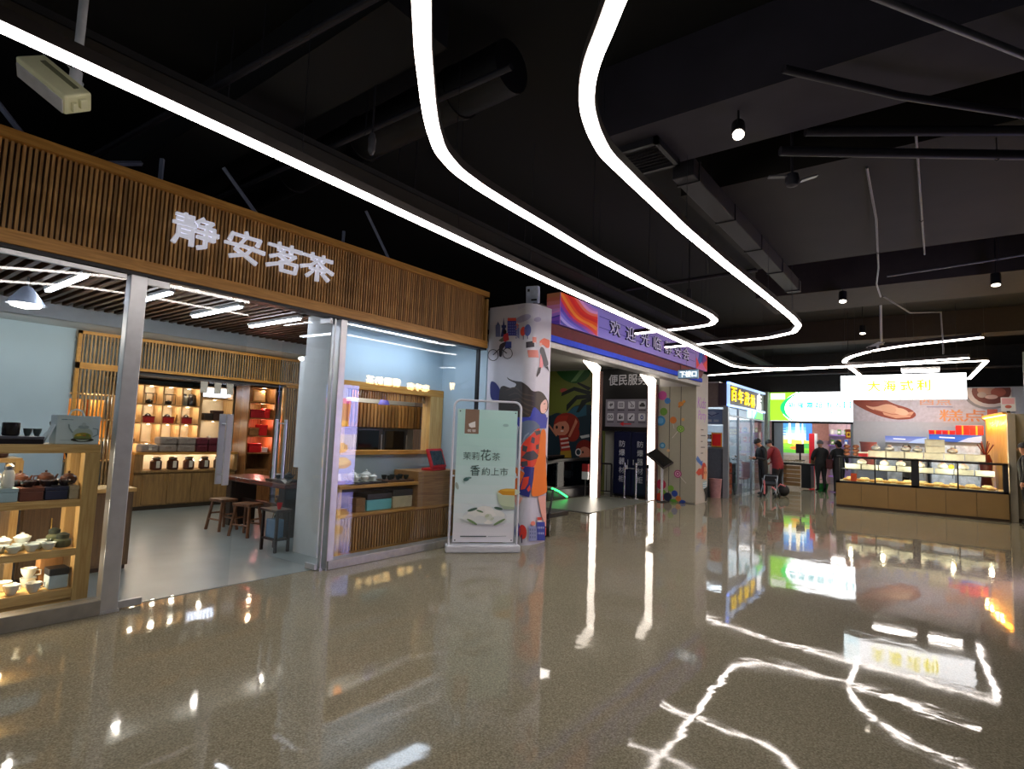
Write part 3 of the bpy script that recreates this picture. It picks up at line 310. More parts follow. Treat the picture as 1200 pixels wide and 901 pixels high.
# ------------------------------------------------------------------ setting: floor, ceiling, walls
def floor_mat():
    m = bpy.data.materials.new('polished_concrete'); m.use_nodes = True; nt = m.node_tree; b = nt.nodes['Principled BSDF']
    tc = nt.nodes.new('ShaderNodeTexCoord'); L = nt.links.new
    def noise(scale, det=4, dist=0):
        n = nt.nodes.new('ShaderNodeTexNoise'); n.inputs['Scale'].default_value = scale; n.inputs['Detail'].default_value = det; n.inputs['Distortion'].default_value = dist
        L(tc.outputs['Object'], n.inputs['Vector']); return n
    def ramp(src, p0, c0, p1, c1):
        r = nt.nodes.new('ShaderNodeValToRGB'); r.color_ramp.elements[0].position = p0; r.color_ramp.elements[0].color = c0
        r.color_ramp.elements[1].position = p1; r.color_ramp.elements[1].color = c1; L(src, r.inputs[0]); return r
    def mix(f, a, c, t='MIX'):
        x = nt.nodes.new('ShaderNodeMix'); x.data_type = 'RGBA'; x.blend_type = t
        if isinstance(f, float): x.inputs[0].default_value = f
        else: L(f, x.inputs[0])
        for s, i in ((a, 6), (c, 7)):
            if isinstance(s, tuple): x.inputs[i].default_value = s
            else: L(s, x.inputs[i])
        return x.outputs[2]
    big = ramp(noise(.55, 5, .6).outputs['Fac'], .32, hx('7f7966'), .7, hx('948d79'))
    vo = nt.nodes.new('ShaderNodeTexVoronoi'); vo.inputs['Scale'].default_value = 110; L(tc.outputs['Object'], vo.inputs['Vector'])
    sp = ramp(vo.outputs['Color'], .25, hx('5e594c'), .85, hx('bab49e'))
    c = mix(.42, big.outputs[0], sp.outputs[0])
    grit = ramp(noise(85, 3).outputs['Fac'], .42, hx('69634f'), .62, hx('a7a08a'))
    c = mix(.35, c, grit.outputs[0])
    L(c, b.inputs['Base Color'])
    rr = ramp(noise(1.3, 4).outputs['Fac'], .3, (.025,)*3+(1,), .7, (.06,)*3+(1,)); L(rr.outputs[0], b.inputs['Roughness'])
    b.inputs['IOR'].default_value = 1.3
    bp = nt.nodes.new('ShaderNodeBump'); bp.inputs['Strength'].default_value = .035; bp.inputs['Distance'].default_value = .05
    L(noise(2.2, 3, .3).outputs['Fac'], bp.inputs['Height']); L(bp.outputs[0], b.inputs['Normal'])
    return m
black = mat('black_ceiling_paint', '060608', .85)
struct(B().box(-14, -6, -.1, 9, 36, 0).out('floor', floor_mat()))
shopfloor = mat('grey_shop_floor', '8a9494', .28, noise=.1, scale=2.5)
struct(B().box(-12.4, -4, 0, -5.64, 6.9, .006).out('floor_shop', shopfloor))
struct(B().box(-14, -6, 4.75, 9, 36, 4.9).out('ceiling', black))
dkw = mat('dark_wall', '2a2a2e', .8)
struct(B().box(8.8, -6, 0, 9, 36, 4.75).out('wall_far_right', dkw))
t = thing('added_glazing', 'added unseen glazed wall behind the viewer letting daylight in', 'window', (-2, -5.9, 0)); gfr = mat('glazing_frame', '5c6066', .4, .6)  # invented glazed wall, added so soft daylight fills the corridor from behind
for k in range(12): B().box(-13.75+k*2.035, -5.95, 0, -13.68+k*2.035, -5.85, 4.7).out('mullion', gfr, t)
for z in (0, 2.4, 4.62): B().box(-13.75, -5.94, z, 8.7, -5.86, z+.08).out('transom', gfr, t)
B().box(-13.75, -5.905, .08, 8.7, -5.895, 4.62).out('glass', glassmat('added_glazing_glass', (.95, .97, .97)), t)
struct(B().box(-14, 30, 0, 9, 30.2, 4.75).out('wall_far', mat('white_wall', 'c9ccd0', .7)))
struct(B().box(-14, -6, 0, -13.8, 36, 4.75).out('wall_far_left', dkw))
# beams and ducts under the slab
beamm = mat('grey_beam_paint', '2a2631', .75, noise=.2, scale=3)
brownm = mat('brown_slab_paint', '171210', .8, noise=.25, scale=3)
struct(B().box(-2.3, 4.1, 4.12, 8.8, 4.85, 4.75).out('beam_near', beamm))
struct(B().box(-2.2, 5.75, 4.2, 8.8, 8.9, 4.75).out('beam_wide', brownm))
struct(B().box(-2.6, 10.4, 4.12, 8.8, 11.9, 4.75).out('beam_middle', mat('brown_beam', '2a211c', .8)))
struct(B().box(-12, 16.2, 4.2, 8.8, 16.8, 4.75).out('beam_far', mat('brown_beam', '2a211c', .8)))
struct(B().box(-12, 2.2, 4.35, -2.8, 2.75, 4.75).out('beam_left', mat('dark_beam', '0c0c10', .8)))
duct_m = mat('galvanised_duct', '26262c', .6, .2)
t = thing('air_duct', 'narrow grey square air duct running towards the bakery under the dark ceiling', 'duct', (-1.85, 7.4, 4.1))
B().box(-1.98, 4.95, 4.02, -1.78, 9.9, 4.2).out('duct_body', duct_m, t, .01)
for i in range(5): B().box(-1.99, 5.1+i*1.15, 4.01, -1.77, 5.13+i*1.15, 4.21).out('flange', duct_m, t)
for i in range(3):
    for x in (-1.97, -1.79): B().rod((x, 5.5+i*1.9, 4.19), (x, 5.5+i*1.9, 4.75), .006).out('hanger', duct_m, t)
grm = mat('dark_grille', '2c2c32', .5, .4)
t = thing('air_grille', 'dark square louvred air grille beside the narrow duct', 'vent', (-2.0, 4.6, 4.1))
b = B(); b.box(-2.35, 4.3, 4.06, -1.85, 4.34, 4.14).box(-2.35, 4.76, 4.06, -1.85, 4.8, 4.14).box(-2.35, 4.3, 4.06, -2.31, 4.8, 4.14).box(-1.89, 4.3, 4.06, -1.85, 4.8, 4.14); b.out('frame', grm, t)
b = B()
for i in range(8): b.cbox((-2.1, 4.38+i*.055, 4.1), (.44, .04, .006), rx=.6)
b.out('louvre', grm, t)
B().box(-2.3, 4.35, 4.14, -1.9, 4.75, 4.75).out('neck', grm, t)
t = thing('round_duct', 'big dark ribbed duct crossing the ceiling above the tea shop', 'duct', (-6, 3.6, 4.4))
B().rod((-11.5, 3.6, 4.42), (-2.6, 3.25, 4.42), .2, 20).out('duct_body', mat('dark_duct', '0f0e13', .55, .3), t, smooth=True)
for i in range(7): B().rod((-11+i*1.3, 3.58-i*.05, 4.42), (-10.95+i*1.3, 3.578-i*.05, 4.42), .215, 20).out('flange', mat('dark_duct', '0f0e13', .55, .3), t)
pm = mat('steel_pipe', '6c6c76', .4, .6); pd = mat('dark_pipe', '2c2b34', .55, .3)
def pipe(lab, pts, r, m, cat='pipe', hang=()):
    p = pts[0]; t = thing('ceiling_pipe', lab, cat, p)
    B().tube(pts, r, 10).out('pipe', m, t, smooth=True)
    if hang:
        for q in hang: B().rod(q, (q[0], q[1], 4.76), .005, 6).tube([(q[0]-r-.01, q[1], q[2]), (q[0], q[1], q[2]-r-.012), (q[0]+r+.01, q[1], q[2])], .006, 6).out('hanger', pd, t)
pipe('thin bright steel pipe crossing the top right corner of the ceiling', [(-.7, 2.7, 4.0), (1.6, 6.2, 4.0)], .022, pm, hang=[(.5, 4.53, 4.0)])
pipe('grey pipe crossing under the grey beam beside the lit spotlight', [(-.78, 3.8, 4.02), (-.2, 4.5, 4.0), (1.9, 6.75, 4.0)], .028, pd, hang=[(.5, 5.25, 4.0)])
pipe('thick dark pipe just behind the grey beam', [(-1.05, 4.98, 4.05), (.62, 6.15, 4.05), (2.8, 7.6, 4.05)], .04, pd, hang=[(.4, 6.0, 4.05)])
pipe('second thick dark pipe just behind the grey beam, the upper one', [(-.85, 4.95, 4.15), (.8, 6.0, 4.14), (2.9, 7.3, 4.14)], .04, pd, hang=[(.8, 6.0, 4.14)])
pipe('light grey conduit hanging down towards the bakery, left of two', [(-.52, 6.0, 4.18), (-.55, 7.3, 4.12), (-.67, 9.1, 4.05), (-.75, 9.8, 4.0), (-.76, 10.6, 3.98)], .012, pm, 'conduit', hang=[(-.62, 8.4, 4.07)])
pipe('light grey conduit hanging down towards the bakery, right of two', [(-.13, 5.45, 4.18), (-.15, 8.9, 4.1)], .01, pm, 'conduit', hang=[(-.15, 7.6, 4.13)])
pipe('long thin white conduit running across the ceiling before the bakery', [(-.6, 9.5, 4.02), (.5, 9.3, 4.02), (3.2, 8.6, 4.02)], .014, pm, 'conduit', hang=[(.6, 9.27, 4.02)])
pipe('bent white conduit dropping beside the camera pole', [(-.72, 10.6, 3.98), (-.4, 11.2, 3.8), (.0, 11.6, 3.85), (.02, 12.1, 3.3), (.02, 12.3, 3.25)], .013, pm, 'conduit')
pipe('long dark pipe across the ceiling over the tea shop sign', [(-9, 1.7, 4.3), (-2.6, 2.1, 4.3)], .03, pd, hang=[(-4, 2.01, 4.3)])
pipe('long dark pipe across the ceiling behind the first one', [(-9, 2.95, 4.2), (-2.4, 3.0, 4.2)], .025, pd, hang=[(-4, 2.98, 4.2)])
pipe('dark pipe crossing above the two curved lights near the entrance', [(-8, 9.2, 4.2), (-2.2, 8.9, 4.2)], .03, pd, hang=[(-4, 9, 4.2)])
pipe('dark pipe above the supermarket sign', [(-8, 20.8, 3.9), (2.5, 20.2, 3.9)], .05, pd, hang=[(-4, 20.57, 3.9), (0, 20.34, 3.9)])
t = thing('cable_tray', 'dark perforated cable tray running along above the tea shop front', 'cable tray', (-4.6, 6, 4.1))
b = B(); b.box(-4.75, -3, 4.1, -4.45, 22, 4.105).box(-4.75, -3, 4.1, -4.745, 22, 4.16).box(-4.455, -3, 4.1, -4.45, 22, 4.16); b.out('tray', mat('black_tray', '101014', .7), t)
for i in range(12):
    for x in (-4.74, -4.46): B().rod((x, -2+i*2, 4.1), (x, -2+i*2, 4.76), .005, 6).out('hanger', mat('dark_pipe', '3a3944'), t)

# ------------------------------------------------------------------ linear lights
housing = mat('black_light_housing', '2a2320', .5, .2)
diff = mat('light_diffuser', 'ffffff', .5, noise=0, emit=TRACK, ecol='fff4ec')
def rounded(pts, r=.5, n=8):
    """path with its corners rounded"""
    P = [Vector(p+(0,)) if len(p) == 2 else Vector(p) for p in pts]; o = [P[0]]
    for a, b, c in zip(P, P[1:], P[2:]):
        rr = min(r, (b-a).length*.48, (c-b).length*.48); p = b+(a-b).normalized()*rr; q = b+(c-b).normalized()*rr
        for i in range(n+1):
            t = i/n; o.append(p*(1-t)**2+b*2*t*(1-t)+q*t*t)
    return o+[P[-1]]
def cutlen(P, L):
    """split a path into pieces about L long with a 4 mm gap between them"""
    d = [0]
    for a, b in zip(P, P[1:]): d.append(d[-1]+(b-a).length)
    T = d[-1]; k = max(1, round(T/L)); out = []
    def at(s):
        for i in range(len(P)-1):
            if s <= d[i+1]+1e-9: return P[i].lerp(P[i+1], (s-d[i])/max(1e-9, d[i+1]-d[i]))
        return P[-1]
    for i in range(k):
        s0, s1 = T*i/k+.006, T*(i+1)/k-.006
        out.append([at(s0)]+[P[j] for j in range(len(P)) if s0+.01 < d[j] < s1-.01]+[at(s1)])
    return out
def linear_light(lab, pts, r=.5, z=3.3, wd=.084, susp=1.6, piece=2.0):
    P = [Vector((p.x, p.y, z)) for p in rounded(pts, r)]
    t = thing('linear_light', lab, 'light', P[len(P)//2])
    up = [p+Vector((0, 0, .075)) for p in P]
    B().sweep(up, wd+.006, .065).out('housing', housing, t)
    for q in cutlen([p+Vector((0, 0, .012)) for p in P], piece): B().sweep(q, wd-.004, .016).out('diffuser', diff, t)
    for q in cutlen(P, susp): m = q[len(q)//2] if len(q) > 2 else (q[0]+q[1])/2; B().rod(m+Vector((0, 0, .07)), (m.x, m.y, 4.76), .0025, 5).out('suspension_wire', mat('wire', '3c3c44', .4, .7), t)
    return t
def hung(pts, z): k = (z-1.6)/1.7; return [(x*k, y*k) for x, y in pts]     # the same run of light hung a little higher
linear_light('long straight linear light passing over the tea shop sign and curving right far away', [(-3.2, -2.2), (-3.3, 1.2), (-3.5, 5.2), (-3.63, 9.6), (-3.84, 13.9), (-1.9, 14.2), (.4, 13.45)], 1.6)
linear_light('curved linear light bending left over the entrance, the middle of the three', [(-1.1, .9), (-1.73, 1.53), (-1.96, 1.76), (-2.26, 2.09), (-2.42, 2.28), (-2.59, 2.52), (-2.69, 2.79), (-2.73, 3.1), (-2.75, 3.52), (-2.76, 4.03), (-2.79, 5.01), (-2.77, 6.24), (-2.72, 7.6), (-2.7, 8.25), (-2.74, 8.65), (-2.91, 8.94), (-3.19, 9.04), (-4.3, 9.17)], .1, 3.42)
linear_light('curved linear light with the widest bend, the rightmost of the three', [(-.4, 1.35), (-1.05, 2.0), (-1.18, 2.14), (-1.31, 2.27), (-1.43, 2.42), (-1.55, 2.62), (-1.64, 2.86), (-1.71, 3.14), (-1.73, 3.58), (-1.77, 4.67), (-1.77, 5.87), (-1.74, 7.57), (-1.73, 8.94), (-1.76, 9.58), (-1.94, 10.15), (-2.42, 10.52), (-4.42, 10.82)], .1, 3.42)
linear_light('hooked linear light ring open to the right, over the bakery counter', hung([(.5, 11.05), (-.8, 11.6), (-1.62, 12.9), (-1.6, 16.2)], 3.42), .9, 3.42, .09)
linear_light('straight far linear light turning a sharp corner beside the bakery sign', hung([(-4.95, 15.0), (-3.2, 14.35), (.68, 13.98), (.5, 17.5)], 3.54), .12, 3.54, .09)

# ------------------------------------------------------------------ spotlights, cameras and small ceiling fittings
blk = mat('black_metal', '1c1c20', .45, .3)
def spot(lab, p, top, tgt, lit=4, r=.055, wt=18):
    p = Vector(p); t = thing('spotlight', lab, 'light', p); d = (Vector(tgt)-p).normalized()
    B().rod(p+Vector((0, 0, .05)), (p.x, p.y, top), .008).out('stem', blk, t)
    B().rod(p-d*.16, p, r, 16).out('lamp_body', blk, t, smooth=True)
    B().rod(p+d*.001, p+d*.006, r*.82, 16).out('lens', mat('spot_lens%g' % lit, 'fff2dd', .4, noise=0, emit=lit), t)
    l = bpy.data.lights.new('spot', 'SPOT'); l.energy = wt*.25; l.spot_size = 1.2; l.spot_blend = .6; l.color = (1, .9, .78); l.shadow_soft_size = .03
    lo = bpy.data.objects.new('spot_lamp', l); COL.objects.link(lo); lo.parent = t
    lo.location = d*.02; lo.rotation_euler = d.to_track_quat('-Z', 'Y').to_euler()
spot('lit black spotlight aimed this way under the grey beam', (-1.2, 4.3, 3.93), 4.12, (-.6, 2.2, 1.0), 12, .05, 25)
spot('small black spotlight hanging above the bakery sign, left of the camera pole', (-1.25, 10.3, 3.9), 4.12, (-1.2, 9.2, 0), 8, .06, 25)
spot('tiny bright spotlight beyond the rounded corner of the rightmost curved light', (-1.3, 13.6, 3.92), 4.75, (-1.3, 13, 0), 8, .06, 25)
spot('small bright spotlight at the far right under the brown beam', (.62, 10.2, 3.9), 4.75, (.6, 9.6, 0), 8, .06, 25)
spot('bright spotlight at the right edge of the ceiling', (.93, 9.3, 4.02), 4.2, (.2, 6, 0), 8, .07, 25)
spot('small spotlight inside the corner of the middle curved light', (-2.92, 8.0, 3.62), 4.75, (-2.9, 8.1, 0), 8, .04, 12)
t = thing('floodlight', 'cream flat floodlight tilted on a pole over the tea shop corner', 'light', (-4.05, .88, 3.5))
cream = mat('cream_casing', 'e4e4bc', .5, noise=.05)
FLC = (-4.05, .8455, 3.5076); FLR = Matrix(((-.6006, .1268, .7894), (-.5233, -.8088, -.2682), (.6045, -.5742, .5521))).to_4x4()
B().rod((-4.015, .93, 3.52), (-4.015, .93, 4.76), .024, 12).rod((-4.015, .93, 3.52), (-4.015, .93, 3.62), .032, 12).out('pole', mat('white_pole', 'c8ccd2', .4), t, smooth=True)
Mx = Matrix.Translation(FLC) @ FLR
B().box(-.18, -.08, -.06, .18, .08, .06, 0, Mx).out('lamp_body', cream, t, .012)
B().box(-.13, -.04, .059, .12, -.012, .065, 0, Mx).out('slot', mat('slot_grey', '7c7d5e', .6), t)
B().box(-.168, .078, -.055, .168, .086, .03, 0, Mx).out('diffuser', mat('frosted_lens', 'c3c4c8', .3), t, .003)
B().box(-.2, -.04, -.02, -.178, .0, .035, 0, Mx).box(-.2, .02, -.035, -.178, .045, .02, 0, Mx).out('end_lug', cream, t, .004)
B().box(-.12, -.055, -.02, -.03, -.1, .03, 0, Mx).out('bracket', mat('white_pole', 'c8ccd2'), t, .004)
B().tube([Mx @ Vector((.1, -.06, .03)), Mx @ Vector((.19, -.08, .06)), Mx @ Vector((.12, -.16, .04)), Mx @ Vector((-.02, -.15, .0)), Mx @ Vector((-.07, -.1, .0))], .006, 6).out('cable', mat('white_pole', 'c8ccd2'), t)
t = thing('security_camera', 'white security camera on a pole under the hooked light ring', 'camera', (-.93, 12.8, 3.5))
wpl = mat('white_plastic', 'd4d6da', .4, noise=.04)
B().rod((-.92, 12.8, 3.52), (-.92, 12.8, 4.76), .022, 10).out('pole', wpl, t, smooth=True)
B().cbox((-1.0, 12.72, 3.47), (.1, .3, .09), rz=.7, rx=-.15).out('camera_body', wpl, t, .01)
B().cbox((-1.01, 12.7, 3.525), (.13, .34, .012), rz=.7, rx=-.15).out('sun_shield', wpl, t)
B().rod((-1.1, 12.61, 3.45), (-1.11, 12.6, 3.448), .035, 14).out('lens', blk, t)
t = thing('security_camera', 'dark security camera with two arms hanging behind the lit spotlight', 'camera', (-1.0, 5.2, 3.85))
B().rod((-1.0, 5.2, 3.9), (-1.0, 5.2, 4.3), .012).out('stem', pd, t)
B().lathe([(.01, .07), (.05, .06), (.06, 0), (.045, -.04), (.01, -.05)], (-1.0, 5.2, 3.86), 16).out('camera_body', pd, t, smooth=True)
B().cbox((-1.1, 5.14, 3.9), (.16, .05, .012), rz=.5).cbox((-.88, 5.26, 3.88), (.14, .05, .012), rz=.5, ry=-.3).out('arm', pm, t)
t = thing('emergency_lamp', 'white box unit with dark slots on top of the painted column', 'light', (-4.95, 6.95, 3.53))
B().cbox((-4.93, 6.9, 3.7), (.2, .1, .26), rz=.25, rx=.1).out('casing', mat('pale_blue_casing', 'b8c4dc', .4, emit=0), t, .015)
b = B()
for x, z, w2, h2 in ((-.05, .06, .035, .04), (.03, .08, .035, .05), (.04, -.09, .09, .025), (-.06, .1, .05, .02)): b.cbox((-4.93+x*.97+.0122, 6.9+x*.25-.05, 3.7+z), (w2, .012, h2), rz=.25, rx=.1)
b.out('slot', blk, t)
B().box(-4.98, 6.88, 3.53, -4.88, 6.96, 3.58).out('bracket', blk, t)
t = thing('emergency_lamp', 'small clear hanging bulb lamp over the tea shop sign', 'light', (-3.6, 2.75, 3.8))
B().rod((-3.6, 2.75, 3.9), (-3.6, 2.75, 4.76), .008).out('stem', pd, t)
B().lathe([(.02, .1), (.035, .05), (.03, -.05), (.012, -.08)], (-3.6, 2.75, 3.85), 14).out('bulb', mat('grey_glass', '55555c', .2), t, smooth=True)
strut = mat('galvanised_strut', '6f7890', .5, .4)
for lab, a, c in (('short slanting steel strut over the left end of the slatted fascia', (-5.6, 1.02, 3.74), (-5.6, .6, 4.2)), ('flat steel bracket on the fascia left of the white letters', (-5.6, 1.55, 3.74), (-5.72, 1.86, 3.9)), ('short upright steel strut on the fascia left of the white letters', (-5.6, 1.98, 3.74), (-5.6, 1.98, 3.96)),
                  ('slanting steel strut on the fascia above the white letters', (-5.6, 2.9, 3.74), (-5.6, 2.52, 4.1)), ('tiny upright steel strut on the fascia right of the white letters', (-5.6, 3.95, 3.74), (-5.6, 3.95, 3.9)), ('slanting dark steel strut over the right half of the fascia', (-5.6, 4.66, 3.74), (-5.6, 4.25, 4.25))):
    t = thing('ceiling_strut', lab, 'strut', a); B().rod(a, c, .022, 4).out('angle_bar', strut, t); B().cbox((a[0], a[1], a[2]+.006), (.08, .09, .01)).out('foot_plate', strut, t)
# ------------------------------------------------------------------ tea shop front
FX = -5.54
oak = wood('oak_slats', '9a6e38', 'd0a466', 'Z', .55, 5, .35); oakf = wood('oak_frame', 'b0782c', 'd8a04c', 'Y', .45, 5, .1)
oakx = wood('oak_frame_cross', 'b0782c', 'd8a04c', 'X', .45, 5, .1); oakz = wood('oak_upright', 'a67a42', 'd2a460', 'Z', .45, 5, .1)
t = thing('shop_fascia', 'long oak slatted fascia over the glass tea shop front', 'fascia', (FX, 2.3, 2.87))
B().box(-5.66, -2, 2.95, -5.6, 6.56, 3.66).out('backing', wood('dark_backing', '2c1810', '4a2c1c', 'Z'), t)
b = B(); y = -1.97
while y < 6.52: b.box(-5.6, y, 2.96, -5.56, y+.02, 3.66); y += .036
b.out('slats', oak, t)
b = B(); b.box(-5.66, -2, 3.66, -5.515, 6.58, 3.74); b.out('top_rail', oakf, t, .004)
B().box(-5.66, -2, 2.87, -5.515, 6.58, 2.98).out('bottom_rail', oakf, t, .004)
B().box(-5.66, 6.54, 2.98, -5.53, 6.58, 3.63).out('end_rail', oakz, t)
B().box(-5.68, -2, 2.84, -5.53, 6.58, 2.87).out('shadow_trim', blk, t)
t = thing('shop_sign', 'four white raised characters on the oak slatted fascia', 'sign', (FX, 2.9, 3.2))
white_l = mat('white_letter_glow', 'e4e6f4', .4, noise=0, emit=.25)  # matte letters given a faint glow so they read brighter
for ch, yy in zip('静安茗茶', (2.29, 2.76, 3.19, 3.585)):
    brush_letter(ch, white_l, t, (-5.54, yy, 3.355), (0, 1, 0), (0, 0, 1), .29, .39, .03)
glass = glassmat('shop_glass'); chrome = mat('brushed_steel', 'c8cace', .35, .7, noise=.06)
def pane(name, lab, y0, y1, z0=.1, z1=2.836, x=FX-.04):
    t = thing(name, lab, 'window', (x, y0, z0)); B().box(x-.005, y0, z0, x+.005, y1, z1).out('glass', glass, t)
    return t
g = pane('window_glass', 'large clear window pane in front of the oak tea ware shelf', -2, 1.785, .122)
B().box(-5.6, -2, 2.8, -5.56, 1.78, 2.836).out('top_channel', chrome, g)
pane('window_glass', 'narrow clear window pane right of the door, left of the joint', 4.045, 5.42)
pane('window_glass', 'narrow clear window pane beside the banner stand', 5.425, 6.42)
B().box(-5.6, 6.42, 0, -5.55, 6.46, 2.85).out('window_end_trim', blk)['kind'] = 'structure'
kerb = mat('stone_kerb', '7d7a72', .4)
struct(B().box(-5.66, -2, 0, -5.5, 1.8, .12).out('sill_left', kerb, None, .006)); struct(B().box(-5.66, 3.95, 0, -5.5, 6.56, .1).out('sill_right', mat('steel_kerb', 'a5a6a4', .35, .5), None, .006))
def post(lab, y0, y1, x0=-5.63, x1=-5.52):
    t = thing('door_post', lab, 'post', ((x0+x1)/2, (y0+y1)/2, 0)); B().box(x0, y0, 0, x1, y1, 2.838).out('post', chrome, t, .006)
    B().box(x0-.01, y0-.01, 0, x1+.01, y1+.01, .02).out('base_plate', chrome, t)
post('wide brushed steel post between the left window and the glass door', 1.8, 1.93); post('brushed steel post right of the open glass door', 3.94, 4.03)
post('thin dark steel door jamb beside the right steel post', 3.878, 3.898, -5.6, -5.55)
steel_w = mat('satin_handle', 'd0d3da', .3, .6, noise=.03)
t = thing('door_1', 'closed left leaf of the glass door with a tall flat handle', 'door', (FX-.03, 1.94, 0))
B().box(-5.575, 1.94, .03, -5.563, 2.87, 2.83).out('glass', glass, t)
h = B(); h.box(-5.51, 2.7, 1.0, -5.49, 2.76, 1.68).out('handle', steel_w, t, .004)
h = B(); h.box(-5.65, 2.7, 1.0, -5.63, 2.76, 1.68).out('handle', steel_w, t, .004)
b = B(); [b.rod((-5.64, 2.73, z), (-5.5, 2.73, z), .01) for z in (1.1, 1.58)]; b.out('handle_bolt', chrome, t)
B().box(-5.585, 1.94, .01, -5.553, 2.12, .07).box(-5.585, 1.94, 2.78, -5.553, 2.12, 2.84).out('patch_fitting', chrome, t, .003)
t = thing('door_2', 'right leaf of the glass door swung open into the tea shop', 'door', (FX-.03, 3.84, 0))
B().box(-.006, -.93, .03, .006, 0, 2.83).out('glass', glass, None).parent = t
for x in (.05, -.07): B().box(x, -.86, .95, x+.02, -.82, 1.66).out('handle', steel_w, None, .004).parent = t
b = B(); [b.rod((-.06, -.84, z), (.06, -.84, z), .009) for z in (1.0, 1.61)]; b.out('handle_bolt', chrome, None).parent = t
B().box(-.016, -.18, .01, .016, 0, .07).box(-.016, -.18, 2.78, .016, 0, 2.84).out('patch_fitting', chrome, None, .003).parent = t
t.rotation_euler = (0, 0, -math.radians(88))
# ------------------------------------------------------------------ tea shop shell
pale = mat('pale_blue_wall', 'b2c8d6', .75, noise=.04, scale=2); whitew = mat('white_plaster', 'd2d6d8', .7, noise=.03)
struct(B().box(-11.15, -4, 0, -11.0, 2.9, 3.0).out('wall_shop_back', pale)); struct(B().box(-12.3, 2.85, 0, -12.2, 7.4, 3.0).out('wall_shop_niche', pale))
struct(B().box(-12.4, -4.1, 0, -5.64, -4, 3.2).out('wall_shop_left', pale)); struct(B().box(-12.3, 7.3, 0, -7.4, 7.4, 3.1).out('wall_shop_right', wood('walnut_panel', '4a3020', '6a4a30', 'Z')))
struct(B().box(-9.15, -4, 2.84, -9.0, 6.9, 3.12).out('bulkhead', whitew)); struct(B().box(-12.4, -4, 3.0, -9.1, 7.4, 3.1).out('ceiling_shop_back', whitew))
struct(B().box(-9.1, -4, 3.16, -5.66, 6.9, 3.2).out('ceiling_shop_void', black)); struct(B().box(-6.6, 4.25, 2.98, -5.68, 6.7, 3.02).out('ceiling_counter', whitew))
b = B(); y = -3.9; sl = wood('walnut_slats', '3c2618', '6a4628', 'X', .5, 5, .25)
while y < 6.8:
    b.box(-9.0, y, 3.02, -5.68 if y < 4.2 else -6.6, y+.045, 3.1); y += .115
struct(b.out('ceiling_slats', sl))
struct(B().box(-6.6, 4.2, 0, -6.08, 4.34, 3.02).out('wall_pier', whitew))
b = B(); X0, X1 = -6.66, -6.56
b.box(X0, 4.34, 0, X1, 4.76, 3.0).box(X0, 4.76, 2.2, X1, 6.9, 3.0).box(X0, 4.76, 0, X1, 6.9, 1.26).box(X0, 6.86, 1.26, X1, 6.9, 2.2); struct(b.out('wall_counter_back', pale))
struct(B().box(-6.6, 6.7, 0, -5.62, 6.76, 3.0).out('wall_counter_right', pale))
tube_m = mat('tube_glow', 'ffffff', .5, noise=0, emit=TUBE, ecol='eef4ff')
n = 0
for y, lab in ((1.78, 'bright ceiling tube lamp left of the wide steel post'), (2.55, 'bright ceiling tube lamp just right of the wide steel post'), (3.32, 'bright ceiling tube lamp in the middle of the slatted shop ceiling'), (4.1, 'bright ceiling tube lamp nearest the white pier'),
               (.8, 'bright ceiling tube lamp above the oak tea ware shelf'), (-.4, 'bright ceiling tube lamp at the near end of the slatted shop ceiling')):
    t = thing('tube_lamp', lab, 'light', (-7.25, y, 3.0)); B().box(-7.9, y-.035, 2.985, -6.62, y+.035, 3.02).out('housing', wpl, t)
    B().box(-7.87, y-.022, 2.965, -6.65, y+.022, 2.985).out('tube', tube_m, t)
t = thing('pendant_lamp', 'grey cone shade lamp lit below, hanging at the left under the shop slats', 'light', (-7.5, 1.53, 2.72))
conem = mat('grey_shade', '8c94a4', .4, .3)
B().rod((-7.5, 1.53, 2.9), (-7.5, 1.53, 3.05), .01).out('cord', blk, t); B().lathe([(.03, .19), (.05, .17), (.17, 0), (.16, 0), (.045, .16)], (-7.5, 1.53, 2.73), 24).out('shade', conem, t, smooth=True)
B().lathe([(.14, 0), (.12, -.04), (.03, -.06)], (-7.5, 1.53, 2.75), 18).out('bulb', mat('bulb_glow', 'ffffff', .5, noise=0, emit=7, ecol='fff6e6'), t, smooth=True)
def plamp(p, W, col=(1, .88, .7), r=.04, name='niche_lamp', par=None):
    l = bpy.data.lights.new(name, 'POINT'); l.energy = W; l.specular_factor = 0 if r > .09 else .3; l.color = col; l.shadow_soft_size = r
    o = bpy.data.objects.new(name, l); COL.objects.link(o); o.location = p
    if par is not None: o.location = Vector(p)-base(par); o.parent = par
    return o
dl_m = mat('added_downlight_glow', 'ffffff', .5, noise=0, emit=6, ecol='ffe9c8')
for k, (y, where) in enumerate(((.1, 'far left before the pale blue wall'), (1.2, 'middle before the pale blue wall'), (2.3, 'at the edge of the pale blue wall'), (3.5, 'before the tall left screen'), (4.6, 'before the lit grid shelf'), (5.7, 'before the red nook'))):
    t = thing('downlight', 'added fill downlight behind the shop bulkhead, '+where, 'light', (-9.7, y, 2.98)); B().cyl((-9.7, y, 2.982), .06, .018, 16).out('ring', wpl, t); B().cyl((-9.7, y, 2.976), .045, .006, 16).out('lens', dl_m, t); plamp((-9.7, y, 2.88), 9, (1, .92, .8), .04, 'added_downlight_lamp', t)  # put in to brighten the slatted screens and the back wall
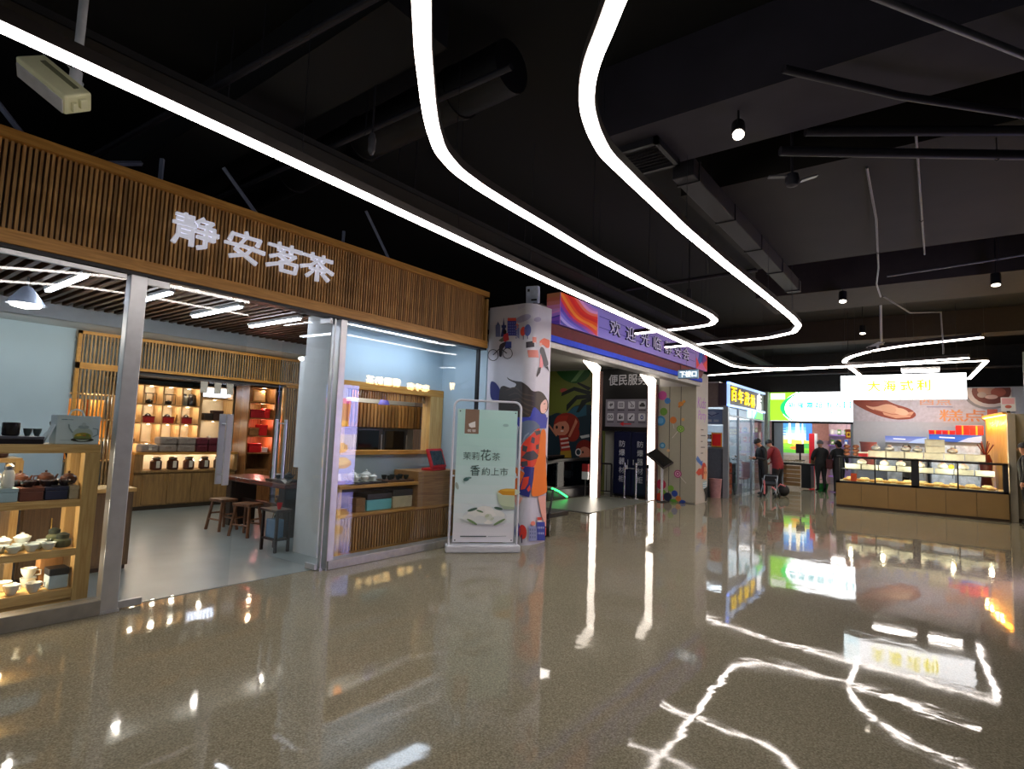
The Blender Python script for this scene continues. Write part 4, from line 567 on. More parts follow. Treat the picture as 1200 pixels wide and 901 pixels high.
# ------------------------------------------------------------------ lattice screens and display niche
lat = wood('lattice_oak', '8a6a42', 'c8a068', 'Z', .5, 5, .3)
def lattice(lab, x, y0, y1, z0, z1, p=.052):
    t = thing('lattice_screen', lab, 'screen', (x, (y0+y1)/2, z0)); b = B(); b.box(x-.03, y0, z0, x+.03, y0+.05, z1).box(x-.03, y1-.05, z0, x+.03, y1, z1).box(x-.03, y0, z0, x+.03, y1, z0+.05).box(x-.03, y0, z1-.05, x+.03, y1, z1); b.out('frame', oakf, t)
    b = B(); y = y0+.07
    while y < y1-.07: b.box(x-.012, y, z0+.05, x+.012, y+.022, z1-.05); y += p
    b.out('slats', lat, t); return t
lattice('oak slatted header screen above the lit display shelves', -10.95, 2.92, 7.25, 2.42, 2.98)
lattice('tall oak slatted screen beside the pale blue wall, orange boxes behind', -10.95, 2.92, 3.72, 0, 2.42)
lattice('tall oak slatted screen right of the red display shelf', -10.95, 6.5, 7.25, 0, 2.42)
struct(B().box(-12.2, 3.72, 2.36, -10.99, 7.3, 2.44).out('soffit_niche', mat('dark_soffit', '4a4a4e', .8)))
lightwood = wood('light_shelf_wood', 'a8804e', 'd6b27c', 'Z', .5, 4, .08)
back_cream = mat('cream_back', 'e0d2b4', .7, noise=.03)
GX, GB = -11.7, -12.1
def grid(lab, y0, cols, cw, zs, nm='display_shelf'):
    t = thing(nm, lab, 'shelf', (GX, y0, zs[0])); y1 = y0+cols*cw
    B().box(GB-.02, y0, zs[0], GB, y1, zs[-1]).out('back_panel', back_cream, t)
    for i in range(cols+1): B().box(GB, y0+i*cw-.012, zs[0], GX, y0+i*cw+.012, zs[-1]).out('upright', lightwood, t)
    for z in zs: B().box(GB, y0+.012, z-.012, GX-.003, y1-.012, z+.012).out('board', lightwood, t)
    for i in range(cols):
        for j in range(1, len(zs)):
            y = y0+(i+.5)*cw; z = zs[j]-.013; B().cyl((GX-.15, y, z-.008), .022, .008, 10).out('downlight', mat('niche_glow', 'ffffff', .5, noise=0, emit=9, ecol='ffe9c4'), t)
            plamp((GX-.13, y, z-.04), NICHE, par=t)
    return t
ZR = [.46, .82, 1.17, 1.53, 1.88, 2.24]
grid('lit grid display shelf of cream compartments behind the tea counter', 3.86, 4, .335, ZR)
grid('lit wide compartment display shelf beside the red nook', 5.23, 1, .62, [.46, 1.17, 1.62, 2.06, 2.3])
t = thing('ceiling_grille', 'bright striped white grille lamp at the top of the wide compartment', 'light', (-11.75, 5.5, 2.1)); b = B()
for i in range(9): b.box(-11.9, 5.27+i*.062, 2.12, -11.72, 5.30+i*.062, 2.27)
b.out('fin', mat('grille_glow', 'ffffff', .5, noise=0, emit=2.0, ecol='dfe9ff'), t); B().box(-11.95, 5.25, 2.1, -11.9, 5.83, 2.28).out('back_plate', wpl, t)
# things on the grid
black_g = mat('black_glaze', '1a1718', .25, noise=.1); redbox = mat('red_gift_box', '9c1420', .5, noise=.06); darktin = mat('dark_tin', '33302c', .4)
glz = mat('white_glaze', 'dfe2dc', .2, noise=.03); glzc = mat('celadon_glaze', 'd2dede', .25, noise=.05); brass = mat('brass', 'b08a48', .3, .8)
def teapot(name, lab, cat, m, s=1):
    t = thing(name, lab, cat); B().lathe([(.03, 0), (.045, .005), (.06, .035), (.055, .065), (.035, .08), (.03, .082)], n=18).out('body', m, t, smooth=True)
    B().lathe([(.034, 0), (.03, .008), (.008, .014), (.008, .02), (.011, .026), (.004, .032)], (0, 0, .08), 14).out('lid', m, t, smooth=True)
    B().tube([(.05, 0, .03), (.075, 0, .045), (.09, 0, .075)], [.014, .01, .007], 8).out('spout', m, t, smooth=True)
    B().tube([(-.05, 0, .065), (-.085, 0, .065), (-.09, 0, .035), (-.055, 0, .022)], .006, 8).out('handle', m, t, smooth=True); return t
def cup(name, lab, cat, m, handle=False, r=.04, h=.05):
    t = thing(name, lab, cat); B().lathe([(r*.5, 0), (r*.55, .006), (r*.85, h*.5), (r, h), (r*.92, h), (r*.75, h*.45), (.004, h*.2)], n=18).out('bowl', m, t, smooth=True)
    if handle: B().tube([(r*.9, 0, h*.8), (r*1.5, 0, h*.75), (r*1.5, 0, h*.3), (r*.8, 0, h*.25)], .005, 7).out('handle', m, t, smooth=True)
    return t
def gaiwan(name, lab, cat, m):
    t = thing(name, lab, cat); B().lathe([(.03, 0), (.06, .012), (.058, .014), (.028, .006)], n=20).out('saucer', m, t, smooth=True)
    B().lathe([(.022, .006), (.026, .012), (.05, .05), (.056, .07), (.052, .07), (.03, .02), (.003, .016)], n=20).out('bowl', m, t, smooth=True)
    B().lathe([(.05, .068), (.035, .085), (.012, .092), (.014, .1), (.004, .102)], n=18).out('lid', m, t, smooth=True); return t
def jar(name, lab, cat, m, mlid, r=.06, h=.16):
    t = thing(name, lab, cat); B().lathe([(r*.8, 0), (r, .015), (r, h*.8), (r*.7, h*.95), (r*.65, h)], n=20).out('body', m, t, smooth=True)
    B().lathe([(r*.72, h), (r*.75, h+.03), (r*.3, h+.045), (.01, h+.047)], n=18).out('lid', mlid, t, smooth=True); return t
def carton(name, lab, cat, d, m, mlid=None, lidh=.3, loc=(0, 0, 0)):
    t = thing(name, lab, cat); x, y, z = d; k = z*(1-lidh) if mlid else z
    B().box(-x/2, -y/2, 0, x/2, y/2, k).out('body', m, t, min(d)*.05)
    if mlid: B().box(-x/2-.003, -y/2-.003, k+.001, x/2+.003, y/2+.003, z).out('lid', mlid, t, min(d)*.05)
    place(t, loc); return t
def gy(i): return 3.86+(i+.5)*.335
FR = mat('dark_wire', '2a2018', .5, .3)
def stand_set(lab):
    t = thing('tea_stand', lab, 'tea set'); b = B()
    for sx in (-.08, .08):
        for sy in (-.09, .09): b.rod((sx, sy, 0), (sx, sy, .2), .006, 6)
    for z in (.01, .2): b.tube([(-.08, -.09, z), (.08, -.09, z), (.08, .09, z), (-.08, .09, z)], .006, 6, closed=True)
    b.out('wire_frame', FR, t); B().lathe([(.04, .012), (.06, .04), (.05, .07), (.02, .085), (.004, .095)], n=14).out('pot', black_g, t, smooth=True); return t
p0 = None
for i, j, lab in ((1, 4, 'dark wire tea stand in the top row of the lit grid, left of two'), (2, 4, 'dark wire tea stand in the top row of the lit grid, right of two'), (0, 3, 'dark wire tea stand in the second row of the lit grid')):
    l = (GX-.2, gy(i), ZR[j]+.013)
    if p0 is None: p0 = place(stand_set(lab), l)
    else: copy_thing(p0, l, 0, lab)
def red_set(lab):
    t = thing('gift_box', lab, 'box'); B().box(-.09, -.085, 0, .09, .085, .1).out('body', redbox, t, .004); B().box(-.094, -.089, .1, .094, .089, .125).out('lid', mat('dark_red_lid', '6c0e18', .5), t, .003)
    B().lathe([(.05, .125), (.055, .14), (.03, .165), (.01, .175)], n=14).out('knob', black_g, t, smooth=True); return t
p0 = None
for i, lab in ((1, 'red gift box with dark round top in the second grid row, leftmost of three'), (2, 'red gift box with dark round top in the second grid row, middle of three'), (3, 'red gift box with dark round top in the second grid row, rightmost of three')):
    l = (GX-.2, gy(i), ZR[3]+.013)
    if p0 is None: p0 = place(red_set(lab), l)
    else: copy_thing(p0, l, 0, lab)
t = thing('book', 'slim book leaning beside the middle red gift box', 'book', (GX-.2, gy(2)+.12, ZR[3]+.013)); B().cbox((GX-.2, gy(2)+.128, ZR[3]+.1), (.12, .012, .17), rx=-.2).out('cover', wood('tan_book', 'a07840', 'c09858'), t)
for k, (yy, nm) in enumerate(((gy(0)-.07, 'dark tall tea tin in the first top grid cell'), (gy(3)-.074, 'grey tall tea tin in the last top grid cell'), (gy(3)+.078, 'black tall tea tin in the last top grid cell'))):
    t = jar('tea_tin', nm, 'tin', [darktin, mat('grey_tin', '6a6a62', .5), black_g][k], darktin, .075, .2); place(t, (GX-.2, yy, ZR[4]+.013))
p0 = None
for i, j, n3, lab in ((0, 2, 3, 'lower'), (0, 1, 3, 'low')):
    for k in range(n3):
        nm = '%s cup of the row on the %s left grid board' % (ORD[k], 'third' if j == 2 else 'fourth'); l = (GX-.15, gy(0)-.1+k*.1, ZR[j]+.013)
        if p0 is None: p0 = place(cup('tea_cup', 'dark '+nm, 'cup', mat('brown_glaze', '6a4630', .3)), l)
        else: copy_thing(p0, l, 0, 'dark '+nm)
for yy, z, d, m, lab in ((5.42, 1.633, (.16, .17, .14), darktin, 'dark square tea box in the wide lit compartment, left'), (5.62, 1.633, (.16, .2, .2), mat('brown_box', '4a342c', .5), 'brown square tea box in the wide lit compartment'), (5.78, 1.633, (.14, .1, .08), redbox, 'low red box in the wide lit compartment'),
                          (5.32, 1.183, (.14, .1, .07), redbox, 'small red box left of the white lamp cone'), (5.7, 1.183, (.14, .12, .09), mat('maroon_box', '4e1020', .5), 'small maroon box right of the white lamp cone')):
    carton('tea_box', lab, 'box', d, m, m, .25, (GX-.18, yy, z))
t = jar('tea_jar', 'small white cone jar in the wide lit compartment', 'jar', glz, glz, .05, .09); place(t, (GX-.18, 5.5, 1.183))
# ------------------------------------------------------------------ tea counter with jars and grey bags
t = thing('tea_counter', 'long oak tea counter with doors and an open jar shelf', 'counter', (-11.2, 4.8, 0)); CX0, CX1 = -11.62, -11.2
brownoak = wood('brown_oak', '80603a', 'ac8650', 'Z', .45, 4, .12)
B().box(CX0, 3.98, .08, CX1-.02, 5.75, .66).out('body', brownoak, t); B().box(CX0, 3.96, .66, CX1+.02, 5.77, .7).out('shelf_board', brownoak, t, .004); B().box(CX0, 3.96, .98, CX1+.02, 5.77, 1.02).out('counter_top', oakf, t, .004)
B().box(CX0, 3.96, .7, CX1, 4.1, .98).box(CX0, 5.7, .7, CX1, 5.77, .98).out('side_panel', brownoak, t); B().box(CX0, 4.1, .7, CX0+.02, 5.7, .98).out('back_panel', back_cream, t); B().box(CX0+.03, 4.0, 0, CX1-.06, 5.73, .08).out('plinth', mat('plinth_brown', '40301e'), t)
for k in range(4):
    y = 4.12+k*.41; d = B().box(CX1-.02, y, .1, CX1, y+.39, .64).out('door', brownoak, t, .004); B().rod((CX1+.01, y+(.36 if k % 2 == 0 else .03), .5), (CX1+.01, y+(.36 if k % 2 == 0 else .03), .58), .007).out('handle', brass, d)
for y in (4.3, 4.7, 5.1, 5.5): plamp((CX1-.2, y, .93), 1.6, par=t)
greyfab = mat('grey_tea_bag', '8a7f76', .85, noise=.15, scale=40); maroon = mat('maroon_tea_bag', '5c1426', .7, noise=.12, scale=40)
def bagbox(lab, w, m, labelled=False):
    t = thing('gift_case', lab, 'case'); B().box(-.13, -w/2, 0, .13, w/2, .135).out('case', m, t, .03, seg=3); B().tube([(.132, -.05, .085), (.15, -.03, .1), (.15, .03, .1), (.132, .05, .085)], .007, 6).out('handle', m, t)
    if labelled: B().box(.131, -.02, .04, .134, .03, .11).out('paper_label', mat('paper', 'd8d4c4', .8), t)
    return t
for y, z, w2, m, lab in ((4.2, 1.021, .28, greyfab, 'single grey fabric tea case with a paper label at the left counter end'), (4.5, 1.021, .3, greyfab, 'grey fabric tea case on the counter, lower left of four'), (4.82, 1.021, .31, greyfab, 'grey fabric tea case on the counter, lower right of four'),
                          (4.5, 1.158, .3, greyfab, 'grey fabric tea case on the counter, upper left of four'), (4.82, 1.158, .31, greyfab, 'grey fabric tea case on the counter, upper right of four'), (5.1, 1.021, .2, maroon, 'maroon tea case on the counter, lower one of the narrow pair'), (5.1, 1.158, .2, maroon, 'maroon tea case on the counter, upper one of the narrow pair'), (5.4, 1.021, .36, maroon, 'wide dark maroon tea case on the counter, lower'), (5.4, 1.158, .36, maroon, 'wide dark maroon tea case on the counter, upper')):
    place(bagbox(lab, w2, m, w2 == .28), (CX1-.16, y, z))
p0 = None
for k in range(5):
    lab = 'dark tea jar with a paper label in the counter shelf, %s from the left' % ORD[k]; l = (CX1-.14, 4.36+k*.28, .701)
    if p0 is None:
        p0 = jar('tea_jar', lab, 'jar', mat('amber_jar', '4a2a1c', .3), mat('grey_lid', '6a6a66', .5), .095, .19); B().box(.092, -.03, .04, .098, .03, .16).out('paper_label', mat('paper', 'd8d4c4', .8), p0); place(p0, l)
    else: copy_thing(p0, l, 0, lab)
for k, y in enumerate((4.9, 5.15, 5.38)):
    t = thing('hanging_card', 'small white card hanging under the slatted header, %s from the left' % ORD[k], 'card', (-10.93, y, 2.2)); B().box(-10.932, y-.065, 2.13, -10.928, y+.065, 2.34).out('card', mat('card_white', 'c8c4bc', .7), t); B().rod((-10.93, y, 2.34), (-10.93, y, 2.43), .002, 5).out('string', FR, t)
# red nook
t = thing('display_shelf', 'dark wooden nook shelf with red lit tea boxes', 'shelf', (-11.3, 6.15, 0)); dk = wood('nook_wood', '6e4626', '9a6c3c', 'Z', .45, 5, .1)
NZ = [.66, 1.0, 1.34, 1.7, 2.02, 2.34]
B().box(-11.65, 5.87, 0, -11.62, 6.44, 2.36).out('back_panel', dk, t)
for y in (5.87, 6.42): B().box(-11.62, y, 0, -11.1, y+.03, 2.36).out('side_panel', dk, t)
for z in NZ: B().box(-11.62, 5.9, z-.014, -11.12, 6.42, z+.014).out('board', dk, t)
B().box(-11.62, 5.9, .05, -11.12, 6.42, .64).out('drawer_front', dk, t, .004)
for z, W, c in ((2.28, 3.5, (1, .8, .55)), (1.94, 3.5, (1, .75, .5)), (1.62, 4, (1, .3, .25)), (1.26, 4, (1, .35, .3))): plamp((-11.25, 6.25, z), W, c, par=t)
brightred = mat('bright_red_box', 'c81820', .5, noise=.06)
for y, z, d, m, lab in ((6.1, 2.035-.32, (.2, .3, .17), redbox, 'wide red tea box on the nook shelf second row'), (6.32, 1.715, (.16, .1, .2), brightred, 'slim bright red box on the nook shelf second row'), (6.05, 1.355, (.18, .2, .16), mat('tan_box', '8a6034', .6), 'brown tea box on the nook shelf third row'),
                          (6.25, 1.355, (.18, .16, .22), brightred, 'bright red tea box on the nook shelf third row'), (6.1, 1.015, (.2, .26, .18), brightred, 'bright red box on the nook shelf fourth row'), (6.32, 1.015, (.14, .12, .1), glz, 'small white box on the nook shelf fourth row')):
    carton('tea_box', lab, 'box', d, m, m, .25, (-11.25, y, z))
t = thing('framed_picture', 'small framed picture on the top board of the red nook', 'picture', (-11.25, 6.15, 2.034)); B().cbox((-11.25, 6.15, 2.165), (.02, .26, .24), ry=-.15).out('frame', oakz, t); B().cbox((-11.237, 6.15, 2.165), (.004, .2, .18), ry=-.15).out('picture', mat('warm_print', 'd8b080', .6), t)
# orange boxes behind the left screen
for k, (z, y) in enumerate(((.9, 3.15), (1.25, 3.2), (1.6, 3.12), (1.6, 3.42), (1.25, 3.47), (.9, 3.42))):
    carton('tea_box', 'orange tea box behind the tall left slatted screen, %s row, %s' % (['top', 'middle', 'bottom'][{1.6: 0, 1.25: 1, .9: 2}[z]], 'left' if y < 3.3 else 'right'), 'box', (.2, .22, .3), mat('orange_box', 'd8882a', .5, noise=.1), None, .2, (-11.6, y, z))
t = thing('rack', 'oak rack of orange boxes behind the slatted screen', 'shelf', (-11.6, 3.3, 0)); b = B()
for z in (.88, 1.23, 1.58, 2.0): b.box(-11.8, 2.95, z-.02, -11.4, 3.7, z)
b.out('board', lightwood, t); B().box(-11.8, 2.93, 0, -11.4, 2.96, 2.1).box(-11.8, 3.69, 0, -11.4, 3.72, 2.1).out('side_panel', lightwood, t)
for z in (1.2, 1.9): plamp((-11.3, 3.35, z), 4, par=t)
# ------------------------------------------------------------------ tea table, stools
t = thing('tea_table', 'dark red wooden tea table by the open glass door', 'table', (-8.3, 4.75, 0)); rosew = wood('rosewood', '3a1a12', '6e3222', 'X', .25, 4, .05); dkleg = wood('dark_leg', '1c100c', '341c14', 'Z', .4)
B().box(-9.15, 4.46, .7, -7.3, 5.0, .77).out('tabletop', rosew, t, .012)
for x in (-9.05, -7.55): B().box(x, 4.52, 0, x+.16, 4.94, .7).out('leg', dkleg, t, .01)
B().box(-8.9, 4.7, .3, -7.5, 4.76, .42).out('stretcher', dkleg, t)
stw = wood('stool_wood', '5a3620', '86583a', 'Z', .4)
def stool(lab):
    t = thing('wooden_stool', lab, 'stool'); B().box(-.16, -.13, .42, .16, .13, .46).out('seat', stw, t, .008)
    for sx in (-1, 1):
        for sy in (-1, 1): B().rod((sx*.17, sy*.14, 0), (sx*.12, sy*.09, .42), .022, 4).out('leg', stw, t)
    b = B(); b.rod((-.15, -.12, .16), (.15, -.12, .16), .013, 4).rod((-.15, .12, .16), (.15, .12, .16), .013, 4).rod((-.145, -.12, .24), (-.145, .12, .24), .013, 4).rod((.145, -.12, .24), (.145, .12, .24), .013, 4); b.out('stretcher', stw, t); return t
s0 = place(stool('small wooden stool in front of the tea table, right one'), (-7.95, 4.3, .006), .3); copy_thing(s0, (-8.62, 4.28, .006), .1, 'small wooden stool in front of the tea table, left one')
copy_thing(s0, (-8.4, 5.2, .006), 0, 'small wooden stool behind the tea table')
t = thing('tea_tray', 'black tea tray on the rosewood tea table', 'tray', (-7.75, 4.7, .77)); B().box(-8.0, 4.56, .771, -7.5, 4.84, .8).out('tray', black_g, t, .006); B().box(-7.95, 4.6, .8, -7.55, 4.8, .804).out('drain_slats', mat('dark_drain', '2c2622', .4), t)
place(teapot('teapot', 'black teapot on the tea tray on the rosewood table', 'teapot', black_g), (-7.65, 4.72, .805), .6)
c0 = place(cup('tea_cup', 'black cup on the tea tray, nearest the teapot', 'cup', black_g), (-7.82, 4.66, .805)); copy_thing(c0, (-7.9, 4.75, .805), 0, 'black cup on the tea tray, farthest from the teapot')
t = thing('bottle', 'small dark bottle standing on the rosewood table', 'bottle', (-8.15, 4.75, .77)); B().lathe([(.03, 0), (.032, .01), (.032, .11), (.012, .15), (.012, .19)], (-8.15, 4.75, .771), 14).out('body', mat('dark_bottle', '20241c', .2), t, smooth=True); B().cyl((-8.15, 4.75, .961), .014, .02, 12).out('cap', brass, t)
t = thing('paper_sheet', 'folded white paper on the near edge of the rosewood table', 'paper', (-7.45, 4.52, .77)); B().cbox((-7.42, 4.53, .80), (.1, .08, .003), rz=.3, ry=.5).cbox((-7.35, 4.54, .80), (.08, .08, .003), rz=.3, ry=-.6).out('sheet', mat('card_white', 'c8c4bc'), t)
t = thing('side_table', 'low dark side table behind the open glass door', 'table', (-6.75, 3.98, 0)); B().box(-7.0, 3.95, .5, -6.62, 4.18, .53).out('tabletop', dkleg, t)
for x, y in ((-6.98, 3.97), (-6.66, 3.97), (-6.98, 4.14), (-6.66, 4.14)): B().box(x, y, 0, x+.03, y+.03, .5).out('leg', dkleg, t)
B().box(-6.97, 3.97, .15, -6.63, 4.16, .17).out('shelf_board', dkleg, t)
place(cup('paper_cup', 'bright red cup on the low dark side table', 'cup', brightred, r=.035, h=.08), (-6.72, 4.05, .531))
t = thing('paper_bag', 'blue and white bag on the low shelf of the side table', 'bag', (-6.8, 4.06, .17)); B().box(-6.92, 4.0, .171, -6.7, 4.12, .4).out('bag', mat('blue_bag', '5a7a98', .6), t, .01); B().tube([(-6.86, 4.06, .4), (-6.84, 4.06, .46), (-6.78, 4.06, .46), (-6.76, 4.06, .4)], .004, 5).out('handle', glz, t)
t = thing('chair', 'black bent arm chair at the pale blue wall behind the shelf', 'chair', (-9.4, 2.35, 0)); 
B().box(-9.65, 2.15, .42, -9.2, 2.6, .46).out('seat', blk, t, .01); B().tube([(-9.62, 2.62, .45), (-9.66, 2.66, .9), (-9.62, 2.5, 1.35), (-9.45, 2.35, 1.5), (-9.25, 2.55, 1.5), (-9.15, 2.62, 1.3)], [.03, .03, .04, .05, .04, .02], 8).out('backrest', blk, t, smooth=True)
for x in (-9.62, -9.24):
    for y in (2.18, 2.56): B().rod((x, y, 0), (x, y, .42), .018).out('leg', blk, t)
# ------------------------------------------------------------------ oak tea ware shelf in the left window
SX0, SX1 = -6.2, -5.74
oaky = wood('pale_oak', 'c09656', 'e4c080', 'Y', .45, 4, .06); oakzz = wood('pale_oak_upright', 'c09656', 'e4c080', 'Z', .45, 4, .06)
t = thing('display_shelf', 'pale oak open shelf of tea ware in the left window', 'shelf', (-5.97, .6, 0))
SZ = [.2, .52, .92, 1.37]
for z, h in ((.2, .08), (.52, .06), (.92, .06), (1.37, .07)): B().box(SX0+.006, -1.19, z-h, SX1-.006, 1.77, z).out('board', oaky, t, .004)
for x in (SX0, SX1-.1): B().box(x, 1.66, 0, x+.1, 1.775, 1.3).out('upright', oakzz, t, .004)
for x in (SX0, SX1-.1): B().box(x, -1.2, 0, x+.1, -1.09, 1.3).out('upright', oakzz, t, .004)
B().box(SX0, -1.2, 0, SX1-.02, 1.775, .12).out('plinth', oaky, t)
for z in (1.29, .85, .45):
    for y in (.5, 1.25): plamp((-5.9, y, z-.02), 4.5, (1, .85, .62), .05, par=t)
def copies(proto, spots, labels, rz=0, scale=None):
    """the proto is the first; every later spot gets a copy of it and of its parts"""
    for k, (p, lab) in enumerate(zip(spots, labels)):
        r = rz if not callable(rz) else rz(k)
        if k == 0:
            place(proto, p, r); proto['label'] = lab
            if scale: proto.scale = (scale,)*3
        else: copy_thing(proto, p, r, lab, None, None, scale)
# top board
carton('tea_tray', 'long black lacquer box on the top oak board, left', 'box', (.3, .5, .06), mat('black_lacquer', '201c20', .3), mat('grey_lacquer', '5c5c66', .3), .35, (-5.95, 1.14, 1.371))
t = thing('mug', 'black mug standing on the black lacquer box', 'mug'); B().lathe([(.048, 0), (.055, .012), (.056, .1), (.05, .105), (.047, .1), (.045, .02)], n=24).out('body', black_g, t, smooth=True); place(t, (-5.86, 1.19, 1.433))
B().box(.045, -.02, .02, .058, .02, .09).out('paper_label', mat('paper', 'd8d4c4'), t)
cs = cup('tea_cup', 'x', 'cup', mat('grey_glaze', '3c4a4c', .3), False, .03, .06)
copies(cs, [(-5.84, 1.29, 1.433), (-5.84, 1.35, 1.433)], ['small dark grey cup on the black lacquer box, beside the mug', 'small dark grey cup on the black lacquer box, nearest the white box'])
t = thing('gift_box', 'white carton printed with a glass teapot, on the top oak board', 'box', (-5.92, 1.62, 1.371)); wcard = mat('white_card', 'ccdde2', .5, noise=.02)
B().box(-6.0, 1.47, 1.371, -5.83, 1.775, 1.61).out('body', wcard, t, .004)
B().tube([(-5.915, 1.57, 1.61), (-5.915, 1.585, 1.65), (-5.915, 1.62, 1.664), (-5.915, 1.66, 1.65), (-5.915, 1.675, 1.61)], .007, 8).out('handle', wcard, t, smooth=True)
c = Cv(); c.rect(.03, .2, .07, .207, '6a8a98').rect(.075, .2, .11, .206, '8aa4b0').rect(.03, .03, .1, .034, '9ab4bc')
k0 = len(c.p); c.ell(.19, .035, .062, .014, '3a3c34').ell(.19, .07, .055, .045, 'b4c4bc').ell(.19, .06, .045, .022, 'a89a3c').ell(.17, .062, .012, .012, 'd8b83c').ell(.2, .055, .014, .01, 'c85a2c').ell(.215, .066, .01, .01, '7a8a3c')
c.ell(.19, .118, .03, .012, '9fb0b4').ell(.19, .135, .012, .012, 'b8c8cc').line([(.135, .08), (.115, .11), (.11, .135)], .008, '8fa4a8').line([(.24, .11), (.268, .105), (.27, .07), (.243, .055)], .007, '8fa4a8')
c.ell(.19, .048, .05, .012, '7d8a4c').line([(.14, .04), (.24, .04)], .005, '2c2c2c'); c.p = [(h, [(.185+(a-.19)*1.32, .03+(z-.03)*1.3) for a, z in p], f) if k >= k0 else (h, p, f) for k, (h, p, f) in enumerate(c.p)]; c.out('teapot_print', printmat('print'), t, (-5.83, 1.47, 1.371), (0, 1, 0), (0, 0, 1))
t = thing('card', 'white folded card leaning against the teapot carton', 'card', (-5.86, 1.44, 1.371)); B().cbox((-5.86, 1.43, 1.455), (.09, .012, .16), rx=-.35).cbox((-5.86, 1.40, 1.42), (.09, .01, .1), rx=-.5).out('card', wcard, t)
# second board
for y0, w2, m, lab in ((.98, .28, 'a8c4cc', 'pale blue tea box at the front of the second oak board'), (1.27, .15, '6a3a2a', 'brown tea box at the front of the second oak board'), (1.43, .15, '1c2440', 'navy tea box at the front of the second oak board'), (1.59, .065, 'b0a488', 'beige tea box at the end of the second oak board'), (.6, .3, '8a5a34', 'tan tea box at the near end of the second oak board')):
    carton('tea_box', lab, 'box', (.3, w2, .105), mat('box_'+m, m, .55), mat('box_'+m, m, .55), .3, (-5.93, y0+w2/2, .921))
bl = cup('tea_bowl', 'x', 'bowl', mat('tenmoku_glaze', '2a2022', .2), False, .055, .045)
copies(bl, [(-5.85, 1.07, 1.028), (-5.85, 1.33, 1.028), (-5.95, 1.29, 1.028), (-5.85, 1.45, 1.028), (-5.95, 1.40, 1.028), (-5.94, 1.52, 1.028), (-5.84, 1.57, 1.028)], ['dark brown tea bowl on the second board boxes, %s from the left' % ORD[k] for k in range(7)])
tp = teapot('teapot', 'x', 'teapot', mat('brown_clay', '4a2c20', .35))
copies(tp, [(-6.1, 1.33, 1.028), (-6.1, 1.5, 1.028), (-5.95, 1.62, 1.028)], ['brown clay teapot on the second board, left of three', 'brown clay teapot on the second board, middle of three', 'brown clay teapot on the beige box of the second board'], lambda k: .8+k)
silver = mat('silver_ware', 'b8bcc4', .2, .8)
tp = teapot('teapot', 'x', 'teapot', silver)
copies(tp, [(-5.95, 1.14, 1.028), (-5.9, .88, 1.028)], ['silver teapot on the pale blue box', 'silver teapot left of the pale blue box end'], lambda k: 1.2, 1.25)
t = jar('tea_jar', 'tall silver and white jar on the pale blue box', 'jar', glz, silver, .04, .14); place(t, (-5.83, 1.2, 1.028))
# third board: white ware
gw = gaiwan('gaiwan', 'x', 'tea bowl', glz)
copies(gw, [(-5.98, 1.13, .521), (-6.02, 1.25, .521), (-5.98, 1.36, .541)], ['white lidded tea bowl at the left of the third oak board', 'white lidded tea bowl in the middle of the third oak board', 'white lidded tea bowl raised behind the row on the third oak board'], 0, 1.05)
t = thing('tea_stand', 'white round dish carrying a lidded bowl on the third board', 'dish', (-5.98, 1.36, .521)); B().lathe([(.05, 0), (.07, .012), (.07, .018), (.03, .019)], (-5.98, 1.36, .521), 20).out('dish', glz, t, smooth=True)
cw = cup('tea_cup', 'x', 'cup', glzc, False, .05, .055)
pts = [(-5.82, 1.16), (-5.81, 1.275), (-5.81, 1.385), (-5.81, 1.495), (-5.89, 1.215), (-5.89, 1.44), (-5.97, 1.5), (-5.82, 1.05), (-5.9, 1.33), (-5.95, .99)]
copies(cw, [(x, y, .521) for x, y in pts], ['pale cup on the third oak board, %s' % w2 for w2 in ('front row far left of the lidded bowl', 'front row below the lidded bowl', 'front row in the middle', 'front row beside the dark tin', 'second row left', 'second row right', 'second row touching the tin', 'front row nearest the left edge', 'at the left edge of the picture, front', 'at the left edge of the picture, back')])
pl = thing('saucer', 'x', 'saucer'); B().lathe([(.03, 0), (.055, .012), (.053, .016), (.02, .006)], n=20).out('plate', glz, pl, smooth=True)
copies(pl, [(-5.92, 1.07, .521), (-6.08, 1.45, .521), (-6.08, 1.15, .521), (-5.88, .98, .521)], ['small white saucer lying on the third oak board, %s' % w2 for w2 in ('between the left cups', 'at the back right', 'at the back left', 'farthest left')])
t = jar('tea_tin', 'green and brown lidded tin at the end of the third oak board', 'tin', mat('green_tin', '5a6450', .5), mat('dark_green_lid', '3c443a', .5), .06, .07); place(t, (-5.87, 1.6, .521))
t = jar('tea_tin', 'green and brown lidded tin stacked behind the other one', 'tin', mat('green_tin2', '6c7458', .5), mat('dark_green_lid', '3c443a', .5), .055, .09); place(t, (-6.02, 1.58, .521))
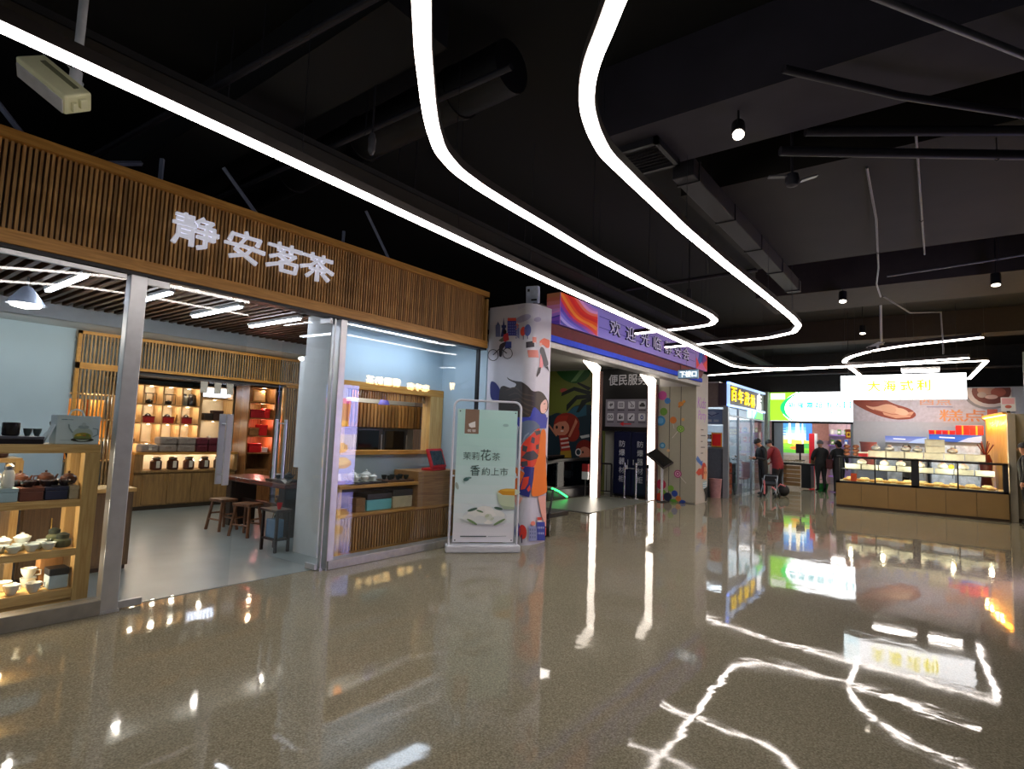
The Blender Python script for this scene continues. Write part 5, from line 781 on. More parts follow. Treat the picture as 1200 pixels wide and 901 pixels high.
# bottom board
mg = cup('mug', 'x', 'mug', glz, True, .055, .075)
copies(mg, [(-5.84, 1.13, .201), (-5.82, 1.29, .201), (-5.8, 1.42, .201), (-6.0, 1.43, .201), (-5.97, 1.27, .201), (-5.88, .8, .201)], ['white patterned mug on the bottom oak board, %s' % w2 for w2 in ('second from the left in view', 'third in the front row', 'nearest the blue and white box', 'behind the front row by the carton', 'behind the front row, left', 'at the left edge of the picture')], lambda k: 2.5-k*.3)
c0 = Cv()
copy_thing(mg, (-6.0, 1.43, .277), 1.0, 'white patterned mug stacked upon another on the bottom oak board')
tpw = teapot('teapot', 'x', 'teapot', glz); copies(tpw, [(-6.06, 1.08, .201), (-6.06, .64, .201)], ['white teapot at the left of the bottom oak board', 'white teapot farther left on the bottom oak board'], lambda k: .5, 1.2)
t = thing('spoon_rest', 'white handled ladle dish on the bottom oak board', 'dish', (-5.86, .93, .201)); B().lathe([(.03, 0), (.05, .02), (.048, .022), (.02, .006)], (-5.86, .93, .201), 16).tube([(-5.86, .97, .22), (-5.86, 1.04, .24)], .008, 6).out('dish', glz, t, smooth=True)
carton('carton', 'plain brown carton at the back of the bottom oak board', 'box', (.12, .16, .24), wood('kraft_card', 'a87a4a', 'b98a58', 'Z', .8), None, .2, (-6.03, 1.57, .201))
t = carton('tea_box', 'blue and white box with a dark top on the bottom board', 'box', (.14, .13, .16), mat('pale_blue_card', 'b8d0dc', .5), mat('dark_box_top', '24262c', .5), .35, (-5.86, 1.58, .201)); B().box(.0705, -.025, .035, .072, .025, .085).out('label_print', mat('navy_ink', '1c3460'), t)
# racks farther in
t = thing('display_shelf', 'small oak rack of jars behind the window shelf', 'shelf', (-6.95, 1.15, 0)); b = B()
for z in (.4, .82, 1.2): B().box(-7.14, .51, z-.04, -6.806, 1.49, z).out('board', oaky, t)
for y in (.5, 1.44): B().box(-7.15, y, 0, -6.8, y+.06, 1.18).out('upright', oakzz, t)
jp = jar('tea_jar', 'x', 'jar', mat('amber_jar', '4a2a1c'), mat('white_lid', 'c4c8c8', .4), .07, .13)
copies(jp, [(-6.92, 1.34, 1.201), (-6.92, 1.16, 1.201), (-6.92, .98, 1.201), (-6.92, 1.34, .821), (-6.92, 1.1, .821)], ['amber jar on the small rack behind the window shelf, %s' % w2 for w2 in ('top board right', 'top board middle', 'top board left', 'lower board right', 'lower board left')])
t = thing('low_cabinet', 'brown wooden cabinet standing behind the window shelf', 'cabinet', (-7.2, 2.0, 0)); B().box(-7.4, 1.56, .05, -7.0, 2.5, .82).out('body', wood('dull_oak', '5c4630', '7a5e40', 'Z'), t, .004); B().box(-7.42, 1.55, .82, -6.98, 2.52, .86).out('cabinet_top', oaky, t, .004); B().box(-7.38, 1.58, 0, -7.02, 2.48, .05).out('plinth', dkleg, t)
for y in (1.58, 2.04): d = B().box(-7.0, y, .08, -6.985, y+.44, .8).out('door', wood('dull_oak', '5c4630', '7a5e40', 'Z'), t, .003); B().rod((-6.975, y+.22, .5), (-6.975, y+.22, .6), .006).out('handle', brass, d)

# ------------------------------------------------------------------ counter in the right window
t = thing('serving_counter', 'oak serving counter with slatted front in the right window', 'counter', (-6.2, 5.4, 0)); KX0, KX1 = -6.5, -5.98
B().box(KX0, 4.42, .0, KX1-.04, 6.6, .47).out('base', oakf, t); b = B(); y = 4.43
while y < 6.57: b.box(KX1-.04, y, .04, KX1-.012, y+.024, .45); y += .044
b.out('slats', wood('counter_slats', '8a5e30', 'c0904e', 'Z', .45, 5, .2), t); B().box(KX0, 4.4, .47, KX1, 6.61, .505).out('shelf_board', oakf, t, .003); B().box(KX0, 4.4, .82, KX1, 5.74, .86).out('counter_top', oakf, t, .004)
B().box(KX0, 4.4, .0, KX1-.01, 4.44, .82).out('end_panel', oakzz, t, .003); B().box(KX0, 5.72, .505, KX1, 6.61, 1.0).out('raised_box', wood('pale_oak_box', '94683a', 'b98c54', 'Y', .45, 4), t, .004); B().box(KX0, 4.44, .505, KX0+.02, 5.72, .82).out('back_panel', dkleg, t)
blacktop = mat('dark_lid', '2c2a2c', .5)
carton('storage_box', 'teal storage box with a dark lid under the serving counter', 'box', (.3, .42, .22), mat('teal_box', '6fc4c8', .5, noise=.04), blacktop, .35, (-6.2, 5.1, .506))
carton('storage_box', 'cream slatted box with a dark lid under the serving counter', 'box', (.3, .36, .25), mat('cream_box', 'c4b898', .6), blacktop, .35, (-6.2, 5.51, .506))
for y, z, lab in ((4.78, .506, 'lower'), (4.78, .596, 'upper')): carton('carton', 'small brown carton beside the teal box, %s of two' % lab, 'box', (.16, .15, .088), mat('kraft', '8a6640', .8), None, .2, (-6.12, y, z))
t = thing('tea_tray', 'black tray of white ware on the serving counter', 'tray', (-6.2, 4.95, .86)); B().box(-6.4, 4.6, .861, -6.02, 5.2, .885).out('tray', black_g, t, .005)
gp = gaiwan('gaiwan', 'x', 'tea bowl', glz); copies(gp, [(-6.1, 4.72, .886), (-6.1, 4.87, .886), (-6.12, 5.03, .886)], ['white lidded bowl on the black counter tray, %s' % w2 for w2 in ('left', 'middle', 'right')], 0, .95)
tp = teapot('teapot', 'x', 'teapot', glz); copies(tp, [(-6.26, 4.8, .886), (-6.26, 5.02, .886)], ['white teapot on the black counter tray, left', 'white teapot on the black counter tray, right'], lambda k: 1.0, 1.3)
t = thing('tea_tray', 'brown wooden tray of dark cups on the serving counter', 'tray', (-6.2, 5.45, .86)); B().box(-6.36, 5.24, .861, -6.04, 5.7, .89).out('tray', mat('brown_tray', '4c3020', .4), t, .005)
cp = cup('tea_cup', 'x', 'cup', mat('dark_glaze', '2c3434', .25), False, .04, .06); copies(cp, [(-6.12+.12*(k % 2)*-1, 5.31+(k//2)*.15, .891) for k in range(6)], ['dark glazed cup on the brown counter tray, %s row, %s' % (('front', 'back')[k % 2], ('left', 'middle', 'right')[k//2]) for k in range(6)])
t = thing('tablet_display', 'red cased tablet tilted on the raised counter box', 'tablet', (-6.12, 6.16, 1.0)); M = Matrix.Translation((-6.08, 6.16, 1.18)) @ Matrix.Rotation(.25, 4, 'Z') @ Matrix.Rotation(-.35, 4, 'Y')
B().box(-.02, -.22, -.15, .02, .22, .15, 0, M).out('case', brightred, t, .02); B().box(.02, -.17, -.11, .024, .17, .11, 0, M).out('screen', mat('tablet_screen', '26343c', .2, noise=.5, scale=14), t)
B().cbox((-6.12, 6.16, 1.02), (.2, .38, .035), rz=.25).out('stand', brightred, t, .006)
t = thing('tea_box', 'small box on the left end of the serving counter', 'box', (-6.3, 4.5, .86)); B().cbox((-6.2, 4.5, .885), (.2, .14, .045)).out('body', mat('kraft', '8a6640'), t, .004); B().cbox((-6.2, 4.5, .95), (.015, .12, .09), ry=-.3).out('lid', glz, t)
# kitchen hatch behind
t = thing('kitchen_hatch', 'oak framed kitchen hatch in the pale blue counter wall', 'hatch', (-6.6, 5.8, 1.25))
B().box(-6.68, 4.72, 2.13, -6.5, 6.69, 2.24).out('top_rail', oakf, t, .004); B().box(-6.68, 4.72, 1.22, -6.46, 6.69, 1.28).out('sill', oakf, t, .004); B().box(-6.68, 4.72, 1.28, -6.5, 4.8, 2.13).out('side_rail', oakzz, t); B().box(-6.68, 6.4, 1.28, -6.5, 6.68, 2.13).out('side_rail', oakzz, t)
b = B(); y = 4.8
while y < 6.4: b.box(-6.66, y, 2.02, -6.64, y+.025, 2.13); y += .045
b.out('slats', oak, t)
struct(B().box(-7.45, 4.7, 1.0, -7.4, 6.9, 2.6).out('wall_kitchen_back', whitew)); struct(B().box(-7.45, 4.66, 1.0, -6.66, 4.7, 2.6).out('wall_kitchen_left', whitew)); struct(B().box(-7.45, 4.7, 2.55, -6.66, 6.9, 2.6).out('ceiling_kitchen', whitew)); struct(B().box(-7.45, 4.7, 1.0, -6.66, 6.9, 1.1).out('floor_kitchen', oakf))
t = thing('wall_cabinet', 'oak slatted cabinet band across the kitchen hatch', 'cabinet', (-7.2, 5.6, 1.62)); B().box(-7.38, 4.85, 1.6, -7.02, 6.8, 1.98).out('body', wood('dark_backing', '2c1c10', '46301c'), t); b = B(); y = 4.86
while y < 6.78: b.box(-7.02, y, 1.61, -6.99, y+.04, 1.97); y += .07
b.out('slats', oak, t)
for k, y in enumerate((4.88, 5.4, 5.92)):
    t = thing('oven', 'black glass oven in the kitchen hatch, %s from the left' % ORD[k], 'oven', (-7.2, y+.25, 1.1)); B().box(-7.38, y, 1.101, -7.02, y+.5, 1.59).out('casing', mat('oven_steel', '5a5c60', .4, .6), t, .004); B().box(-7.02, y+.03, 1.14, -7.01, y+.42, 1.56).out('door', mat('oven_glass', '141618', .1), t); B().rod((-6.99, y+.46, 1.18), (-6.99, y+.46, 1.5), .01).out('handle', chrome, t)
orange_g = mat('orange_lamp', 'ff9a3c', .4, noise=0, emit=3)
t = thing('pendant_lamp', 'small orange glass lamp in the kitchen hatch', 'light', (-6.85, 5.2, 2.1)); B().rod((-6.85, 5.2, 2.15), (-6.85, 5.2, 2.55), .005).out('cord', blk, t); B().lathe([(.02, .06), (.05, .03), (.055, -.03), (.03, -.06)], (-6.85, 5.2, 2.09), 14).out('shade', orange_g, t, smooth=True)
t = thing('pendant_lamp', 'violet blue cone lamp in the kitchen hatch', 'light', (-6.85, 5.75, 2.0)); B().rod((-6.85, 5.75, 2.05), (-6.85, 5.75, 2.55), .005).out('cord', blk, t); B().lathe([(.02, .1), (.05, .06), (.09, -.04), (.085, -.04), (.02, .08)], (-6.85, 5.75, 2.0), 18).out('shade', mat('violet_lamp', '5a5ab8', .4, emit=.25), t, smooth=True)
plamp((-6.9, 5.6, 2.35), 9, (1, .85, .65), .1, 'kitchen_fill'); fill_panel('added flat white fill lamp over the serving counter', -6.1, 5.4, 2.965, .3, 1.6, 7.5, None, 'e4f0ff')  # added fill: a bare point light in the kitchen, a panel over the counter
# ------------------------------------------------------------------ banner stand (turned towards the camera)
def ramp_rects(c, x0, x1, y0, y1, cols):
    n = len(cols)
    for i, h in enumerate(cols): c.rect(x0, y0+(y1-y0)*i/n, x1, y0+(y1-y0)*(i+1)/n+.001, h)
t = thing('banner_stand', 'mint green tea banner in a white tubular frame by the painted column', 'banner')
wf = mat('white_frame', 'd8dae2', .35, noise=.03)
b = B(); W2 = .46
arc = lambda cx, cz, a0, a1: [(cx+.09*math.cos(a), 0, cz+.09*math.sin(a)) for a in [a0+(a1-a0)*i/6 for i in range(7)]]
b.tube([(-W2, 0, .1)]+[(-W2, 0, 1.0)]+arc(-W2+.09, 1.93, PI, PI/2)+arc(W2-.09, 1.93, PI/2, 0)+[(W2, 0, 1.0), (W2, 0, .1)], .016, 10); b.out('frame', wf, t, smooth=True)
B().box(-.5, -.09, 0, .5, .09, .1).out('base', wf, t, .02, seg=3); b = B(); b.rod((-W2, 0, 1.0), (-W2+.04, 0, 1.0), .012).rod((W2, 0, 1.0), (W2-.04, 0, 1.0), .012); b.out('clip', wf, t)
B().box(-.41, -.012, .13, .41, -.004, 1.9).out('panel', mat('banner_vinyl', 'b9ddd8', .5, noise=0), t)
c = Cv(); PW, PH = .82, 1.77
ramp_rects(c, 0, PW, 0, PH, ['f0f0f8', 'eceef6', 'e8f0f4', 'e2eff3', 'dceef1', 'd6edee', 'd0ebeb', 'cae9e7', 'c4e7e3', 'c0e6e1', 'bce4de', 'b8e3dc', 'b8e3dc', 'bce4de'])
c.rect(.1, PH-.33, .29, PH, '8a6f5c'); c.poly([(.15, PH-.2), (.19, PH-.18), (.24, PH-.16), (.245, PH-.24), (.19, PH-.25), (.16, PH-.235)], 'eae6e2'); c.text('茗茶', .195, PH-.29, .035, 'eae6e2', .01, .12)
c.text('茉莉', .205, PH-.63, .105, '4a6660', 0, .22).text('花', .40, PH-.61, .15, '3c5a54', .005, .14).text('茶', .545, PH-.63, .105, '4a6660', 0, .11)
c.text('香', .265, PH-.82, .14, '3c5a54', .005, .13).text('約上市', .535, PH-.83, .105, '4a6660', 0, .36)
c.ell(.66, PH-.2, .04, .02, '9cc4c0').ell(.15, .83, .04, .025, '4c7470', .3).ell(.19, .85, .03, .012, '6c9490').ell(.03, .74, .02, .05, 'a8b8b0', .3)
# cup of tea and blossoms
c.poly([(.57, .66), (.6, .53), (.66, .46), (.76, .45), (.82, .46), (.82, .68)], 'c6d6b8').poly([(.62, .5), (.68, .44), (.82, .44), (.82, .47), (.7, .48)], 'a8bca0').ell(.73, .67, .16, .05, 'd8e0c8').poly([(.585, .67), (.65, .63), (.82, .625), (.82, .715), (.7, .715), (.62, .7)], 'd89a28').poly([(.62, .69), (.7, .68), (.82, .685), (.82, .71), (.7, .71)], 'e8b848')
for x, y, rx, ry, h in ((.42, .34, .3, .11, 'dde4ea'), (.3, .36, .12, .07, 'eef2ee'), (.55, .36, .14, .07, 'eef2ee'), (.42, .42, .12, .06, 'f2f4f0'), (.47, .33, .11, .09, 'f6f6f2'), (.36, .3, .09, .05, 'e4eaea'), (.6, .3, .12, .05, 'e4eaea'), (.2, .32, .08, .05, 'e6ecec')): c.ell(x, y, rx, ry, h)
for x, y, rx, ry, r, h in ((.25, .43, .07, .018, .3, '4c6a5c'), (.6, .45, .06, .018, -.2, '4c6a5c'), (.62, .27, .09, .016, .5, '7c9a6c'), (.25, .27, .08, .016, -.5, '7c9a6c'), (.35, .41, .05, .012, -.3, '6c8a6c'), (.47, .34, .05, .04, 0, 'dfe6da'), (.45, .35, .03, .02, .4, 'c8d4b8'), (.52, .31, .03, .015, .6, 'd0dac8')): c.ell(x, y, rx, ry, h, r)
c.line([(.1, .08), (.45, .08)], .014, '4a5a60').line([(.47, .08), (.72, .085)], .006, '8a9aa0')
for x in (.03, PW-.03):
    for y in (.03, PH-.03): c.ell(x, y, .009, .009, '303840')
c.out('printed_picture', printmat('print'), t, (-.41, -.0125, .13)); place(t, (-4.96, 5.98, 0), math.radians(47.5))
# ------------------------------------------------------------------ painted column
colw = mat('painted_column_white', 'd0cfda', .5, noise=.02)
RC = .16
def colpath(s, z, off):
    """unrolled distance -> point on the column's near faces with a round corner"""
    x1, y0 = -4.79, 6.7; a = .81-RC; q = RC*PI/2
    if s <= a: return (-5.6+s, y0-off, z)
    sc = (s-a)/(2*RC)*(PI/2)
    if sc < PI/2: return (x1-RC+(RC+off)*math.sin(sc), y0+RC-(RC+off)*math.cos(sc), z)
    return (x1+off, y0+(s-.81), z)
b = B(); o = [colpath(s, 0, 0)[:2] for s in [0]+[.81-RC+2*RC*i/12 for i in range(13)]+[1.33]]+[(-5.6, 7.22)]
b.prism(o, (0, 0, 0), (1, 0, 0), (0, 1, 0), (0, 0, 3.53)); pc = thing('painted_column', 'white column painted with a long haired woman, cyclist and houses', 'column', (-5.2, 7, 0)); b.out('column', colw, pc, smooth=True)
c = Cv()
for h, p in COLUMN_ART:
    if p: c.poly([(max(.002, min(1.328, a)), max(.003, min(3.52, z))) for a, z in soft(p)], h)
c.out('mural_print', printmat('print'), pc, bend=colpath, cuts=[.81-RC+2*RC*i/12 for i in range(13)], step=.00012)
pc['kind'] = 'thing'
# ------------------------------------------------------------------ welcome sign over the entrance
t = thing('welcome_sign', 'long violet welcome sign board with colourful swirls above the escalator entrance', 'sign', (-4.85, 10.8, 3.32)); Y0, Y1, Z0, Z1 = 7.39, 14.3, 3.32, 3.83
B().box(-5.0, Y0, Z0, -4.75, Y1, Z1).out('sign_box', mat('violet_board', '8a80c8', .5, noise=.03), t)
c = Cv(); L = Y1-Y0; H = Z1-Z0
for i in range(14):
    k = i/13; c.rect(L*i/14, 0, L*(i+1)/14+.001, H, '%02x%02x%02x' % (int(136+34*k), int(128+12*k), int(212-2*k)))
sw = ['b07ac8', 'd890c8', 'e87060', 'e03028', 'd81c28', 'e85020', 'f08830', 'e03c38', 'a03890', '5a48b8', '7a70d0', 'b0a0e0', '5048a8', '8c84d4']
for i, h in enumerate(sw):
    k = i/len(sw); k2 = (i+1.2)/len(sw)
    c.poly([(0, max(0, H*(1-k*1.9)))]+[(x, max(0, min(H, H*(1.05-k*1.5)-H*.75*(1-(1-x/1.3)**2)+.62*k*H+H*.35))) for x in (.2, .5, .8, 1.05, 1.3)]+[(1.3, H), (0, H)], h) if False else c.poly([(x, max(0, min(H, H*(1.75-k*1.75)-.42*math.sin(x*1.1)+.05*math.sin(x*5+i*.4)))) for x in [q*.1 for q in range(13)]]+[(1.25-k*.35, 0), (0, 0)], h)
for i, (a, h) in enumerate(((6.12, '4a58b8'), (6.25, '3a70c0'), (6.4, '5048a0'), (6.52, '8a3c90'), (6.62, 'd03848'), (6.74, 'e84030'))): c.poly([(a, 0), (L, 0), (L, H), (a+.28-.03*i, H)] if i < 4 else [(a-.4, 0), (L, 0), (L, .3), (a, .18)], h)
c.poly([(6.55, H), (L, H), (L, H*.55)], 'e03c30'); c.poly([(6.12, 0), (6.5, 0), (6.12, .28)], 'e83a34'); c.poly([(6.15, 0), (6.9, 0), (6.5, .2)], 'd860a8')
for z in (.17, .36): c.line([(1.25, z), (6.0, z-.02)], .012, '3a3490')
for y in (5.45, 6.08): c.rect(y-.008, 0, y+.008, H, '2c2860')
c.out('printed_face', printmat('sign_print_glow', .14), t, (-4.75, Y0, Z0), (0, 1, 0), (0, 0, 1))  # faint glow put into the print to lift the board's brightness
c = Cv(); 
for i, h in enumerate(('5a3ca0', '7a4cb0', '9a6cc0', 'b07ab0', 'b06a90', 'a8605c', '9a5040', '90583c')): c.rect(0, H*i/8, .25, H*(i+1)/8+.001, h)
c.line([(0, .1), (.25, .14)], .02, '3a3490').line([(0, .16), (.25, .22)], .02, 'c878b8'); c.out('printed_end', printmat('sign_print_glow', .14), t, (-5.0, Y0, Z0), (1, 0, 0), (0, 0, 1))
lil = mat('lilac_letter', 'd9d2f4', .4, noise=0, emit=.1); 
for ch, yy in zip('欢迎光临静安会', (9.2, 9.85, 10.5, 11.1, 11.7, 12.25, 12.75)): letter(ch, 'character', mat('dark_letter_side', '2e2a50', .5), t, (-4.748, yy+.02, 3.56), (0, 1, 0), (0, 0, 1), .27, .4, .04, .004); letter(ch, 'character', lil, t, (-4.708, yy, 3.565), (0, 1, 0), (0, 0, 1), .27, .4, .006, 0)
t = thing('shutter_box', 'roller shutter housing with red, blue and silver bands under the welcome sign', 'shutter', (-4.9, 10.5, 3.0))
B().prism([(-4.86, 3.14), (-4.79, 3.31), (-4.99, 3.31), (-5.0, 3.14)], (0, 7.22, 0), (1, 0, 0), (0, 0, 1), (0, 7, 0)).out('red_band', mat('dark_red_board', '74142a', .6), t); B().box(-5.0, 7.22, 3.04, -4.8, 14.15, 3.135).out('blue_band', mat('blue_rail', '1c46e0', .7), t, .004)
B().box(-5.1, 7.22, 2.94, -4.84, 14.15, 3.04).out('silver_band', mat('silver_shutter', '9a9896', .4, .4), t, .01); b = B(); b.box(-4.96, 7.22, 0, -4.9, 7.27, 2.94); b.out('guide_rail', mat('silver_shutter', '9a9896'), t)
t = thing('exit_sign', 'small lit sign with white characters hanging under the blue band', 'sign', (-4.56, 12.5, 2.96)); B().box(-4.79, 12.48, 2.96, -4.33, 12.53, 3.17).out('casing', mat('sign_grey', '7c8a96', .4), t, .006)
c = Cv(); c.rect(.02, .02, .48, .19, '5c7484').text('下楼口', .25, .105, .13, 'ffffff', .02, .38); c.out('lit_face', printmat('print_dimlit', .9), t, (-4.81, 12.48, 2.96)); b = B(); b.rod((-4.74, 12.5, 3.17), (-4.74, 12.5, 3.3), .006).rod((-4.74, 12.5, 3.3), (-4.86, 12.5, 3.3), .006); b.out('hanger', blk, t)
# ------------------------------------------------------------------ escalator lobby
lob = mat('lobby_white', 'b4b4b0', .7, noise=.03); olive = mat('lobby_olive', '6c7436', .7, noise=.03)
struct(B().box(-12, 14.6, 0, -5.9, 14.75, 3.6).out('wall_lobby_back', lob)); struct(B().box(-12.1, 7.4, 0, -12, 14.75, 3.6).out('wall_lobby_left', mat('dark_lobby', '3c4234', .7)))
struct(B().box(-12, 7.3, 3.56, -5.05, 14.75, 3.66).out('ceiling_lobby', lob)); struct(B().box(-7.4, 7.22, 0, -5.6, 7.4, 3.6).out('wall_lobby_near', lob))
t = thing('wall_mural', 'green jungle mural of two laughing red haired children on the lobby wall', 'mural', (-9, 14.6, 0)); B().box(-11.9, 14.585, 0, -7.72, 14.6, 3.54).out('board', olive, t)
c = Cv()
for h, p in KIDS_ART: c.poly([(min(2.86, max(-1.2, a)), max(.01, min(3.53, z))) for a, z in soft(p)], h)
c.out('mural_print', printmat('print'), t, (-10.6, 14.585, 0), step=.0003)
litw = mat('light_column_glow', 'ffffff', .5, noise=0, emit=2.6, ecol='fff1e0')
def light_column(lab, x, y, h, kink):
    t = thing('light_column', lab, 'light', (x, y, 0)); B().box(x-.13, y, 0, x+.13, y+.12, h).out('frame', mat('pink_frame', '6a4a44', .5), t); B().box(x-.095, y-.02, .02, x+.095, y, h-.06).out('diffuser', litw, t)
    B().prism([(0, h-.06), (-.55, h+.2), (-.55, h+.3), (.05, h+.12)], (x-.095, y, 0), (0, 1, 0), (0, 0, 1), (.19, 0, 0)).out('bent_top', litw, t); return t
light_column('tall glowing white light column beside the jungle mural', -7.28, 13.2, 3.3, 0); light_column('tall glowing white light column beside the panel of lollipops', -6.09, 14.05, 3.0, 0)
t = thing('info_board', 'black board with eight white icons and a red arrow in the lobby', 'sign', (-7, 14.25, 1.75)); B().box(-7.74, 14.3, 1.76, -6.2, 14.58, 3.5).out('board', mat('black_board', '141216', .4), t)
c = Cv(); c.text('便民服务', .83, 1.42, .3, 'b4b0b4', .015, 1.15).rect(.17, .12, 1.43, .88, '6e6870')
def icon(i, x, y):
    c.rrect(x-.1, y-.1, x+.1, y+.1, .03, 'a8a4a8'); k = '2c282c'
    if i == 0: c.rect(x-.05, y-.012, x+.05, y+.012, k).rect(x-.012, y-.05, x+.012, y+.05, k).ell(x+.04, y+.03, .02, .02, k)
    elif i == 1: c.rect(x-.06, y-.05, x+.06, y+.05, k).rect(x-.045, y-.035, x+.045, y+.035, 'a8a4a8').line([(x-.03, y-.02), (x+.03, y+.02)], .012, k).line([(x-.03, y+.02), (x+.03, y-.02)], .012, k)
    elif i == 2: c.line([(x-.07, y+.11), (x+.04, y-.02)], .016, k).ell(x+.02, y-.03, .05, .03, k).ell(x+.02, y-.03, .03, .016, 'a8a4a8')
    elif i == 3: c.rrect(x-.08, y-.05, x+.08, y+.02, .02, k).poly([(x-.05, y+.02), (x-.03, y+.06), (x+.04, y+.06), (x+.06, y+.02)], k)
    elif i == 4: c.ell(x-.04, y, .035, .05, k).ell(x+.04, y, .035, .05, k).ell(x-.04, y, .018, .028, 'a8a4a8').ell(x+.04, y, .018, .028, 'a8a4a8')
    elif i == 5: c.ell(x-.02, y+.04, .022, .022, k).rect(x-.05, y-.06, x+.01, y+.015, k).rect(x+.025, y-.05, x+.06, y+.03, k)
    elif i == 6: c.line([(x-.05, y-.05), (x+.05, y+.05)], .03, k).ell(x-.03, y-.045, .03, .02, k)
    else: c.ell(x, y, .045, .06, '2c3a7c').ell(x, y, .022, .03, 'a8a4a8')
for i in range(8):
    x, y = .33+(i % 4)*.315, .72-(i//4)*.33; icon(i, x, y)
    for q in range(4): c.rect(x-.1+q*.052, y-.155, x-.055+q*.052, y-.125, '3c343c')
c.poly([(.62, .2), (.74, .26), (.74, .215), (.97, .215), (.97, .185), (.74, .185), (.74, .14)], 'a81c24'); c.out('printed_face', printmat('info_print', .12), t, (-7.74, 14.3, 1.76))
navy = mat('navy_cabinet', '141a3c', .35, noise=.05)
for k, x in enumerate((-7.25, -6.72)):
    t = thing('safety_cabinet', 'dark navy safety cabinet with white upright characters, %s of two' % ('left', 'right')[k], 'cabinet', (x+.26, 14.2, 0)); x1 = x+.51
    B().box(x, 14.22, .06, x1, 14.56, 1.75).out('body', navy, t, .006); B().box(x+.01, 14.2, .1, x1-.01, 14.22, 1.72).out('door', navy, t, .004); B().box(x+.02, 14.26, 0, x1-.02, 14.54, .06).out('plinth', blk, t); B().rod((x+(.44 if k == 0 else .07), 14.19, .86), (x+(.44 if k == 0 else .07), 14.19, 1.0), .01).out('handle', chrome, t)
    c = Cv()
    for q, ch in enumerate('防爆器材柜'): c.text(ch, .26, 1.42-q*.235, .17, 'c8ccd8', .012, .17)
    c.out('lettering', printmat('print'), t, (x, 14.2, 0), base_off=.002)
t = thing('locker', 'tall violet grey locker right of the navy cabinets', 'cabinet', (-6.3, 14.3, 0)); B().box(-6.2, 14.3, .04, -6.02+.02, 14.56, 1.74).out('body', mat('violet_locker', '5c5c9c', .4), t, .006); B().box(-6.19, 14.285, .1, -6.01, 14.3, 1.7).out('door', mat('violet_locker2', '6a6aa8', .4), t, .003); B().box(-6.18, 14.34, 0, -6.02, 14.54, .04).out('plinth', blk, t)
steel = mat('stainless', 'b8bac0', .2, .9, noise=.03)
for lab, x, y, h in (('slim stainless post in front of the navy cabinets, left one', -6.78, 13.95, .86), ('slim stainless post in front of the navy cabinets, middle one', -6.48, 14.0, .86), ('slim stainless post before the right light column', -6.12, 13.92, .84)):
    t = thing('barrier_post', lab, 'post', (x, y, 0)); B().rod((x, y, .02), (x, y, h), .028, 14).out('pole', steel, t, smooth=True); B().lathe([(.1, 0), (.1, .012), (.04, .025)], (x, y, 0), 20).out('base', steel, t, smooth=True); B().lathe([(.034, 0), (.038, .02), (.036, .08), (.02, .095)], (x, y, h-.02), 14).out('cap', steel if h > .85 else blk, t, smooth=True)
t = thing('card_holder', 'small white card clipped between the stainless posts', 'card', (-6.66, 13.98, .8)); b = B(); b.box(-6.75, 13.95, .76, -6.7, 13.96, .86).box(-6.74, 13.958, .78, -6.51, 13.968, .79); b.out('card', wpl, t)
t = thing('info_stand', 'slanted black touch screen on a white post beside the right light column', 'stand', (-5.78, 13.9, 0)); B().rod((-5.72, 13.9, .02), (-5.72, 13.9, .98), .03, 12).out('pole', mat('white_pole', 'c8ccd2'), t); B().lathe([(.14, 0), (.14, .015), (.04, .03)], (-5.72, 13.9, 0), 20).out('base', blk, t)
M = Matrix.Translation((-5.77, 13.86, 1.09)) @ Matrix.Rotation(-.1, 4, 'Z') @ Matrix.Rotation(.60, 4, 'Y') @ Matrix.Rotation(.5, 4, 'X'); B().box(-.3, -.19, -.025, .3, .19, .025, 0, M).out('screen_case', mat('brown_black', '2a2220', .4), t, .01); B().box(-.27, -.16, .025, .27, .16, .03, 0, M).out('screen', mat('oven_glass', '141618'), t)
t = thing('door_mat', 'wide grey metal mat before the escalators', 'mat', (-6.5, 12.2, 0)); B().prism([(-7.5, 10.4), (-5.9, 10.55), (-5.95, 13.72), (-7.6, 13.78)], (0, 0, 0), (1, 0, 0), (0, 1, 0), (0, 0, .012)).out('mat', mat('mat_grey', '7c8078', .35, .3, scale=120), t)
B().prism([(-7.5, 10.3), (-5.86, 10.46), (-5.86, 10.56), (-7.5, 10.4)], (0, 0, 0), (1, 0, 0), (0, 1, 0), (0, 0, .014)).out('rim', blk, t)
rub = mat('black_rubber', '101012', .4); dglass = glassmat('escalator_glass', (.35, .4, .42), 1.2)
for k, (x, lab) in enumerate(((-7.8, 'black escalator handrail loop beside the jungle mural, right one with green light'), (-8.85, 'black escalator handrail loop beside the jungle mural, left one'))):
    t = thing('escalator_balustrade', lab, 'escalator', (x, 12.3, 0)); P = [(x, 14.2, .98), (x, 12.3, .95), (x, 11.75, .9), (x, 11.5, .72), (x, 11.5, .5), (x, 11.75, .3), (x, 12.2, .24), (x, 14.2, .24)]
    B().tube(P, .045, 8).out('handrail', rub, t, smooth=True); B().box(x-.012, 11.75, .24, x+.012, 14.2, .93).out('glass', dglass, t); B().box(x-.13, 11.6, 0, x+.13, 14.2, .24).out('skirt', mat('dark_skirt', '1c1c20', .3), t, .03)
    if k == 0:
        g = B(); g.tube([(x+.2, 11.7, .3), (x+.24, 11.95, .22), (x+.27, 12.3, .06)], .022, 8); g.out('green_light', mat('green_glow', '30ff70', .4, noise=0, emit=2.5), t)
t = thing('escalator_steps', 'dark ribbed escalator landing plate between the handrails', 'escalator', (-8.3, 12.9, 0)); b = B()
for i in range(20): b.box(-8.7, 11.9+i*.12, 0, -7.94, 11.99+i*.12, .02+.002*i)
b.out('tread', mat('tread', '3c3c40', .4, .5), t)
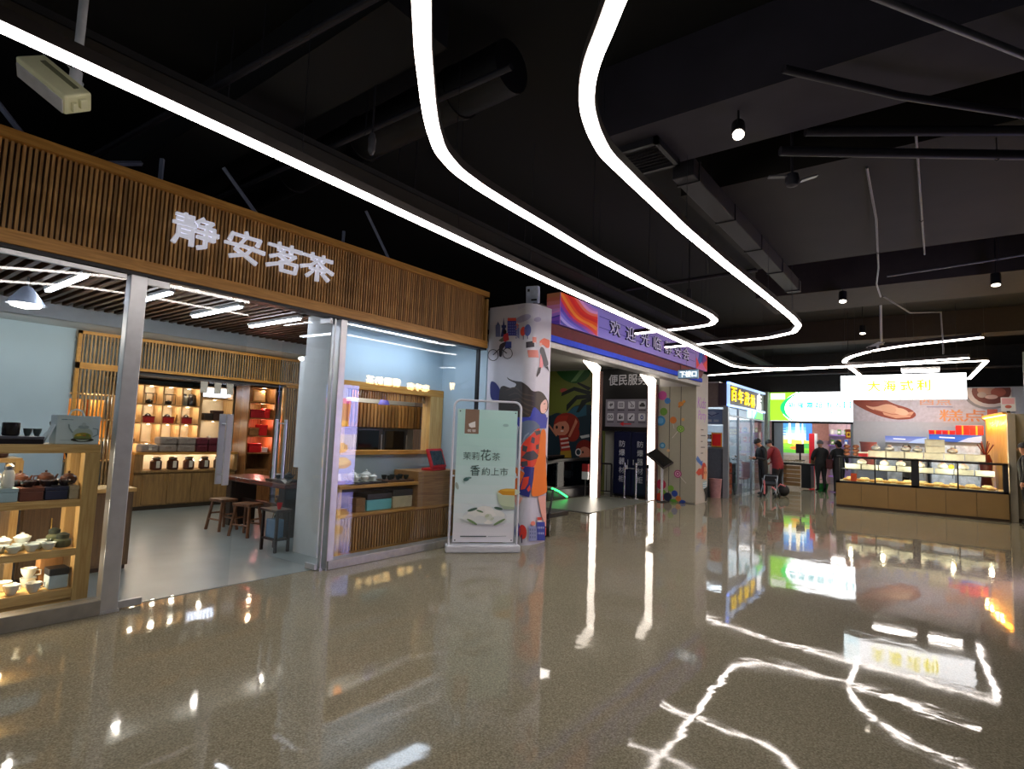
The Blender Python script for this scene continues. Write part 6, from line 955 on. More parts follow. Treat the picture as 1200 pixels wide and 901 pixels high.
def railing(lab, x0, y0, x1, y1, h=.92):
    t = thing('railing', lab, 'railing', ((x0+x1)/2, (y0+y1)/2, 0)); b = B(); a = Vector((x0, y0, 0)); c2 = Vector((x1, y1, 0)); n = max(3, int((c2-a).length/.12))
    b.rod(a+Vector((0, 0, h)), c2+Vector((0, 0, h)), .025, 10).rod(a+Vector((0, 0, .12)), c2+Vector((0, 0, .12)), .015, 8); b.out('rail', blk, t)
    for e in (a, c2): B().rod(e, e+Vector((0, 0, h)), .024, 10).out('post', blk, t)
    b = B()
    for i in range(1, n): q = a.lerp(c2, i/n); b.rod(q+Vector((0, 0, .12)), q+Vector((0, 0, h)), .009, 6)
    b.out('bars', blk, t)
railing('black railing beside the left light column', -7.6, 13.95, -7.22, 14.05, .86); railing('long black railing in front of the jungle mural', -9.6, 14.45, -7.95, 14.45, .9)
for k in range(2): pass
t = thing('red_sign_box', 'small red and white box on the railing by the left light column', 'sign', (-7.62, 13.3, .6)); B().box(-7.6, 13.12, .46, -7.42, 13.18, .66).out('lower', wpl, t); B().box(-7.6, 13.12, .66, -7.42, 13.18, .86).out('upper', mat('dull_red', '8c1c20', .5), t); B().rod((-7.51, 13.15, .013), (-7.51, 13.15, .46), .014).out('post', blk, t)
t = thing('trolley_wheel', 'black trolley wheel peeking out behind the painted column', 'trolley', (-5.05, 7.9, 0)); B().rod((-5.06, 7.62, .13), (-4.99, 7.66, .13), .13, 20).out('wheel', rub, t, smooth=True); B().rod((-5.07, 7.62, .13), (-4.985, 7.66, .13), .05, 14).out('hub', chrome, t); B().tube([(-5.03, 7.64, .13), (-5.05, 7.75, .45), (-5.1, 7.9, .7)], .018, 8).out('frame', blk, t); B().box(-5.5, 7.55, .26, -5.05, 8.3, .34).out('deck', blk, t, .01)
# ------------------------------------------------------------------ lollipop pillar
pil = mat('pillar_cream', 'a9a592', .55, noise=.03); pilw = mat('pillar_white', 'b4b2ae', .55, noise=.03)
t = thing('printed_pillar', 'cream pillar printed with lollipops, balloons and a red haired girl', 'pillar', (-5.4, 14.6, 0)); B().box(-5.94, 14.2, 0, -4.97, 15.1, 3.32).out('core', pilw, t)
for k, (a, e) in enumerate(((-5.95, -5.66), (-5.645, -5.36), (-5.345, -4.96))): B().box(a, 14.17, .02, e, 14.2, 2.95).out('panel', pil, t, .003)
b = B(); [b.box(x-.012, 14.175, 0, x+.012, 14.19, 2.95) for x in (-5.652, -5.352)]; b.out('gap_strip', blk, t)
c = Cv()
def PZ(x, z): return x, z
for x, z, r, h in ((.1, 2.72, .12, 'c8509a'), (.24, 2.58, .08, '3a78b8'), (.14, 2.3, .1, '6a9a3c'), (.06, 2.06, .13, '3a8ac0'), (.4, 2.08, .09, 'd07a3c'), (.12, 1.42, .08, '3a8cb8'), (.1, .42, .13, 'b0284c'), (.14, .2, .1, '6a9a30'), (.08, .1, .13, 'c03c24'), (.28, .12, .11, '1c2444'), (.36, .34, .08, '7aa83c'), (.46, .22, .08, '2c4ca0'), (.45, .04, .11, '5c9a34'), (.66, .04, .09, '2c4ca0'), (.56, .1, .07, 'c87a3c')): c.ell(x, max(z, r*.3), r, min(r, max(z, r*.3)), h)
c.ell(.06, 2.06, .08, .08, '6ab0d8').ell(.12, 1.42, .045, .045, '8ac0d8').line([(.4, 1.99), (.43, 1.86)], .012, 'd8d4c8')
for r, h in ((.1, '6a9a30'), (.075, 'a8c86a'), (.05, '5a8a28'), (.025, 'b8d87a')): c.ell(.6, 1.86, r, r*.9, h)
c.line([(.53, 1.8), (.38, 1.62)], .014, 'd8d4c8')
for r, h in ((.1, 'a83a78'), (.075, 'e0a8c0'), (.05, 'a83a78'), (.025, 'e8c0d0')): c.ell(.54, .72, r, r, h)
c.line([(.6, .66), (.76, .5)], .014, 'd8d4c8').ell(.6, 2.5, .07, .06, 'd0883c').ell(.68, 2.56, .04, .04, 'e0983c').ell(.56, 2.43, .03, .03, 'c0702c').ell(.66, 2.1, .04, .04, 'd8a868').ell(.28, 1.3, .04, .04, 'd8b080')
c.out('lollipop_print', printmat('print'), t, (-5.95, 14.17, 0), base_off=.003)
c = Cv(); c.text('Kids', .42, 2.55, .28, 'a05ab8', .005, .6, skew=.2).text('Party', .45, 2.2, .3, 'a868c0', .005, .6, skew=.2)
for k, z in enumerate((1.85, 1.7, 1.55, 1.4, 1.25)): c.rect(.35, z, .35+(.2, .36, .14, .32, .18)[k], z+.025, '4c4a4c')
c.poly([(.0, 1.12), (.12, 1.2), (.5, 1.0), (.46, .92), (.1, 1.05)], '3a6ab8').poly([(.28, 1.02), (.5, 1.08), (.45, .9)], '2c5cb0').ell(.6, .82, .2, .2, 'b83420').poly([(0, .78), (.2, .88), (.48, .86), (.5, .74), (.2, .7)], 'c03c24').ell(.68, .74, .16, .17, 'd8986c').poly([(.45, .6), (.5, .95), (.62, .98), (.56, .6)], 'a82c1c').ell(.64, .76, .02, .035, '201818').ell(.76, .76, .02, .035, '201818').poly([(.5, .52), (.8, .54), (.82, .36), (.52, .34)], '8ab0c8')
for k in range(3): c.rect(.52, .37+k*.055, .81, .39+k*.055, 'd8e0e4')
c.poly([(.58, .34), (.86, .4), (.86, .1), (.8, .02), (.7, .02), (.72, .18)], '1c1c24'); c.out('girl_print', printmat('print'), t, (-4.97, 14.2, 0), (0, 1, 0), (0, 0, 1), base_off=.003)
fill_panel('added square fill lamp in the escalator lobby, near one', -7.2, 10.5, 3.548, .6, .6, 7); fill_panel('added square fill lamp in the escalator lobby, far one', -9.2, 12.5, 3.548, .6, .6, 7)  # unseen panels added to fill the lobby with light
# ------------------------------------------------------------------ corner shop with the yellow sign
alu = mat('pale_aluminium', '9aa2ac', .4, .5, noise=.03); lit_edge = mat('lit_edge', 'a8c8ff', .4, noise=0, emit=.7)
t = thing('corner_shop', 'glass corner shop with a lit yellow character sign', 'shop front', (-4.9, 18.5, 0))
B().box(-5.15, 16.55, 2.6, -4.9, 20.6, 3.26).out('sign_box', mat('sign_brown', '4a3a44', .5), t); b = B(); b.box(-4.9, 16.5, 3.22, -4.83, 20.6, 3.28).box(-4.9, 16.5, 2.58, -4.83, 20.6, 2.64).box(-4.9, 16.5, 2.58, -4.83, 16.56, 3.28); b.out('lit_frame', lit_edge, t)
yel = mat('yellow_letter', 'ffd800', .4, noise=0, emit=.8); whl = mat('white_letter_lit', 'ffffff', .4, noise=0, emit=1.1)
for ch, yy, zz in zip('百年茂林店', (17.15, 17.85, 18.52, 19.2, 19.98), (2.97, 2.95, 2.93, 2.9, 2.93)): letter(ch, 'character', yel if ch != '店' else whl, t, (-4.9, yy, zz), (0, 1, 0), (0, 0, 1), .4 if ch != '店' else .52, .5, .03, .012)
B().box(-5.55, 16.58, 2.56, -4.93, 16.64, 3.26).out('upper_panel', mat('taupe_panel', '8a7c7a', .5), t); B().box(-5.0, 16.5, 0, -4.86, 16.62, 2.6).out('corner_post', alu, t)
for y in (17.55, 19.0, 20.5): B().box(-4.92, y, 0, -4.86, y+.06, 2.6).out('mullion', alu, t)
B().box(-5.6, 16.58, 0, -5.0, 16.64, 1.36).out('lower_panel', mat('grey_blue_panel', '5c6470', .45), t); B().box(-5.6, 16.58, 1.36, -5.0, 16.63, 1.42).out('ledge', alu, t)
B().box(-4.895, 16.62, .05, -4.885, 20.5, 2.3).out('glass', glassmat('far_glass', (.88, .92, .94), 1.22), t); B().box(-4.92, 16.62, 2.3, -4.86, 20.5, 2.34).out('transom', alu, t)
c = Cv(); c.rect(0, 0, 1.9, .24, 'bfe8ee').poly([(.8, 0), (1.2, .24), (1.9, .2), (1.9, 0)], '5ad84a').poly([(.75, 0), (1.1, .24), (1.25, .24), (.95, 0)], '28b890'); c.out('transom_print', printmat('print_lit', .8), t, (-4.87, 18.5, 2.35), (0, 1, 0), (0, 0, 1))
struct(B().box(-8.1, 16.6, 0, -8, 22.2, 3.3).out('wall_corner_shop', whitew)); struct(B().box(-8, 20.6, 0, -5.2, 20.7, 3.3).out('wall_corner_shop_end', whitew)); struct(B().box(-8, 16.64, 3.26, -5.15, 20.6, 3.3).out('ceiling_corner_shop', whitew)); struct(B().box(-8, 15.1, 0, -5.6, 15.2, 3.6).out('wall_side_passage', mat('passage_wall', '6c6e74', .7)))
struct(B().box(-8.0, 16.6, 0, -5.6, 16.66, 3.3).out('wall_corner_shop_near', whitew))
fill_panel('added cool white fill lamp inside the corner shop, near one', -6.3, 17.6, 3.24, 1.0, .8, 11, None, 'e0f0ff'); fill_panel('added cool white fill lamp inside the corner shop, far one', -6.3, 19.4, 3.24, 1.0, .8, 11, None, 'e0f0ff')  # two added panels that brighten the shop interior
t = thing('poster', 'blue and grey picture panel on the corner shop side wall', 'poster', (-5.3, 16.58, 2.1)); B().box(-5.55, 16.56, 2.06, -5.02, 16.58, 2.5).out('board', alu, t); c = Cv(); c.rect(0, 0, .5, .4, '6c84b4').ell(.2, .28, .14, .08, '93a6cc').line([(.05, .3), (.2, .22), (.4, .3)], .03, '3c4c88').rect(.08, .05, .2, .12, 'b8c4d8').rect(.26, .05, .4, .12, 'a4b4cc'); c.out('printed_face', printmat('print'), t, (-5.54, 16.56, 2.08))
t = thing('poster', 'red poster with a yellow border on the corner shop window', 'poster', (-5.17, 16.55, 1.4)); B().box(-5.32, 16.475, 1.42, -5.02, 16.49, 1.82).out('border', mat('gold_border', 'd8a030', .5), t); B().box(-5.29, 16.465, 1.45, -5.05, 16.475, 1.79).out('sheet', mat('poster_red', 'b81c1c', .5, emit=.1), t)
t = thing('display_shelf', 'lit shelf of packets behind the corner shop side window', 'shelf', (-5.3, 16.6, 1.4)); B().box(-5.58, 16.575, 1.44, -5.02, 16.582, 2.02).out('back_panel', mat('lit_pale', 'b8d0e4', .5, emit=.25), t); 
for z in (1.44, 1.64, 1.84): B().box(-5.58, 16.5, z-.012, -5.02, 16.575, z).out('board', wpl, t)
pk = thing('packet', 'x', 'packet'); B().box(-.03, -.025, 0, .03, .025, .12).out('body', mat('packet_dark', '4a2c34', .5, .0, .5, 30), pk, .004); B().box(-.022, -.027, .03, .022, -.0255, .08).out('label', mat('packet_pink', 'c89aa0', .5), pk)
sp = []; lb = []
for z in (1.44, 1.64):
    for k, x in enumerate((-5.52, -5.44, -5.36, -5.08)): sp.append((x, 16.535, z+.004)); lb.append('dark packet on the side window shelf, %s board, %s' % ('lower' if z < 1.5 else 'upper', ('far left', 'second', 'third', 'right of the red poster')[k]))
copies(pk, sp, lb)
t = thing('bin', 'pink plastic bin beside the corner shop side panel', 'bin', (-5.18, 16.4, 0)); B().lathe([(.14, 0), (.17, .5), (.16, .5), (.13, .02)], (-5.16, 16.36, 0), 20).out('body', mat('pink_bin', 'a87c80', .5), t, smooth=True); B().lathe([(.17, .5), (.18, .51), (.18, .53), (.155, .53)], (-5.16, 16.36, 0), 20).out('rim', mat('pink_bin', 'a87c80'), t)
t = thing('crate_stack', 'orange drawer tower inside the corner shop window', 'drawers', (-5.1, 17.1, 0)); B().box(-5.35, 16.8, 0, -5.0, 17.35, .98).out('frame', mat('orange_frame', '6c2c18', .5), t)
for k in range(3): d = B().box(-5.0, 16.84, .06+k*.31, -4.98, 17.31, .33+k*.31).out('drawer', mat('orange_drawer', 'b84a20', .5), t, .01); B().box(-4.98, 17.0, .18+k*.31, -4.975, 17.15, .24+k*.31).out('handle', mat('label_tan', 'c8a080', .6), d)
t = thing('gift_box', 'white and blue parcels on the orange drawer tower', 'box', (-5.15, 17.05, .98)); B().box(-5.32, 16.85, .981, -5.02, 17.3, 1.12).out('body', mat('pale_parcel', 'a8b4c0', .6), t, .02); B().box(-5.28, 16.9, 1.121, -5.05, 17.2, 1.3).out('upper_parcel', mat('blue_parcel', '4c6078', .6), t, .02)
for k, (y, z) in enumerate(((17.9, .0), (18.5, .0), (19.5, 0))):
    t = thing('shop_shelf', 'white wall shelf of goods inside the corner shop, %s from the near end' % ORD[k], 'shelf', (-7.7, y, 0)); B().box(-7.95, y-.5, 0, -7.9, y+.06, 2.2).out('back_panel', wpl, t)
    for q in range(5): B().box(-7.9, y-.5, .3+q*.4, -7.6, y+.06, .33+q*.4).out('board', wpl, t)
    b = B()
pal = ['b83040', '3a6ab0', 'd8a030', '5a8a48', 'c8c4c0', '7a3c68']
pr = []
for i, h in enumerate(pal):
    q = thing('packet', 'x', 'packet'); B().box(-.06, -.06, 0, .06, .06, .22).out('body', mat('pk_'+h, h, .5), q, .01); B().box(.061, -.04, .06, .063, .04, .15).out('label', mat('pk_label', 'd8d4cc', .6), q); pr.append(q)
used = set(); cname = ['red', 'blue', 'yellow', 'green', 'grey', 'purple']
def goods(spots, where, grp, rz=0):
    for k, p in enumerate(spots):
        i = (k*5+k//4) % 6; lab = '%s boxed packet %s' % (cname[i], where)
        if i not in used: used.add(i); place(pr[i], p, rz); tag(pr[i], lab, 'packet', grp)
        else: copy_thing(pr[i], p, rz, lab, grp)
goods([(-7.72, y+dy, .331+q*.4) for q in range(2, 5) for y in (17.9, 18.5, 19.5) for dy in (-.4, -.15)], 'on the white wall shelves inside the corner shop', 'packets on the corner shop wall shelves')
t = thing('counter', 'dark counter with a figurine inside the corner shop', 'counter', (-5.6, 18.5, 0)); B().box(-5.95, 17.7, .0, -5.45, 19.4, .85).out('body', mat('dark_counter', '3c4048', .5), t, .01); B().box(-6.0, 17.65, .85, -5.4, 19.45, .9).out('counter_top', alu, t)
t = thing('figurine', 'golden figurine on the corner shop counter', 'figurine', (-5.6, 18.1, .9)); B().lathe([(.1, 0), (.12, .04), (.08, .1), (.13, .22), (.11, .34), (.05, .4), (.09, .46), (.09, .54), (.03, .6)], (-5.6, 18.1, .901), 16).out('body', mat('gold_figure', 'd8a850', .35, .4), t, smooth=True); B().lathe([(.16, 0), (.16, .02), (.1, .03)], (-5.6, 18.1, .9), 16).out('base', mat('nook_wood', '6e4626'), t)
t = thing('folding_chair', 'pale pink chair inside the corner shop window', 'chair', (-5.2, 19.1, 0)); pink = mat('pink_cloth', 'a88080', .7); B().box(-5.2, 18.6, .42, -4.98, 19.1, .47).out('seat', pink, t, .01); B().cbox((-5.08, 19.14, .7), (.26, .03, .5), rx=-.1).out('backrest', pink, t, .01)
for x in (-5.18, -5.0):
    for y in (18.64, 19.06): B().rod((x, y, 0), (x, y, .42), .014).out('leg', alu, t)
t = thing('potted_plant', 'dark green potted plant inside the corner shop window', 'plant', (-5.15, 18.3, .0)); B().lathe([(.1, 0), (.14, .3), (.12, .3), (.1, .25)], (-5.08, 18.25, 0), 16).out('pot', alu, t); b = B()
for k in range(26):
    a = random.uniform(0, 6.28); r = random.uniform(.05, .16); z = random.uniform(.55, 1.15); b.cbox((-5.1+r*math.cos(a)*.8, 18.25+r*math.sin(a)*1.6, z), (.1, .05, .006), rz=a, ry=random.uniform(-.8, .8))
b.rod((-5.08, 18.25, .2), (-5.08, 18.25, 1.0), .012); b.out('foliage', mat('dark_leaf', '26402c', .6, noise=.3), t)
# ------------------------------------------------------------------ supermarket entrance
t = thing('entrance_pillar', 'pale pillar between the corner shop and the supermarket entrance', 'pillar', (-5.1, 21.9, 0)); B().box(-5.25, 21.75, 0, -5.02, 22.05, 3.42).out('pillar', mat('pale_pillar', 'aab8b8', .5), t, .02); B().box(-5.28, 21.72, 0, -5.0, 22.08, .12).out('base', alu, t)
t = thing('supermarket_sign', 'large lit white and green supermarket sign over the entrance', 'sign', (-3.7, 22, 2.4)); SW, SH = 2.75, 1.0; B().box(-5.0, 22.01, 2.37, -5.0+SW, 22.25, 3.4).out('sign_box', wpl, t)
c = Cv(); c.rect(0, 0, SW, SH, 'fbfdff').poly([(0, 0), (.62, 0)]+[(.34+.75*(q/10-.45)**2*2.1+.05*(q/10), q/10*SH) for q in range(11)]+[(0, SH)], '64981c').poly([(.02, SH*.75), (.5, SH*.75), (.5, SH*.97), (.02, SH*.97)], 'a8b0a0')
o = [(.34+.75*(q/12-.45)**2*2.6, q/12*SH) for q in range(13)]; i2 = [(x+.05+.1*math.sin(PI*q/12), z) for q, (x, z) in enumerate(o)]; c.poly(o+i2[::-1], '10b048')
for k, ch in enumerate('新隆嘉超市入口'): c.text(ch, .72+k*.285, .55, .21, '128c92', .028, .21)
c.text('ENTRANCE', 1.5, .29, .075, '2f9a98', .02, 1.05); c.out('lit_face', printmat('print_lit_strong', 2.6), t, (-5.0, 22.0, 2.4))
t = thing('entrance_portal', 'black framed opening under the supermarket sign', 'frame', (-3.7, 22, 0)); b = B(); b.box(-4.95, 22.02, 0, -4.88, 22.12, 2.37).box(-2.36, 22.02, 0, -2.28, 22.12, 2.37).box(-4.95, 22.02, 2.31, -2.28, 22.12, 2.37); b.out('frame', blk, t); b = B()
for k in range(5): b.box(-4.88+k*.06, 22.05, 0, -4.85+k*.06+.031, 22.09 if k % 2 else 22.07, 2.31)
b.out('folded_shutter', alu, t); B().box(-2.5, 22.05, 0, -2.38, 22.09, 2.31).out('folded_shutter', alu, t)
struct(B().box(-9, 22.1, 2.4, 2.6, 22.2, 4.75).out('wall_front_far', dkw)); struct(B().box(-9, 27, 0, 3, 27.1, 3.2).out('wall_market_back', mat('market_pink', 'd8b8c0', .7))); struct(B().box(-9, 22.3, 2.9, -1, 27, 3.0).out('ceiling_market', whitew)); struct(B().box(-2.2, 20.6, 0, -2.1, 27, 3.3).out('wall_market_right', whitew))
struct(B().box(-8.2, 22.2, 0, -8.1, 27, 3.0).out('wall_market_left', whitew)); fill_panel('added white fill lamp inside the supermarket entrance', -4.2, 23.6, 2.88, 1.2, .6, 13); fill_panel('added white fill lamp deep inside the supermarket', -3.0, 25.6, 2.88, 1.2, .6, 13)  # the lamps are unseen fill added for the supermarket interior
t = thing('poster', 'bright landscape poster with blue sky and meadow inside the supermarket', 'poster', (-4.7, 25.0, 1.9)); PWd, PHt = 1.25, 1.3; B().box(-5.35, 25.0, 1.13, -5.35+PWd+.08, 25.06, 2.6).out('frame', wpl, t)
c = Cv(); 
for i, h in enumerate(('58a83c', '78b838', 'a8c840', 'd8d45a', 'e8e8c0', 'cfe8f4', '9accf0', '6cb0e8', '4a94dc', '3a80d0')): c.rect(0, PHt*i/10, PWd, PHt*(i+1)/10+.001, h)
for x, w2, h in ((.3, .12, 'ffffff'), (.55, .2, 'fff8e0'), (.8, .06, 'e8f4ff')): c.poly([(x, .35), (x+w2, .35), (x+w2*.8, PHt), (x+w2*.2, PHt)], h)
c.ell(.62, .42, .2, .1, 'f8c860').ell(.3, .3, .2, .08, '8ac83c').ell(1.0, .3, .25, .1, '48a04c').ell(.55, .2, .18, .06, 'e8783c').rect(.95, .5, PWd, PHt, '3a78d0')
for k in range(4): c.rect(.06, .7+k*.1, .22, .74+k*.1, '3c7cc0')
c.out('lit_face', printmat('print_lit', .8), t, (-5.31, 25.0, 1.22)); B().box(-5.5, 25.0, 0, -4.0, 25.1, 1.12).out('lower_wall', mat('pale_low_wall', 'c8c0b8', .6), t)
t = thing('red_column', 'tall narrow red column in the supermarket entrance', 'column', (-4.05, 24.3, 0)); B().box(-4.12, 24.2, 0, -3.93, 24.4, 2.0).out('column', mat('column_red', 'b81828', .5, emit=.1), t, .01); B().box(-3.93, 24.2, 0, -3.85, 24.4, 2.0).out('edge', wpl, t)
t = thing('hanging_banner', 'grey and salmon hanging banner board in the supermarket', 'banner', (-3.9, 25, 2.2)); B().cbox((-3.85, 25, 2.2), (.6, .03, .9), rz=.5).out('board', mat('salmon', 'a87870', .6), t); B().cbox((-3.86, 24.98, 2.5), (.5, .03, .2), rz=.5).out('top_band', alu, t); B().rod((-3.85, 25, 2.65), (-3.85, 25, 2.9), .006).out('string', blk, t)
t = thing('market_shelf', 'supermarket shelf of bright packets against the pink wall', 'shelf', (-2.9, 26.6, 0)); B().box(-3.8, 26.9, 0, -2.25, 26.95, 2.2).out('back_panel', wpl, t)
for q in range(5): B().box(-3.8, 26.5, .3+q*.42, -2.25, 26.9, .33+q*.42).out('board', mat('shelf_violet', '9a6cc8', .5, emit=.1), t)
goods([(-3.65+k*.24, 26.6, .331+q*.42) for q in range(1, 5) for k in range(6)], 'on the supermarket shelf by the pink wall', 'packets on the supermarket shelf', -PI/2)
t = thing('hanging_sign', 'small brown hanging sign with yellow tags in the supermarket', 'sign', (-2.75, 24.5, 2.0)); B().box(-2.95, 24.5, 1.85, -2.4, 24.53, 2.2).out('board', mat('tag_brown', '8a3c24', .5), t); c = Cv(); [c.rrect(.04+k*.17, .05, .18+k*.17, .25, .02, 'f0c040').ell(.11+k*.17, .15, .04, .05, '7a2c1c') for k in range(3)]; c.out('printed_face', printmat('print'), t, (-2.95, 24.5, 1.85)); b = B(); b.rod((-2.9, 24.51, 2.2), (-2.9, 24.51, 2.9), .004).rod((-2.45, 24.51, 2.2), (-2.45, 24.51, 2.9), .004); b.out('string', blk, t)
t = thing('checkout_table', 'black sided goods table with a brown crate front at the supermarket entrance', 'table', (-4.0, 22.5, 0)); B().box(-4.75, 22.3, .84, -2.95, 23.0, .9).out('tabletop', blk, t)
for x in (-4.72, -3.0): B().box(x, 22.34, 0, x+.06, 22.96, .84).out('leg', blk, t)
B().box(-4.05, 22.32, .05, -3.75, 22.96, .84).out('side_panel', blk, t); b = B()
for k in range(5): b.box(-4.62, 22.3, .1+k*.145, -4.08, 22.34, .225+k*.145)
b.out('crate_front', wood('crate_wood', '7a5a38', 'a07c50', 'X'), t)
t = thing('display_tray', 'shallow white tray of small goods on the black table', 'tray', (-4.4, 22.6, .9)); B().box(-4.7, 22.32, .901, -4.05, 22.78, .96).out('tray', mat('tray_white', 'd0ccc0', .5), t, .01); b = B(); [b.ball((-4.64+i*.09, 22.37+j*.085, .975), .032, 8) for i in range(7) for j in range(5)]; o = b.out('small_goods', mat('tan_goods', '8a7c60', .6), t); o['kind'] = 'stuff'
t = thing('till_screen', 'black till screen on a stand at the supermarket table', 'screen', (-4.25, 22.9, .9)); B().cbox((-4.2, 22.95, 1.0), (.3, .2, .03)).out('base', blk, t); B().rod((-4.2, 22.95, 1.0), (-4.2, 22.95, 1.3), .03).out('stem', blk, t); B().cbox((-4.2, 22.93, 1.42), (.34, .04, .34), rz=.9).out('screen', blk, t, .01); B().box(-4.55, 22.85, .901, -4.3, 22.99, 1.0).out('printer', blk, t, .01)
t = thing('goods_basket', 'brown basket of bright fruit on the black table', 'basket', (-3.5, 22.6, .9)); B().box(-3.8, 22.55, .901, -3.2, 22.95, 1.06).out('basket', wood('crate_wood', '7a5a38', 'a07c50'), t, .01)
fr = thing('fruit', 'x', 'fruit'); B().ball((0, 0, .045), .05, 12).out('skin', mat('fruit_orange', 'd8782c', .5), fr, smooth=True); B().rod((0, 0, .09), (.004, 0, .108), .005, 6).out('stem', mat('dark_leaf', '26402c'), fr)
copies(fr, [(-3.7+.12*(k % 5), 22.65+.15*(k//5), 1.06) for k in range(10)], ['round orange fruit in the brown basket, %s row, %s' % (('front', 'back')[k//5], ('far left', 'second', 'middle', 'fourth', 'far right')[k % 5]) for k in range(10)])
t = thing('shopping_basket', 'green shopping basket on the floor under the black table', 'basket', (-3.35, 22.5, 0)); gb = mat('green_basket', '2c8a3c', .5); B().lathe([(.14, 0), (.2, .25), (.19, .25), (.13, .02)], (-3.4, 22.35, 0), 4).out('basket', gb, t); B().tube([(-3.55, 22.35, .25), (-3.5, 22.35, .4), (-3.3, 22.35, .4), (-3.25, 22.35, .25)], .01, 6).out('handle', gb, t)
# ------------------------------------------------------------------ bakery
struct(B().box(-2.25, 20.5, 0, 4, 20.6, 3.36).out('wall_bakery_back', mat('bakery_wall', 'aab2c0', .7, noise=.03)))
struct(B().box(1.55, 18.2, 2.55, 4, 18.3, 4.0).out('wall_bakery_right', mat('pale_upper_wall', 'b0bcc4', .7)))
t = thing('wall_graphic', 'bakery wall graphic of sliced loaf, plate and orange characters', 'mural', (-.4, 20.5, 2.4)); B().box(-2.24, 20.485, 2.36, 1.5, 20.499, 3.34).out('board', mat('graphic_board', 'b4b4c4', .6), t)
c = Cv(); bx = lambda px: (px+2.24)
c.poly([(0, .75), (0, .55), (.3, .35), (.7, .15), (1.1, .05), (1.5, .08), (1.62, .22), (1.45, .4), (1.0, .55), (.6, .85), (.2, .95)], '8a4030').poly([(.3, .5), (.55, .42), (.9, .55), (1.2, .42), (1.1, .28), (.7, .3), (.45, .38)], 'd8a890').poly([(.75, .32), (1.2, .26), (1.55, .3), (1.45, .14), (1.1, .1), (.8, .2)], 'd09a80').poly([(.1, .9), (.5, .6), (.8, .62), (.6, .9), (.3, .96)], '6a2c24').line([(.55, .36), (1.0, .22), (1.5, .2)], .02, 'b06850').ell(1.22, .3, .2, .1, 'dcb498', -.3).ell(.92, .38, .2, .11, 'd4a488', -.3)
c.text('西点', 2.05, .6, .2, 'd09a80', .01, .75).line([(1.85, .44), (2.45, .44)], .02, '6a6a98').text('糕', 2.41, .2, .33, 'd0905c', .008, .54).text('点', 2.93, .2, .33, 'c88058', .008, .5).rect(3.2, .12, 3.42, .38, 'b85a4c')
c.ell(3.25, .85, .55, .48, '84848c').ell(3.27, .86, .5, .43, 'c4bcbc').ell(3.3, .88, .42, .36, '6a342c').ell(3.2, .92, .2, .14, 'b08878').ell(3.45, .85, .16, .12, '9a5040').ell(3.3, .72, .14, .06, 'd0b0a4').ell(3.1, .78, .1, .08, 'a89890')
for k, (h, p, f) in enumerate(c.p): c.p[k] = (h, [(min(3.73, max(.005, a)), min(.975, max(.005, z))) for a, z in (p if f or k > 3 else soft(p))], f)
c.out('printed_picture', printmat('print'), t, (-2.24, 20.485, 2.36))
t = thing('bakery_sign', 'large lit white bakery sign hanging inside the hooked light ring', 'sign', (-.75, 15.3, 2.66)); BW, BH = 2.32, .56; bx0 = -1.92; B().box(bx0, 15.31, 2.67, bx0+BW, 15.43, 3.22).out('sign_box', wpl, t, .006)
c = Cv(); c.rect(0, 0, BW, BH, 'fdfdff').rect(0, 0, .3, BH, 'e2f4fa').ell(.16, .33, .12, .16, 'f2fafc').line([(.1, .42), (.18, .46), (.26, .42)], .016, '54686c').line([(.08, .36), (.08, .3)], .014, '5c7074').line([(.2, .32), (.2, .27)], .014, '5c7074').rect(.07, .1, .22, .14, '7cc8dc')
for ch, x in zip('大海式利', (.66, .96, 1.28, 1.58)): c.text(ch, x, .31, .24, 'd8cc10', .03, .24)
for k in range(6): c.rect(.6+k*.2, .09, .72+k*.2, .11, 'f4f0b0')
c.out('lit_face', printmat('print_lit_strong', 2.6), t, (bx0, 15.31, 2.665)); b = B(); [b.rod((x, 15.37, 3.22), (x, 15.37, 4.75), .006) for x in (bx0+.15, bx0+BW-.15)]; b.out('hanger', blk, t)
t = thing('ceiling_or_fill_lamp', 'short bright white batten lamp above the bakery sign', 'light', (-.4, 16.5, 3.42)); B().box(-.8, 16.4, 3.44, -.04, 16.55, 3.5).out('housing', wpl, t); B().box(-.78, 16.41, 3.39, -.06, 16.54, 3.44).out('diffuser', mat('batten_glow', 'ffffff', .5, noise=0, emit=5), t); b = B(); b.rod((-.7, 16.48, 3.5), (-.7, 16.48, 4.75), .006).rod((-.14, 16.48, 3.5), (-.14, 16.48, 4.75), .006); b.out('hanger', blk, t)
tile = mat('counter_tile', '8f7446', .4, noise=.06, scale=3)
t = thing('bakery_counter', 'long tiled bakery counter with a black framed glass case on top', 'counter', (-.57, 17.6, 0)); A0, A1, AY, AD = -2.3, 1.14, 17.2, 18.1
for k in range(6): x = A0+(A1-A0)*k/6; B().box(x+.004, AY, .06, x+(A1-A0)/6-.004, AY+.03, .62).out('tile_panel', tile, t, .003)
B().box(A0+.01, AY+.03, .0, A1-.01, AD, .6).out('body', mat('counter_body', '5c4c38', .6), t); B().box(A0, AY+.02, 0, A1, AY+.05, .06).out('plinth', mat('plinth_brown', '40301e'), t)
b = B()
for z, h in ((.62, .05), (1.27, .045)): b.box(A0, AY, z, A1, AY+.045, z+h).box(A0, AD-.045, z, A1, AD, z+h).box(A0, AY, z, A0+.05, AD, z+h).box(A1-.05, AY, z, A1, AD, z+h)
for x, w2 in ((A0, .09), (-1.44, .03), (-.67, .16), (.22, .03), (A1-.09, .09)): b.box(x, AY, .62, x+w2, AY+.045, 1.31)
